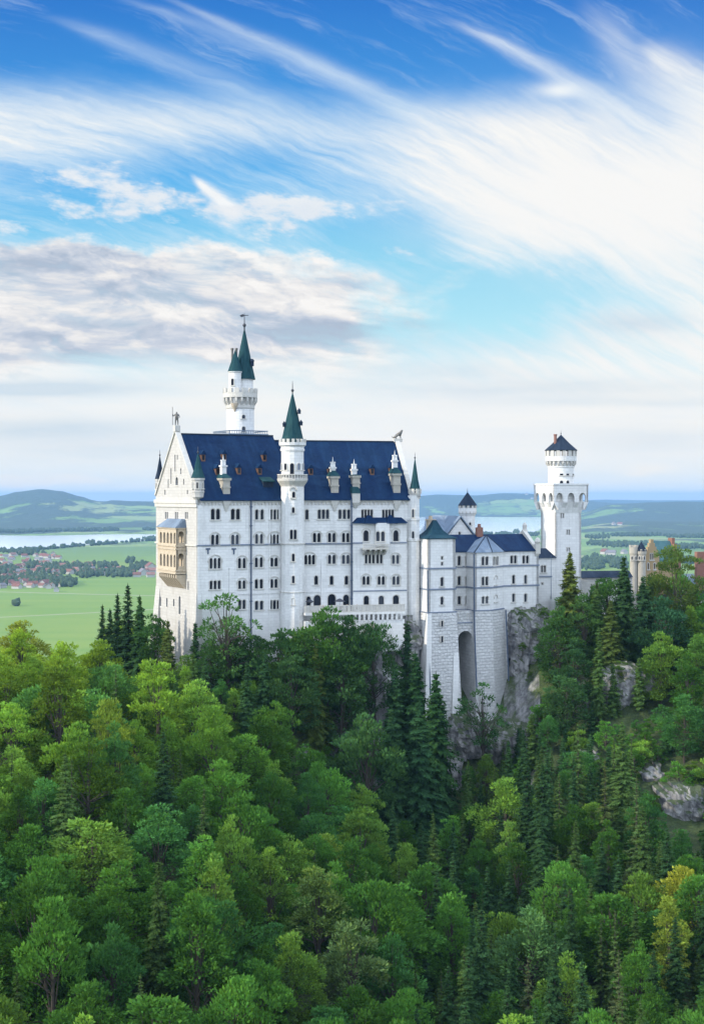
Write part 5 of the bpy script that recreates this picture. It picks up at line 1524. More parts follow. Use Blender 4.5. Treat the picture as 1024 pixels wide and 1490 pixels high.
# ------------------------------------------------------------------ rock outcrops
def rock_mat():
    m, t, b = mat('grey_limestone_rock', 0.92)
    g = t.nodes.new('ShaderNodeNewGeometry'); pos = g.outputs['Position']
    rc, n2 = rock_colour(t, pos)
    s = t.nodes.new('ShaderNodeSeparateXYZ'); t.links.new(g.outputs['Normal'], s.inputs[0])
    n = noise(t, pos, 0.6, 6, 0.7)
    f = (X(t, s.outputs[2]) + (n - 0.5) * 0.9).ss(0.50, 0.68)
    t.links.new(mixc(t, f * 0.9, rc, (0.055, 0.085, 0.022)), b.inputs['Base Color'])
    bump(t, b, n2 * 1.2 + noise(t, pos, 3.0, 6, 0.7) * 0.6, 0.8)
    return m
MAT['rock'] = rock_mat()
def rock(pts, Yd, thick, label, seed, amp=1.6):
    """a craggy block: the outline seen in the photograph, with its own distance and depth"""
    xs_ = [p[0] for p in pts]; ys_ = [p[1] for p in pts]
    x0, x1, y0, y1 = min(xs_), max(xs_), min(ys_), max(ys_)
    def inside(px, py):
        c = False
        for (ax, ay_), (bx, by_) in zip(pts, pts[1:] + pts[:1]):
            if (ay_ > py) != (by_ > py) and px < (bx - ax) * (py - ay_) / (by_ - ay_) + ax: c = not c
        return c
    if Yd is None:                     # on the slope: where the sight line through its middle meets the ground
        cxp, cyp = (x0 + x1) / 2, y0 + (y1 - y0) * 0.55
        Yd = 150.0
        while Yd < 335 and ground_z((cxp - CX) / F * Yd, Yd) < pz(cyp, Yd): Yd += 0.5
        Yd += 1.0
    k = Yd / F; step = 3.6
    nx, ny = max(4, int((x1 - x0) / step)), max(4, int((y1 - y0) / step))
    def edge(px, py):
        return min(math.hypot(px - (ax + (bx - ax) * max(0, min(1, ((px - ax) * (bx - ax) + (py - ay_) * (by_ - ay_)) / max(1e-6, (bx - ax) ** 2 + (by_ - ay_) ** 2)))),
                              py - (ay_ + (by_ - ay_) * max(0, min(1, ((px - ax) * (bx - ax) + (py - ay_) * (by_ - ay_)) / max(1e-6, (bx - ax) ** 2 + (by_ - ay_) ** 2)))))
                   for (ax, ay_), (bx, by_) in zip(pts, pts[1:] + pts[:1]))
    V, Fc, idx = [], [], {}
    org = at((x0 + x1) / 2, y1, Yd)
    def vert(i, j, back):
        key = (i, j, back)
        if key in idx: return idx[key]
        px, py = x0 + (x1 - x0) * i / nx, y0 + (y1 - y0) * j / ny
        e = min(1.0, edge(px, py) * k / (thick * 0.8))
        p = at(px, py, Yd)
        q = Vector((p.x * .22 + seed, p.z * .16, seed * 3.1))
        d = mnoise.fractal(q * 1.6, 1.0, 2.2, 5) * amp * 1.1 + (abs(mnoise.noise(q * 3.3)) - .3) * amp
        lean = (py - y0) / max(1, y1 - y0)
        ridge = -thick * (e ** 0.5) * 0.55 + d * (0.35 + 0.65 * e) - lean * thick * 0.45
        y = Yd + (ridge if not back else thick * 1.0)
        s = y / Yd
        V.append((p.x * (1 if back else 1) - org.x + mnoise.noise(q * 4) * 0.4, y - org.y, p.z - org.z + mnoise.noise(q * 5 + Vector((9, 0, 0))) * 0.4))
        idx[key] = len(V) - 1
        return idx[key]
    cells = {(i, j) for i in range(nx) for j in range(ny) if inside(x0 + (x1 - x0) * (i + .5) / nx, y0 + (y1 - y0) * (j + .5) / ny)}
    for i, j in cells:
        Fc.append((vert(i, j, 0), vert(i, j + 1, 0), vert(i + 1, j + 1, 0), vert(i + 1, j, 0)))
        Fc.append((vert(i, j, 1), vert(i + 1, j, 1), vert(i + 1, j + 1, 1), vert(i, j + 1, 1)))
        for di, dj, a, b in ((-1, 0, (i, j), (i, j + 1)), (1, 0, (i + 1, j + 1), (i + 1, j)), (0, -1, (i + 1, j), (i, j)), (0, 1, (i, j + 1), (i + 1, j + 1))):
            if (i + di, j + dj) not in cells:
                Fc.append((vert(*a, 0), vert(*a, 1), vert(*b, 1), vert(*b, 0)))
    me = bpy.data.meshes.new('rock_outcrop'); me.from_pydata(V, [], Fc); me.materials.append(MAT['rock'])
    bm = bmesh.new(); bm.from_mesh(me); bmesh.ops.recalc_face_normals(bm, faces=bm.faces); bm.to_mesh(me); bm.free()
    o = bpy.data.objects.new('rock_outcrop', me); COL.objects.link(o); o.location = org
    return tag(o, label, 'rock', 'rock outcrops on the castle hill')
rock([(736, 888), (752, 884), (770, 886), (786, 880), (800, 890), (814, 915), (822, 945), (806, 958), (800, 1000), (792, 1034), (768, 1046), (742, 1030), (738, 960)], 327, 5.0, 'tall craggy grey cliff beside the rusticated base below the right wing', 2.3, 1.9)
rock([(700, 1062), (745, 1050), (770, 1055), (765, 1095), (720, 1110), (690, 1092)], 311, 4.0, 'grey rock at the foot of the rusticated base', 4.1)
rock([(652, 1046), (690, 1036), (704, 1066), (700, 1100), (668, 1105), (648, 1080)], 308, 4.0, 'dark rock and rubble under the deep arch of the base', 5.7)
rock([(618, 1085), (650, 1078), (672, 1110), (668, 1160), (645, 1185), (620, 1165), (612, 1120)], None, 5.0, 'blue-grey rock face in the gorge below the lower wing', 7.2)
rock([(524, 925), (545, 905), (556, 950), (560, 1010), (540, 1045), (520, 1030), (516, 975)], 306, 3.2, 'steep grey crag among dark trees under the terrace', 8.8)
rock([(560, 900), (600, 896), (616, 930), (600, 975), (570, 965), (555, 930)], 315, 3.0, 'pale rock and wall face right below the terrace end', 9.3)
rock([(875, 975), (905, 962), (948, 975), (962, 1000), (925, 1022), (905, 1052), (880, 1050), (872, 1010)], None, 4.5, 'tan limestone outcrop below tall spruces on the right slope', 11.0)
rock([(822, 1010), (846, 1004), (862, 1030), (846, 1050), (818, 1042)], None, 3.5, 'small tan outcrop left of the larger tan one on the right slope', 12.4)
rock([(955, 1150), (985, 1142), (1040, 1150), (1050, 1200), (1000, 1215), (965, 1196)], None, 5.0, 'pale grey cliff with dark cracks near the right edge of the wood', 13.9)
rock([(930, 1120), (958, 1112), (968, 1142), (944, 1158)], None, 3.2, 'small pale outcrop on the grassy slope above the right edge cliff', 15.5)
rock([(836, 1098), (868, 1090), (880, 1130), (858, 1152), (838, 1135)], None, 3.5, 'small grey outcrop low on the grassy right slope', 16.6)
rock([(868, 1345), (890, 1340), (902, 1362), (882, 1376)], None, 2.5, 'small pale rock showing between trees at the lower right', 17.7)

# ------------------------------------------------------------------ valley floor, hills, lakes
def plain_pt(px, py, z=VAL):
    Y = -z * F / (py - HY)
    return Vector(((px - CX) / F * Y, Y, z))

def bumpf(x, c, w): 
    d = (x - c) / w
    return math.exp(-d * d)
HILLS = [  # distance, depth width, profile of (px, py) silhouette
    (12500, 2100, [(-700, 722), (-300, 728), (-120, 726), (-40, 724), (0, 721), (25, 715), (60, 711.5), (90, 714.5), (115, 721), (135, 727), (148, 730), (160, 727.5), (172, 728), (190, 729.5), (228, 730), (300, 734), (420, 740), (700, 748)]),
    (17000, 2600, [(-700, 726), (0, 727), (250, 730), (330, 727), (520, 724), (600, 722.5), (640, 720.0), (690, 720.5), (735, 717), (770, 718.5), (800, 723), (840, 728), (900, 732), (1100, 734), (1700, 730)]),
    (13000, 1500, [(-700, 760), (560, 752), (600, 748), (680, 745), (740, 740), (800, 742), (850, 738), (900, 733), (950, 730.5), (990, 729.5), (1060, 731), (1300, 728), (1700, 726)]),
    (9200, 1100, [(-700, 790), (760, 775), (830, 770), (870, 762), (930, 758), (1000, 760), (1100, 758), (1700, 750)]),
    (24000, 3500, [(-700, 728), (200, 731), (560, 731), (830, 729), (880, 727), (960, 728), (1060, 727.5), (1700, 726)]),
]
def hill_h(x, Y):
    px = CX + F * x / Y
    h = 0.0
    for D, wd, P in HILLS:
        if abs(Y - D) > wd * 2.6: continue
        py = None
        if px <= P[0][0]: py = P[0][1]
        elif px >= P[-1][0]: py = P[-1][1]
        else:
            for (a, ya), (b, yb) in zip(P, P[1:]):
                if px <= b:
                    t = (px - a) / (b - a); t = t * t * (3 - 2 * t); py = ya + (yb - ya) * t; break
        top = -(py - HY) / F * D - VAL
        h = max(h, top * math.exp(-((Y - D) / wd) ** 2))
    if 480 < px < 900 and Y < 16500:
        a = min(1, max(0, (px - 520) / 60)) * min(1, max(0, (880 - px) / 60)); b = min(1, max(0, (16500 - Y) / 1600))
        h *= 1 - a * b
    if h > 3:
        h += min(1, h / 60) * (mnoise.noise(Vector((x * .0011, Y * .0011, 1))) * 12 + mnoise.noise(Vector((x * .004, Y * .004, 4))) * 5)
    return max(0.0, h)

def valley_mat():
    m, t, b = mat('valley_fields', 0.95)
    g = t.nodes.new('ShaderNodeNewGeometry'); pos = g.outputs['Position']
    s = t.nodes.new('ShaderNodeSeparateXYZ'); t.links.new(pos, s.inputs[0])
    x, y, zz = (X(t, s.outputs[i]) for i in range(3))
    wn = noise(t, pos, 0.0006, 4, 0.6); wn2 = noise(t, pos, 0.002, 5, 0.6)
    warp = vec(t, x * 1.0 + wn2 * 900.0, y * 0.62 + wn * 1200.0, 0.0)
    vo = t.nodes.new('ShaderNodeTexVoronoi'); vo.inputs['Scale'].default_value = 0.0021; vo.feature = 'F1'
    t.links.new(warp, vo.inputs['Vector'])
    sc = t.nodes.new('ShaderNodeSeparateColor'); t.links.new(vo.outputs['Color'], sc.inputs[0])
    r1, r2 = X(t, sc.outputs[0]), X(t, sc.outputs[1])
    fields = ramp(t, r1, [(0.0, (0.0714, 0.1394, 0.0238)), (0.3, (0.0986, 0.1836, 0.0306)), (0.6, (0.1258, 0.2244, 0.0408)), (0.8, (0.1564, 0.2244, 0.0578)), (1.0, (0.1972, 0.2108, 0.0816))])
    # big flat meadows close to the castle are even green with mown stripes
    st = noise(t, vec(t, x * 0.0006 + y * 0.0012, y * 0.010, 0.0), 1.0, 3, 0.5)
    rd = noise(t, vec(t, x * 0.00035, y * 0.00035, 2.0), 1.0, 2, 0.5)
    road = ((y * 0.001 + rd * 1.5 - x * 0.00055 - 3.55).abs()).ss(0.012, 0.004).mx(((y * 0.001 - rd * 0.9 + x * 0.0002 - 2.35).abs()).ss(0.012, 0.004))
    near = mixc(t, ((st - 0.40) * 2.2).sat(), (0.098, 0.182, 0.013), (0.150, 0.215, 0.020))
    pt = noise(t, vec(t, x * 0.003, y * 0.0011, 6.0), 1.0, 5, 0.6)
    near = mixc(t, ((pt - 0.5) * 3.0).sat() * 0.6, near, (0.215, 0.235, 0.040))
    near = mixc(t, road * 0.7, near, (0.30, 0.28, 0.20))
    nf = (y + wn * 2600.0 - 1300.0).ss(5200, 4300)
    c = mixc(t, nf, fields, near)
    # woods
    w = noise(t, vec(t, x * 1.0, y * 0.55, 0.0), 0.00075, 6, 0.62)
    w2 = noise(t, vec(t, x, y * 0.6, 3.0), 0.0032, 5, 0.65)
    wood = (w * 0.72 + w2 * 0.28 + (y - 6200.0).ss(0, 5000) * 0.075 + (x - 1500.0).ss(0, 1500) * 0.05 * (y - 6000.0).ss(0, 1500) + (zz - VAL).ss(110, 230) * 0.13).ss(0.525, 0.560) * (y + wn * 1500.0).ss(6200, 6900)
    k = noise(t, pos, 0.012, 5, 0.65)
    wc = mixc(t, k, (0.016, 0.036, 0.018), (0.036, 0.070, 0.026))
    c = mixc(t, wood, c, wc)
    # narrow hedge and road lines between fields
    vd = t.nodes.new('ShaderNodeTexVoronoi'); vd.feature = 'DISTANCE_TO_EDGE'; vd.inputs['Scale'].default_value = 0.0021; t.links.new(warp, vd.inputs['Vector'])
    e = X(t, vd.outputs['Distance']).ss(0.03, 0.012)
    c = mixc(t, e * (k - 0.30).sat() * 3.0 * nf.__rsub__(1.0), c, (0.03, 0.06, 0.025))
    t.links.new(c, b.inputs['Base Color'])
    bump(t, b, wood * k * 3.0, 12.0)
    return m
MAT['valley'] = valley_mat()
rows = []
Y = 420.0
while Y < 33000:
    rows.append(Y); Y *= 1.0 + (0.016 if 5500 < Y < 30000 else 0.05)
NT = 260
vs_, fs_ = [], []
for Y in rows:
    for i in range(NT + 1):
        tt_ = -0.62 + 1.24 * i / NT
        x = tt_ * Y
        vs_.append((x, Y, VAL + hill_h(x, Y)))
for j in range(len(rows) - 1):
    for i in range(NT):
        k = j * (NT + 1) + i; fs_.append((k, k + 1, k + NT + 2, k + NT + 1))
me = bpy.data.meshes.new('valley_ground'); me.from_pydata(vs_, [], fs_); me.materials.append(MAT['valley'])
me.polygons.foreach_set('use_smooth', [True] * len(me.polygons))
o = bpy.data.objects.new('valley_ground', me); COL.objects.link(o); tag(o, kind='structure')
# ground under and behind the camera
mb = MB(); mb.face([(-3000, -900, VAL - 8), (3000, -900, VAL - 8), (3000, 520, VAL - 8), (-3000, 520, VAL - 8)])
o = mb.build('gorge_ground', MAT['ground']); tag(o, kind='structure')

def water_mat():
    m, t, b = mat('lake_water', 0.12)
    b.inputs['Base Color'].default_value = (0.82, 0.84, 0.84, 1)  # near-white base stands in for sky glare on the water
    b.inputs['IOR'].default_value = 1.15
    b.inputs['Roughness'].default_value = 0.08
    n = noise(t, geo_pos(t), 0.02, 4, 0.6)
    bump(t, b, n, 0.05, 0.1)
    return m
MAT['water'] = water_mat()
def lake(poly, label):
    pts = [plain_pt(px, py, VAL + 0.6) for px, py in poly]
    c = sum(pts, Vector()) / len(pts)
    dense = []
    for a, b in zip(pts, pts[1:] + pts[:1]):
        for i in range(6):
            p = a.lerp(b, i / 6); 
            p = p + Vector((mnoise.noise(p * .004) * 60, mnoise.noise(p * .003 + Vector((5, 5, 5))) * 90, 0)) if 0 < i < 6 else p
            dense.append(p)
    tri = tessellate_polygon([dense])
    mb = MB()
    for t_ in tri:
        a, b, c_ = (dense[i] for i in t_)
        if (b - a).cross(c_ - a).z < 0: b, c_ = c_, b
        mb.face((a, b, c_))
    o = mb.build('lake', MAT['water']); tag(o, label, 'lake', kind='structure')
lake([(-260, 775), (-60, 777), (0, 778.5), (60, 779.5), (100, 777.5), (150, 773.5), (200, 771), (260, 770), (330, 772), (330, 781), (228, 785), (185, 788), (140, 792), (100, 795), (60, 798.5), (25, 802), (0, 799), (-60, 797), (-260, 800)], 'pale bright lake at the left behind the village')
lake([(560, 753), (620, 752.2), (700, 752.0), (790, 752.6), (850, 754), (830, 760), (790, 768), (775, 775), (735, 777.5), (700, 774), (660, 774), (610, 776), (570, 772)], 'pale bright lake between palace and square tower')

# ------------------------------------------------------------------ far trees: bumpy crowns
def treemat(name, c1, c2):
    m, t, b = mat(name, 0.95)
    n = noise(t, geo_pos(t), 0.5, 4, 0.65); n2 = noise(t, geo_pos(t), 0.03, 3, 0.6)
    t.links.new(mixc(t, n * 0.6 + n2 * 0.4, c1, c2), b.inputs['Base Color'])
    return m
MAT['fartree'] = treemat('far_foliage', (0.016, 0.038, 0.018), (0.050, 0.085, 0.028))
_ico = bmesh.new(); bmesh.ops.create_icosphere(_ico, subdivisions=2, radius=1.0)
ICO_V = [v.co.copy() for v in _ico.verts]; ICO_F = [tuple(v.index for v in f.verts) for f in _ico.faces]; _ico.free()
def add_crown(V, Fc, p, r, h, seed):
    k = len(V)
    for v in ICO_V:
        d = 1 + 0.35 * mnoise.noise(v * 1.7 + Vector((seed, 0, 0)))
        V.append((p.x + v.x * r * d, p.y + v.y * r * d, p.z + (v.z * 0.5 + 0.46) * h * d))
    Fc.extend(tuple(i + k for i in f) for f in ICO_F)
def far_wood(name, label, spots, kind='stuff'):
    V, Fc = [], []
    for i, (p, r, h) in enumerate(spots): add_crown(V, Fc, p, r, h, i * 1.37)
    me = bpy.data.meshes.new(name); me.from_pydata(V, [], Fc); me.materials.append(MAT['fartree'])
    o = bpy.data.objects.new(name, me); COL.objects.link(o)
    return tag(o, label, 'wood', None, kind)
def clump(pxc, pyc, wpx, hpx, n):
    out_ = []
    for _ in range(n):
        a, b = rng.gauss(0, .42), rng.gauss(0, .42)
        p = plain_pt(pxc + max(-1, min(1, a)) * wpx, pyc + max(-1, min(1, b)) * hpx)
        p.z = VAL + hill_h(p.x, p.y)
        out_.append((p, rng.uniform(4, 7.5), rng.uniform(11, 19)))
    return out_
def line(pts, n):
    out_ = []
    for _ in range(n):
        i = rng.randrange(len(pts) - 1); t = rng.random()
        p = plain_pt(pts[i][0] + (pts[i + 1][0] - pts[i][0]) * t, pts[i][1] + (pts[i + 1][1] - pts[i][1]) * t + rng.gauss(0, .35))
        out_.append((p, rng.uniform(5, 10), rng.uniform(9, 20)))
    return out_
far_wood('shore_trees', 'dark trees along the near shore of the left lake', line([(-20, 801), (25, 804), (60, 800), (100, 796.5), (140, 793.5), (185, 789.5), (228, 786.5)], 130) + clump(222, 785, 14, 1.5, 40) + clump(133, 791, 12, 1.2, 25))
far_wood('village_trees', 'dark trees between the red roofed houses of the village', clump(8, 832, 26, 7, 70) + clump(40, 842, 40, 8, 40) + clump(90, 832, 40, 4, 40) + clump(50, 826, 14, 4, 45) + clump(72, 828, 12, 4, 40) + clump(35, 806, 30, 4, 60) + clump(55, 846, 30, 6, 70)
         + clump(90, 850, 20, 4.5, 140) + clump(130, 838, 22, 4, 50) + clump(175, 836, 26, 5, 110) + clump(160, 826, 20, 3, 30) + clump(205, 826, 14, 4, 45) + clump(190, 818, 6, 3, 16) + clump(110, 826, 40, 4, 60) + clump(5, 848, 20, 5, 40))
far_wood('lake_wood', 'dark blue-green wood on the far shore of the left lake', [q for a in range(12) for q in clump(-60 + a * 20, 775 - abs(a - 4) * 0.4, 16, 1.6, 55)] + clump(215, 772, 14, 1.2, 40))
far_wood('valley_wood', 'dark woods and hedges in the valley right of the square tower', clump(870, 792, 16, 2.2, 90) + clump(910, 794, 34, 2.6, 260) + clump(840, 820, 10, 3, 30) + clump(862, 825, 16, 5, 90) + clump(880, 818, 30, 4, 120) + clump(900, 824, 14, 6, 70)
         + clump(865, 812, 6, 2, 14) + clump(1000, 797, 34, 2.4, 200) + clump(1000, 818, 30, 4, 120) + clump(868, 783, 18, 1.2, 60) + clump(1010, 782, 40, 1.4, 160) + clump(920, 780, 50, 1.2, 200))
far_wood('shore_wood', 'dark trees on the near shore of the middle lake', clump(735, 779, 14, 2.2, 110) + clump(770, 779, 16, 2.0, 90) + clump(704, 778, 12, 1.5, 50) + clump(620, 778, 20, 1.4, 60) + clump(752, 775, 5, 2.4, 30))
lt = far_wood('lone_tree', 'lone round tree standing in the green meadow at the left', [(plain_pt(24, 882), 9.0, 15.0), (plain_pt(21, 881), 6.0, 11.0)], kind='thing')
lt['category'] = 'tree'

# ------------------------------------------------------------------ village houses
MAT['housewall'] = plain('white_house_wall', (0.36, 0.35, 0.33), 0.9)
ROOFS = [('red', plain('red_roof_tiles', (0.150, 0.058, 0.040), 0.85)), ('brown', plain('brown_roof_tiles', (0.15, 0.0638, 0.0413), 0.85)), ('grey', plain('grey_roof_tiles', (0.15, 0.1425, 0.15), 0.85)), ('pink', plain('faded_red_roof_tiles', (0.21, 0.105, 0.078), 0.85))]
def house_mesh(rm, w, l, h, rh):
    mb = MB(); fr = Frame(0, 0, 0)
    mb.extrude(fr, [(-w / 2, 0), (w / 2, 0), (w / 2, h), (0, h + rh), (-w / 2, h)], -l / 2, l / 2, 0)
    for s in (-1, 1):
        lo = [fr.P(s * (w / 2 + .8), -l / 2 - .8, h - .6), fr.P(s * (w / 2 + .8), l / 2 + .8, h - .6), fr.P(0, l / 2 + .8, h + rh + .1), fr.P(0, -l / 2 - .8, h + rh + .1)]
        if s < 0: lo.reverse()
        mb.loft(lo, [p + Vector((0, 0, .45)) for p in lo], 1)
    o = mb.build('village_house', [MAT['housewall'], rm])
    return o
protos = []
for nm, rm in ROOFS:
    for w, l, h, rh in ((11, 16, 5.5, 4.5), (13, 22, 6, 5.2)):
        o = house_mesh(rm, w, l, h, rh); protos.append((nm, 'long' if l > 20 else 'small', o))
used = set()
AREAS = [((-25, 85), (806, 822), 36), ((-25, 140), (822, 838), 66), ((-25, 90), (838, 857), 56), ((140, 222), (828, 840), 16)]
tax = []
for (xa, xb), (ya, yb), n in AREAS:
    c = 0; tries = 0
    while c < n and tries < 4000:
        tries += 1
        px, py = rng.uniform(xa, xb), rng.uniform(ya, yb)
        p = plain_pt(px, py)
        if any((p - q).length < 21 for q in tax): continue
        tax.append(p); c += 1
        nm, sz, pr = protos[rng.choices(range(8), (6, 4, 3, 2, 2, 1, 4, 3))[0]]
        if pr.name in used:
            o = pr.copy(); COL.objects.link(o)
        else: o = pr; used.add(pr.name)
        o.location = p; s = rng.uniform(0.85, 1.25); o.scale = (s, s, s)
        o.rotation_euler = (0, 0, rng.choice((0.3, 0.3 + math.pi / 2, 1.0, -0.4)) + rng.uniform(-.15, .15))
        cn = {'red': 'red', 'brown': 'brown', 'grey': 'grey', 'pink': 'faded red'}[nm]
        where = 'in the village' if py < 838 else 'at the meadow edge of the village'
        if px > 150: where = 'in the village close to the gable'
        tag(o, f'{"long" if sz == "long" else "small"} white house with {cn} roof {where}', 'house', f'{sz} {cn} roofed houses {where}')
for nm, sz, pr in protos:
    if pr.name not in used: bpy.data.objects.remove(pr)
def extra_house(px, py, kind, s, rz, label, grp=None):
    src = next(q for q in protos if q[0] == kind[0] and q[1] == kind[1] and q[2].name in used) if False else None
    rm = dict(ROOFS)[kind[0]]
    o = house_mesh(rm, 12, 20, 6, 5); p = plain_pt(px, py); p.z = VAL + hill_h(p.x, p.y); o.location = p; o.scale = (s,) * 3; o.rotation_euler = (0, 0, rz)
    tag(o, label, 'house', grp); o.name = 'farm_house'
extra_house(219, 830, ('red', 'long'), 1.9, 0.35, 'large white house with red roof right beside the palace gable')
extra_house(208, 837, ('grey', 'long'), 1.5, 0.4, 'grey roofed barn next to the large house beside the palace gable')
extra_house(82, 861, ('grey', 'long'), 0.9, 0.2, 'grey roofed barn standing alone at the meadow edge of the village')
extra_house(880, 806.5, ('red', 'long'), 1.7, 0.3, 'red roofed farmhouse in the valley right of the square tower')
extra_house(889, 807.5, ('grey', 'long'), 1.5, 1.2, 'white farmhouse next to the red roofed one in the valley')
extra_house(908, 806, ('grey', 'long'), 1.4, 0.2, 'white farmhouse just left of the gatehouse turrets')
extra_house(893, 770, ('grey', 'long'), 1.6, 0.2, 'distant white farm on the green hill right of the square tower')
extra_house(902, 770.5, ('red', 'long'), 1.5, 0.9, 'distant red roofed farm on the green hill right of the square tower')
extra_house(766, 747.5, ('grey', 'long'), 2.2, 0.1, 'distant white building on the far shore of the middle lake')
extra_house(774, 748, ('grey', 'long'), 2.0, 0.3, 'second distant white building on the far shore nearer the tower')

# ------------------------------------------------------------------ air
hz = MB(); fr = Frame(0, 0, 0)
hz.box(fr, -24000, 24000, -1500, 34500, VAL - 9.2, 78.0)
hm = bpy.data.materials.new('haze_air'); hm.use_nodes = True
t = hm.node_tree; t.nodes.clear()
o_ = t.nodes.new('ShaderNodeOutputMaterial'); pv = t.nodes.new('ShaderNodeVolumePrincipled')
pv.inputs['Color'].default_value = (0.27, 0.50, 0.82, 1); pv.inputs['Density'].default_value = 4.2e-5; pv.inputs['Anisotropy'].default_value = 0.0
t.links.new(pv.outputs[0], o_.inputs['Volume'])
hm.cycles.homogeneous_volume = True
ho = hz.build('haze', hm); tag(ho, kind='stuff')
# ================================================================== trees
def leaf_mat():
    m = bpy.data.materials.new('foliage'); m.use_nodes = True
    t = m.node_tree; t.nodes.clear()
    o_ = t.nodes.new('ShaderNodeOutputMaterial')
    inf = t.nodes.new('ShaderNodeObjectInfo')
    at_ = t.nodes.new('ShaderNodeAttribute'); at_.attribute_name = 'leaf'
    a = X(t, at_.outputs['Fac'])
    sp_ = t.nodes.new('ShaderNodeSeparateColor'); t.links.new(at_.outputs['Color'], sp_.inputs[0])
    v, h = X(t, sp_.outputs[0]), X(t, sp_.outputs[1])
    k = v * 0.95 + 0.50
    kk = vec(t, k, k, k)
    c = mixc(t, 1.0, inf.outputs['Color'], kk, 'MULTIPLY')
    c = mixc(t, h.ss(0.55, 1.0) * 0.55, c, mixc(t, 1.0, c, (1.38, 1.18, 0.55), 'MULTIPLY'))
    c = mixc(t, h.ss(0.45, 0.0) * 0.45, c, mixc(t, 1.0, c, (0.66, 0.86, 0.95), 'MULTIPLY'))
    d = t.nodes.new('ShaderNodeBsdfDiffuse'); tr = t.nodes.new('ShaderNodeBsdfTranslucent'); mx = t.nodes.new('ShaderNodeMixShader')
    t.links.new(c, d.inputs[0])
    t.links.new(mixc(t, 1.0, c, (1.25, 1.2, 0.6), 'MULTIPLY'), tr.inputs[0])
    mx.inputs[0].default_value = 0.30
    t.links.new(d.outputs[0], mx.inputs[1]); t.links.new(tr.outputs[0], mx.inputs[2]); t.links.new(mx.outputs[0], o_.inputs['Surface'])
    return m
MAT['leaf'] = leaf_mat()
MAT['bark'] = plain('grey_brown_bark', (0.045, 0.038, 0.028), 0.95)

class Leaves:
    def __init__(s): s.v, s.f, s.c = [], [], []
    def blade(s, p, d, n, L, w, val, hue):
        """a leaf spray: a folded rhomb from p along d, facing n"""
        d = d.normalized(); b = d.cross(n)
        if b.length < 1e-3: b = d.orthogonal()
        b.normalize(); up = b.cross(d)
        k = len(s.v)
        s.v += [p, p + d * L * .45 + b * w * .5 - up * w * .12, p + d * L, p + d * L * .45 - b * w * .5 - up * w * .12]
        s.f.append((k, k + 1, k + 2, k + 3)); s.c.append((val, hue))
    def build(s, name):
        me = bpy.data.meshes.new(name); me.from_pydata([tuple(p) for p in s.v], [], s.f); me.materials.append(MAT['leaf'])
        at_ = me.color_attributes.new('leaf', 'FLOAT_COLOR', 'CORNER')
        buf = []
        for v, h in s.c: buf += [v, h, 0, 1] * 4
        at_.data.foreach_set('color', buf)
        return me

def rvec(r):
    while True:
        p = Vector((r.uniform(-1, 1), r.uniform(-1, 1), r.uniform(-1, 1)))
        if 0.05 < p.length < 1: return p.normalized()

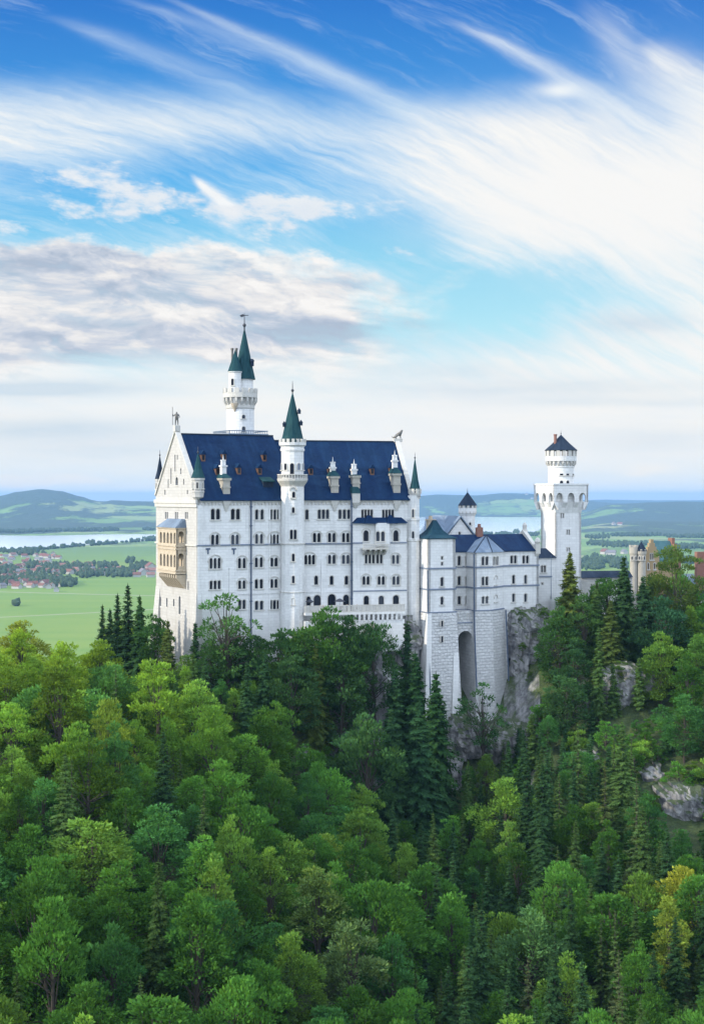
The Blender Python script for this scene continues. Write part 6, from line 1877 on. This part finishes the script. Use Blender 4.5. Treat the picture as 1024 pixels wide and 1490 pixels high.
def broadleaf(seed, H=18.0, Rr=4.6, lobes=46, per=120, shape=1.0, low=0.30, leaf=0.62, sparse=False):
    upd = (0.0, 0.55, -0.25)[seed % 3]
    """trunk and crown meshes of one broadleaved tree standing at the origin"""
    r = random.Random(seed)
    tb = MB(); L = Leaves()
    lean = Vector((r.uniform(-.5, .5), r.uniform(-.5, .5), 0))
    top = Vector((lean.x, lean.y, H * 0.80))
    tb.tube([(0, 0, -3.0), (lean.x * .2, lean.y * .2, H * .2), (lean.x * .6, lean.y * .6, H * .5), top], [0.42, 0.33, 0.22, 0.06], 7)
    cz, hz_ = H * (1 + low) / 2, H * (1 - low) / 2
    cs = []
    for i in range(lobes):
        for _ in range(30):
            d = rvec(r)
            if mnoise.noise(d * 1.3 + Vector((seed * .7, 0, 0))) < -0.22 and r.random() < .85: continue
            q = r.uniform(0.40, 1.0) ** 0.6 * (1.16 if r.random() < .14 else 1.0)
            hz2 = hz_ * (1.0 if d.z > 0 else 0.9)
            wid = Rr * (1.0 - 0.42 * max(0, d.z) ** 1.4 * shape)
            c = Vector((d.x * wid * q, d.y * wid * q, cz + d.z * hz2 * q)) + lean * (0.4 + 0.6 * max(0, d.z))
            c += Vector((mnoise.noise(c * .3 + Vector((seed, 0, 0))), mnoise.noise(c * .3 + Vector((0, seed, 0))), 0)) * Rr * 0.28
            if all((c - e[0]).length > (0.62 if not sparse else 0.9) * (e[1]) for e in cs): break
        rad = r.uniform(0.20, 0.40) * Rr * (0.74 if d.z > 0.6 else 1.0)
        if sparse: rad *= 0.72
        cs.append((c, rad, r.uniform(0, 1), r.uniform(0, 1)))
    for i, (c, rad, lv, lh) in enumerate(cs):
        if i % 3 == 0 or sparse:
            base = Vector((lean.x * .5, lean.y * .5, min(c.z - rad * 1.2, H * r.uniform(.25, .62))))
            tb.tube([base, base.lerp(c, .55) + Vector((0, 0, .3)), c], [0.13 if not sparse else .12, 0.08, 0.03], 5)
        out_dir = (c - Vector((lean.x * .5, lean.y * .5, cz - hz_ * .3)))
        out_dir = out_dir.normalized() if out_dir.length > .1 else Vector((0, 0, 1))
        for _ in range(int(per * (rad / (0.32 * Rr)) ** 1.6)):
            n = rvec(r)
            if n.dot(out_dir) < -0.35 or (n.z < -0.45 and r.random() < .7): n = (n + out_dir * 1.2).normalized()
            q = 1.0 - 0.55 * r.random() ** 2.0
            p = c + Vector((n.x * rad * 1.2, n.y * rad * 1.2, n.z * rad * 0.56 - 0.10 * rad * (n.x * n.x + n.y * n.y))) * q
            p += rvec(r) * rad * .14
            d = (Vector((n.x, n.y, n.z * .5)) * 0.9 + rvec(r) * 0.6 + Vector((0, 0, 0.10 + upd)) + out_dir * .5).normalized()
            nn = (n * 0.8 + Vector((0, 0, 0.7)) + rvec(r) * 0.55).normalized()
            s_ = leaf * r.choice((.6, .8, 1.0, 1.3)) * r.uniform(0.8, 1.2)
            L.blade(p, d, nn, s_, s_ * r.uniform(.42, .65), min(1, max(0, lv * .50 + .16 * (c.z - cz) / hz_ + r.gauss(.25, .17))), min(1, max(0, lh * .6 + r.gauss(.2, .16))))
    return tb, L

def conifer(seed, H=22.0, Rr=3.6, levels=30, droop=0.28, dens=1.0, low=0.08):
    r = random.Random(seed)
    tb = MB(); L = Leaves()
    tb.tube([(0, 0, -3.0), (0, 0, H * .5), (0, 0, H * .99)], [0.34, 0.20, 0.03], 7)
    for i in range(levels):
        f = i / (levels - 1)
        z = H * (low + (0.985 - low) * (f ** 0.93))
        R0 = Rr * (1 - f) ** 0.82 + 0.16
        nb = max(4, int((6.5 + 5.0 * (1 - f)) * dens)); a0 = r.uniform(0, 6.28)
        lv = r.uniform(.2, .8); 
        for b in range(nb):
            a = a0 + 6.283 * b / nb + r.uniform(-.28, .28)
            zj = r.uniform(-.5, .5) * H / levels * 1.6
            Lb = R0 * r.uniform(0.55, 1.2) * (1 + .28 * mnoise.noise(Vector((math.cos(a) * 1.5, math.sin(a) * 1.5, z * .35 + seed))))
            if r.random() < .10: Lb *= .45
            dr = droop * r.uniform(.7, 1.4) * (0.35 + 0.9 * (1 - f))
            dirv = Vector((math.cos(a), math.sin(a), 0)); side = Vector((-math.sin(a), math.cos(a), 0))
            bl, bh = r.uniform(-.14, .14), r.uniform(.1, .75)
            n = max(3, int(Lb / 0.30))
            for k in range(n):
                u = (k + r.uniform(.2, .9)) / n
                hgt = -dr * Lb * (u ** 1.3) + 0.10 * Lb * max(0, u - .72) * 2
                p = Vector((0, 0, min(z + zj, H * .985))) + dirv * Lb * u + Vector((0, 0, hgt)) + side * r.uniform(-.12, .12)
                w = (0.34 + 0.60 * (1 - u)) * min(1.0, 0.45 + Lb * .30) * dens
                for sgn in (-1, 1):
                    d = dirv * r.uniform(.45, .9) + side * sgn * r.uniform(.5, 1.0) + Vector((0, 0, r.uniform(-.55, .0)))
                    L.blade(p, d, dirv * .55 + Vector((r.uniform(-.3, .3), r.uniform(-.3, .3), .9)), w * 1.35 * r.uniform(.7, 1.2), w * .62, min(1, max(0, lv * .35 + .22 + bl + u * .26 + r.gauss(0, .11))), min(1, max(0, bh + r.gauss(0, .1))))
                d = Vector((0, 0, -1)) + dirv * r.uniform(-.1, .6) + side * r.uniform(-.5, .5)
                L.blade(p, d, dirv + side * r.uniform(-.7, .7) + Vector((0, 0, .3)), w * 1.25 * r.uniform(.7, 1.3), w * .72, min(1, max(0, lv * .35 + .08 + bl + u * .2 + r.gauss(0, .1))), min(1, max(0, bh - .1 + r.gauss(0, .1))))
            if f < .9:
                for sgn in (0,):
                    p = Vector((0, 0, z)) + dirv * Lb + Vector((0, 0, -dr * Lb + .05 * Lb))
                    L.blade(p, dirv + Vector((0, 0, .1)), Vector((0, 0, 1)), .4, .16, .62, bh)
    L.blade(Vector((0, 0, H * .965)), Vector((0, 0, 1)), Vector((1, 0, 0)), H * .05, .18, .5, .5)
    L.blade(Vector((0, 0, H * .965)), Vector((0, 0, 1)), Vector((0, 1, 0)), H * .05, .18, .5, .5)
    return tb, L

TREES = {}
def add_proto(kind, gen, H):
    tb, L = gen
    trunk = tb.build('trunk', MAT['bark']); tm = trunk.data; bpy.data.objects.remove(trunk)
    TREES.setdefault(kind, []).append((tm, L.build('crown'), H))
for s in range(7): add_proto('round', broadleaf(100 + s, 18, 4.3 + .45 * (s % 4), 84, 135, 1.0, .10, .50), 18)
for s in range(6): add_proto('tall', broadleaf(200 + s, 21, 3.7 + .4 * (s % 3), 86, 128, 1.35, .10, .50), 21)
for s in range(3): add_proto('bush', broadleaf(300 + s, 8, 3.2, 26, 120, .7, .05, .5), 8)
for s in range(4): add_proto('spruce', conifer(400 + s, 23, 3.9 - .25 * s, 40, .30, .9), 23)
for s in range(2): add_proto('young_spruce', conifer(450 + s, 12, 2.3, 22, .18), 12)
add_proto('larch', conifer(470, 22, 4.0, 26, .20, .70), 22)
add_proto('sparse', broadleaf(500, 14, 4.3, 44, 150, .9, .12, .48, sparse=True), 14)
add_proto('sparse', broadleaf(501, 15, 3.6, 26, 60, .9, .40, .45, sparse=True), 15)
add_proto('pine', broadleaf(510, 19, 4.6, 40, 120, .8, .30, .48, sparse=True), 19)
add_proto('spreading', broadleaf(520, 24, 6.2, 60, 130, .5, .36, .6), 24)
for s in range(3): add_proto('fir', conifer(480 + s, 23, 5.6, 34, .34, 1.25, .04), 23)

NAME = {'round': 'broadleaf_tree', 'tall': 'broadleaf_tree', 'bush': 'bush', 'spruce': 'spruce_tree', 'young_spruce': 'spruce_tree', 'larch': 'larch_tree', 'sparse': 'broadleaf_tree', 'pine': 'pine_tree', 'spreading': 'pine_tree', 'fir': 'spruce_tree'}
CATN = {'bush': 'bush'}
PLANTED = []
trng = random.Random(21)
def plant(kind, p, H, colour, label, group=None, wid=1.0, vari=None):
    tm, cm, H0 = trng.choice(TREES[kind]) if vari is None else TREES[kind][vari]
    o = thing(NAME[kind], p, label, CATN.get(kind, 'tree'), group)
    s = H / H0
    o.scale = (s * wid, s * wid, s); o.rotation_euler = (0, 0, trng.uniform(0, 6.28))
    t_ = bpy.data.objects.new('trunk', tm); COL.objects.link(t_); t_.parent = o
    c = bpy.data.objects.new('crown', cm); COL.objects.link(c); c.parent = o
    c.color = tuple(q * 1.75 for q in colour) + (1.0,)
    PLANTED.append((p.x, p.y, H * 0.215 * wid, kind))
    return o

# ------------------------------------------------------------------ colours: warm sunlight painted into the green on the upper left, cooler and darker below and in the gorge
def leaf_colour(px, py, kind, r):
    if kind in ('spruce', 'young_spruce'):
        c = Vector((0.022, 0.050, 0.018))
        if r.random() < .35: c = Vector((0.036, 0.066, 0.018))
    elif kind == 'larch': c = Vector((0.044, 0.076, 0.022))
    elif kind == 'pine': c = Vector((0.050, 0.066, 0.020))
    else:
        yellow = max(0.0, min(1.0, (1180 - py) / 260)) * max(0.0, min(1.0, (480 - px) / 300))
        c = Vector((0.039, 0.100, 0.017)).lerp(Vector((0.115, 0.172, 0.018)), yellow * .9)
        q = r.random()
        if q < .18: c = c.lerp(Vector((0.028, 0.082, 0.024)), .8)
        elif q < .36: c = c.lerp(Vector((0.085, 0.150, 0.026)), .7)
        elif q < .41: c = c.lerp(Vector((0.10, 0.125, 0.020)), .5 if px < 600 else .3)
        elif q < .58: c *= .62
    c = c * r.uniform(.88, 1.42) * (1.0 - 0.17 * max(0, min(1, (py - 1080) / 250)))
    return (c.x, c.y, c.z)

def stand(px, py_top, H, y0=110.0, y1=352.0):
    """walk along the sight line of a tree top until a tree of height H on the ground reaches it"""
    Y = y0
    while Y < y1:
        x = (px - CX) / F * Y
        if ground_z(x, Y) + H >= pz(py_top, Y): break
        Y += 0.5
    x = (px - CX) / F * Y
    return Vector((x, Y, ground_z(x, Y) - 0.2))

SKY = [(-200, 893), (0, 897), (40, 905), (70, 925), (100, 935), (125, 905), (140, 890), (150, 880), (185, 850), (200, 872), (215, 895), (240, 905), (262, 945), (285, 950), (300, 935), (365, 922), (420, 914), (440, 905), (455, 892), (480, 885),
       (505, 888), (520, 897), (545, 898), (585, 905), (600, 945), (622, 968), (645, 1000), (665, 1046), (690, 1000), (702, 985), (722, 1010), (740, 1035), (765, 1030), (792, 1010), (800, 950), (812, 880), (828, 806), (845, 830), (862, 850), (885, 840), (906, 812), (925, 835), (945, 830), (975, 806), (1000, 806), (1020, 850), (1200, 850)]
def skyline(px):
    for (a, ya), (b, yb) in zip(SKY, SKY[1:]):
        if px <= b: return ya + (yb - ya) * (px - a) / (b - a)
    return SKY[-1][1]

# ------------------------------------------------------------------ single trees one can point to
def key(kind, px, py, H, label, colour=None, wid=1.0, y0=110.0, Y=None, vari=None):
    if Y is None:
        best = None; q = y0
        lim = 312 if px < 560 else (301 if px < 790 else 336)
        while q < lim:
            d = abs(pz(py, q) - ground_z((px - CX) / F * q, q) - H)
            if best is None or d < best[0] - 0.15: best = (d, q)
            q += 0.5
        Y = best[1]
    x = (px - CX) / F * Y
    p = Vector((x, Y, ground_z(x, Y) - 0.2)); H = pz(py, Y) - p.z
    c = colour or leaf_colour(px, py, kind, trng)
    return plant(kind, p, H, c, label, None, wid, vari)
GRN, DRK, YLW = (0.040, 0.085, 0.022), (0.016, 0.036, 0.016), (0.115, 0.125, 0.018)
key('sparse', 331, 853, 12.0, 'thin young tree with open crown in front of the white palace facade', (0.045, 0.10, 0.028), .80, Y=296, vari=0)
key('spruce', 186, 850, 24, 'dark pointed spruce, tallest of the dark group left of the palace', DRK, 1.15, 270)
key('spruce', 171, 864, 22, 'dark spruce left of the tallest one in the group beside the meadow', DRK, 1.15, 270)
key('spruce', 149, 880, 20, 'narrow dark spruce at the left end of the dark group', DRK, 1.0, 270)
key('fir', 203, 866, 22, 'dark green spruce between the dark group and the palace gable', (0.024, 0.054, 0.018), .75, 270)
key('spruce', 160, 886, 19, 'dark spruce at the front of the dark group by the meadow', DRK, 1.25, 270)
key('round', 224, 894, 17, 'dark rounded tree at the foot of the palace gable', (0.028, 0.066, 0.018), .85, 265)
key('fir', 244, 902, 18, 'olive green spruce directly before the sunlit gable foot', (0.050, 0.070, 0.018), .85, 265)
key('young_spruce', 284, 906, 15, 'slender spruce at the front corner of the palace', (0.022, 0.050, 0.020), .8, 272)
key('round', 268, 955, 12, 'leafy tree in front of the white palace corner', (0.050, 0.095, 0.020), 1.0, 255)
key('tall', 306, 930, 14, 'green tree at the foot of the facade left of the thin young tree', (0.030, 0.070, 0.020), .9, 272)
key('round', 340, 915, 13, 'dark green tree under the thin young tree', (0.028, 0.068, 0.020), .9, 275)
key('round', 372, 922, 12, 'dark green tree by the lower end of the left downpipe', (0.026, 0.062, 0.020), 1.0, 275)
key('round', 478, 884, 17, 'broad green tree rising over the middle of the terrace balustrade', (0.030, 0.074, 0.016), 1.0, Y=299)
key('round', 446, 902, 14, 'round green tree below the slim stair tower', (0.034, 0.078, 0.018), 1.0, Y=297)
key('round', 410, 915, 13, 'round bush-like tree against the base of the palace wall', (0.026, 0.062, 0.020), 1.1, Y=296)
key('tall', 508, 892, 15, 'small dark tree beneath the right half of the terrace', (0.024, 0.058, 0.020), .8, Y=300)
key('fir', 460, 935, 18, 'olive green spruce below the terrace, left of the grey crag', (0.050, 0.074, 0.016), .8, Y=293)
key('round', 425, 955, 15, 'dark leafy tree on the slope below the stair tower', (0.028, 0.064, 0.022), 1.1, Y=290)
key('tall', 495, 940, 17, 'dark narrow tree just left of the steep grey crag', (0.026, 0.060, 0.020), .9, Y=294)
key('fir', 385, 950, 17, 'dark spruce on the slope below the downpipe', (0.020, 0.048, 0.018), .8, Y=288)
key('round', 545, 902, 13, 'small leafy tree growing under the terrace brackets', (0.028, 0.066, 0.022), .8, Y=303)
key('young_spruce', 592, 905, 14, 'thin dark spruce before the rusticated wall at the left', DRK, .7, Y=303)
key('fir', 604, 948, 24, 'big dark spruce standing left of the rusticated base', (0.018, 0.046, 0.016), .85, Y=297)
key('fir', 634, 978, 22, 'big dark spruce in front of the battered base, right of its twin', (0.020, 0.050, 0.016), .9, Y=293)
key('fir', 575, 965, 22, 'tall dark spruce in the gorge under the terrace end', (0.020, 0.048, 0.018), .8, Y=296)
key('fir', 610, 1020, 22, 'dark spruce in front of the two big ones below the base', (0.018, 0.046, 0.018), .95, Y=283)
key('fir', 570, 1030, 20, 'dark green spruce low in the gorge right of the grey crag', (0.022, 0.052, 0.020), .9, Y=283)
key('round', 535, 1040, 16, 'leafy tree below the steep grey crag', (0.032, 0.074, 0.024), 1.0, Y=280)
key('pine', 703, 984, 18, 'open green pine standing before the rusticated bay', (0.030, 0.074, 0.026), .8, Y=303, vari=0)
key('fir', 829, 802, 25, 'broad sunlit spruce in front of the square tower', (0.070, 0.092, 0.020), .95, Y=327)
key('fir', 907, 809, 26, 'tall dark spruce right of the square tower with a ragged top', (0.026, 0.056, 0.020), .85, Y=322)
key('spreading', 985, 797, 26, 'tall spreading pine with bare trunk in front of the gatehouse', (0.046, 0.076, 0.020), .95, Y=330, vari=0)
key('fir', 935, 838, 22, 'dark spruce between the ragged spruce and the spreading pine', (0.024, 0.054, 0.022), .95, Y=318)
key('fir', 868, 846, 23, 'green spruce just right of the broad sunlit spruce', (0.040, 0.074, 0.020), .95, Y=322)
key('round', 886, 838, 18, 'leafy green tree hiding the low range between square tower and gatehouse', (0.036, 0.082, 0.020), 1.0, Y=331)
key('round', 958, 836, 20, 'leafy tree with yellow-green top right in front of the gatehouse gable', (0.075, 0.105, 0.020), 1.0, Y=334)
key('tall', 850, 862, 18, 'leafy green tree under the broad sunlit spruce', (0.034, 0.074, 0.022), 1.0, Y=318)
key('fir', 888, 872, 20, 'olive spruce in front of the dark trees right of the square tower', (0.048, 0.072, 0.018), .95, Y=314)
key('round', 960, 868, 20, 'dark blue-green tree under the spreading pine', (0.020, 0.054, 0.026), 1.1, Y=316)
key('round', 815, 885, 16, 'green leafy tree beside the cliff below the square tower', (0.030, 0.072, 0.020), .9, Y=316)
key('tall', 835, 930, 17, 'dark leafy tree on the right side of the craggy cliff', (0.024, 0.060, 0.022), 1.0, Y=310)
key('round', 822, 975, 15, 'leafy tree below the craggy cliff at its right', (0.028, 0.066, 0.022), 1.0, Y=303)
key('tall', 1012, 918, 16, 'bright green leafy tree at the right edge under the pale forebuilding', (0.050, 0.11, 0.022), 1.1, Y=305)
key('tall', 742, 1192, 17, 'bright light green slender tree in the dark lower gorge', (0.080, 0.150, 0.030), .75, 150)
key('larch', 880, 1105, 22, 'tall olive spruce on the grassy right slope', (0.052, 0.070, 0.022), .8, 200)
key('larch', 926, 1130, 22, 'tall dull green spruce right of the olive one on the grassy slope', (0.050, 0.072, 0.026), .8, 200)
key('larch', 900, 1385, 18, 'dull green sparse spruce at the bottom right of the wood', (0.056, 0.074, 0.030), .9, 120)
key('larch', 768, 1395, 16, 'olive grey spruce at the bottom among round trees', (0.055, 0.070, 0.030), .9, 120)
key('round', 992, 1262, 15, 'yellow-green maple turning colour at the right edge', (0.150, 0.165, 0.022), .9, 140)
key('tall', 975, 1300, 16, 'yellowish tree in front of the turning maple at the right edge', (0.110, 0.150, 0.024), .9, 140)
key('round', 770, 1325, 17, 'large round pale green crown at the bottom right', (0.050, 0.105, 0.036), 1.1, 130)
key('tall', 465, 1262, 19, 'tall pointed yellow-green crown in the lower middle', (0.062, 0.100, 0.026), 1.1, 130)
key('tall', 515, 1335, 19, 'tall pale green crown at the bottom middle, right of the pointed yellow-green one', (0.058, 0.096, 0.034), 1.1, 120)
key('round', 130, 1180, 17, 'bright leafy crown in the middle of the left slope', (0.070, 0.130, 0.022), 1.2, 150)
key('round', 30, 905, 15, 'golden green tree at the left edge above the meadow', (0.105, 0.130, 0.020), 1.1, 230)

for px, py, H, Y, lab in ((790, 884, 3.2, 324.5, 'small bush on top of the craggy cliff'), (757, 888, 2.6, 325, 'low bush on the upper left of the craggy cliff'), (772, 978, 3.0, 322, 'bush clinging to the lower ledge of the craggy cliff'), (760, 935, 2.0, 322.5, 'tuft of green half way up the craggy cliff'),
                          (905, 962, 3.5, 311, 'bush on top of the tan limestone outcrop')):
    x = (px - CX) / F * Y
    plant('bush', Vector((x, Y, pz(py, Y) - H)), H, (0.050, 0.095, 0.022), lab)
# ------------------------------------------------------------------ the rest of the wood
def zone(px, py):
    if px < 250 and py < 1110: return 'on the sunny upper left slope'
    if px < 330: return 'on the lower left slope'
    if px < 560 and py < 1080: return 'under the palace'
    if px < 560: return 'in the lower middle of the wood'
    if px < 800 and py < 1180: return 'in the gorge below the wing'
    if px < 800: return 'at the bottom of the gorge'
    if py < 1040: return 'high on the right slope'
    if py < 1280: return 'on the grassy right slope'
    return 'at the lower right of the wood'
WORD = {'round': 'round crowned leafy tree', 'tall': 'tall narrow leafy tree', 'bush': 'low leafy bush', 'spruce': 'pointed green spruce', 'young_spruce': 'small pointed spruce', 'larch': 'thin olive spruce'}
CLEAR = [(528, 920, 556, 1000), (622, 1092, 664, 1172), (880, 978, 950, 1042), (826, 1012, 852, 1044), (964, 1152, 1030, 1200), (936, 1118, 962, 1150), (745, 890, 806, 1035), (672, 940, 736, 1045)]
PAL = Frame(-32.14, 300.0, 28.0)
count = {}
tries = 0
Ycand = []
while tries < 30000:
    tries += 1
    Y = 112 + (345 - 112) * trng.random() ** 0.9
    x = trng.uniform(-1, 1) * (0.262 * Y + 6)
    px = CX + F * x / Y
    g = ground_z(x, Y)
    # keep clear of the buildings
    if 205 < px < 612 and Y > (299 if px < 430 else 303): continue
    if 575 < px < 780 and Y > (301 if px < 690 else 306): continue
    if px >= 780 and Y > 338: continue
    pyg = HY - g / Y * F
    grassy = px > 835 and 1050 < pyg < 1270 and mnoise.noise(Vector((x * .06, Y * .06, 2))) > -0.05
    right = px > 560
    q = trng.random()
    if grassy: kind = trng.choice(('bush', 'bush', 'bush', 'young_spruce', 'larch', 'round', 'spruce'))
    elif right: kind = 'spruce' if q < .26 else ('young_spruce' if q < .33 else ('larch' if q < .40 else ('tall' if q < .72 else 'round')))
    elif 250 < px and pyg < 1130: kind = 'spruce' if q < .30 else ('round' if q < .75 else 'tall')
    else: kind = 'spruce' if q < .03 else ('larch' if q < .04 else ('tall' if q < .42 else 'round'))
    H = {'round': trng.uniform(11, 19), 'tall': trng.uniform(13, 23), 'bush': trng.uniform(3.0, 6.5), 'spruce': trng.uniform(15, 24), 'young_spruce': trng.uniform(7, 12), 'larch': trng.uniform(12, 19)}[kind]
    if Y > 284 and kind not in ('bush', 'young_spruce') and px < 800: H *= trng.uniform(.55, .8)
    wid = trng.uniform(.80, 1.12)
    top = HY - (g + H) / Y * F
    lim = min(skyline(px), skyline(px - 14) , skyline(px + 14)) if px < 780 else skyline(px)
    lim = max(skyline(px), skyline(px - 12), skyline(px + 12)) - 2
    if 105 < px < 265: lim += 34
    if top < lim:
        H2 = pz(lim + trng.uniform(0, 8), Y) - g
        if H2 < 3.5: continue
        if H2 < .5 * H: kind = 'bush' if kind in ('round', 'tall', 'bush') else 'young_spruce'
        H = H2
    R0 = H * .22 * wid * (1.15 if kind == 'bush' else (.62 if 'spruce' in kind or kind == 'larch' else 1))
    pw, topb = R0 * F / Y, HY - (g + H * .15) / Y * F
    if Y < 306 and any(px + pw > xa and px - pw < xb and top < yb_ and topb > ya for xa, ya, xb, yb_ in CLEAR): continue
    if top > 1500 + 60: continue
    ok = True
    fac = .84 if not grassy else 1.0
    for (a, b, rr, kd) in PLANTED:
        d = math.hypot(x - a, Y - b)
        if d < (R0 + rr * (.62 if 'spruce' in kd or kd == 'larch' else 1)) * fac + .3: ok = False; break
    if not ok: continue
    if 'spruce' in kind or kind == 'larch':
        nm = 'spruce' if kind != 'larch' else 'larch'
    else: nm = 'bush' if kind == 'bush' else 'broad'
    if count.get(nm, 0) >= (285 if nm == 'broad' else 240): continue
    if top > 1485 and trng.random() < .3: continue
    count[nm] = count.get(nm, 0) + 1
    zn = zone(px, top + 40)
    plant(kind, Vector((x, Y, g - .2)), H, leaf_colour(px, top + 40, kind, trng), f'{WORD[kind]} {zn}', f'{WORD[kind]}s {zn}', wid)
print('TREES', count, len(PLANTED))
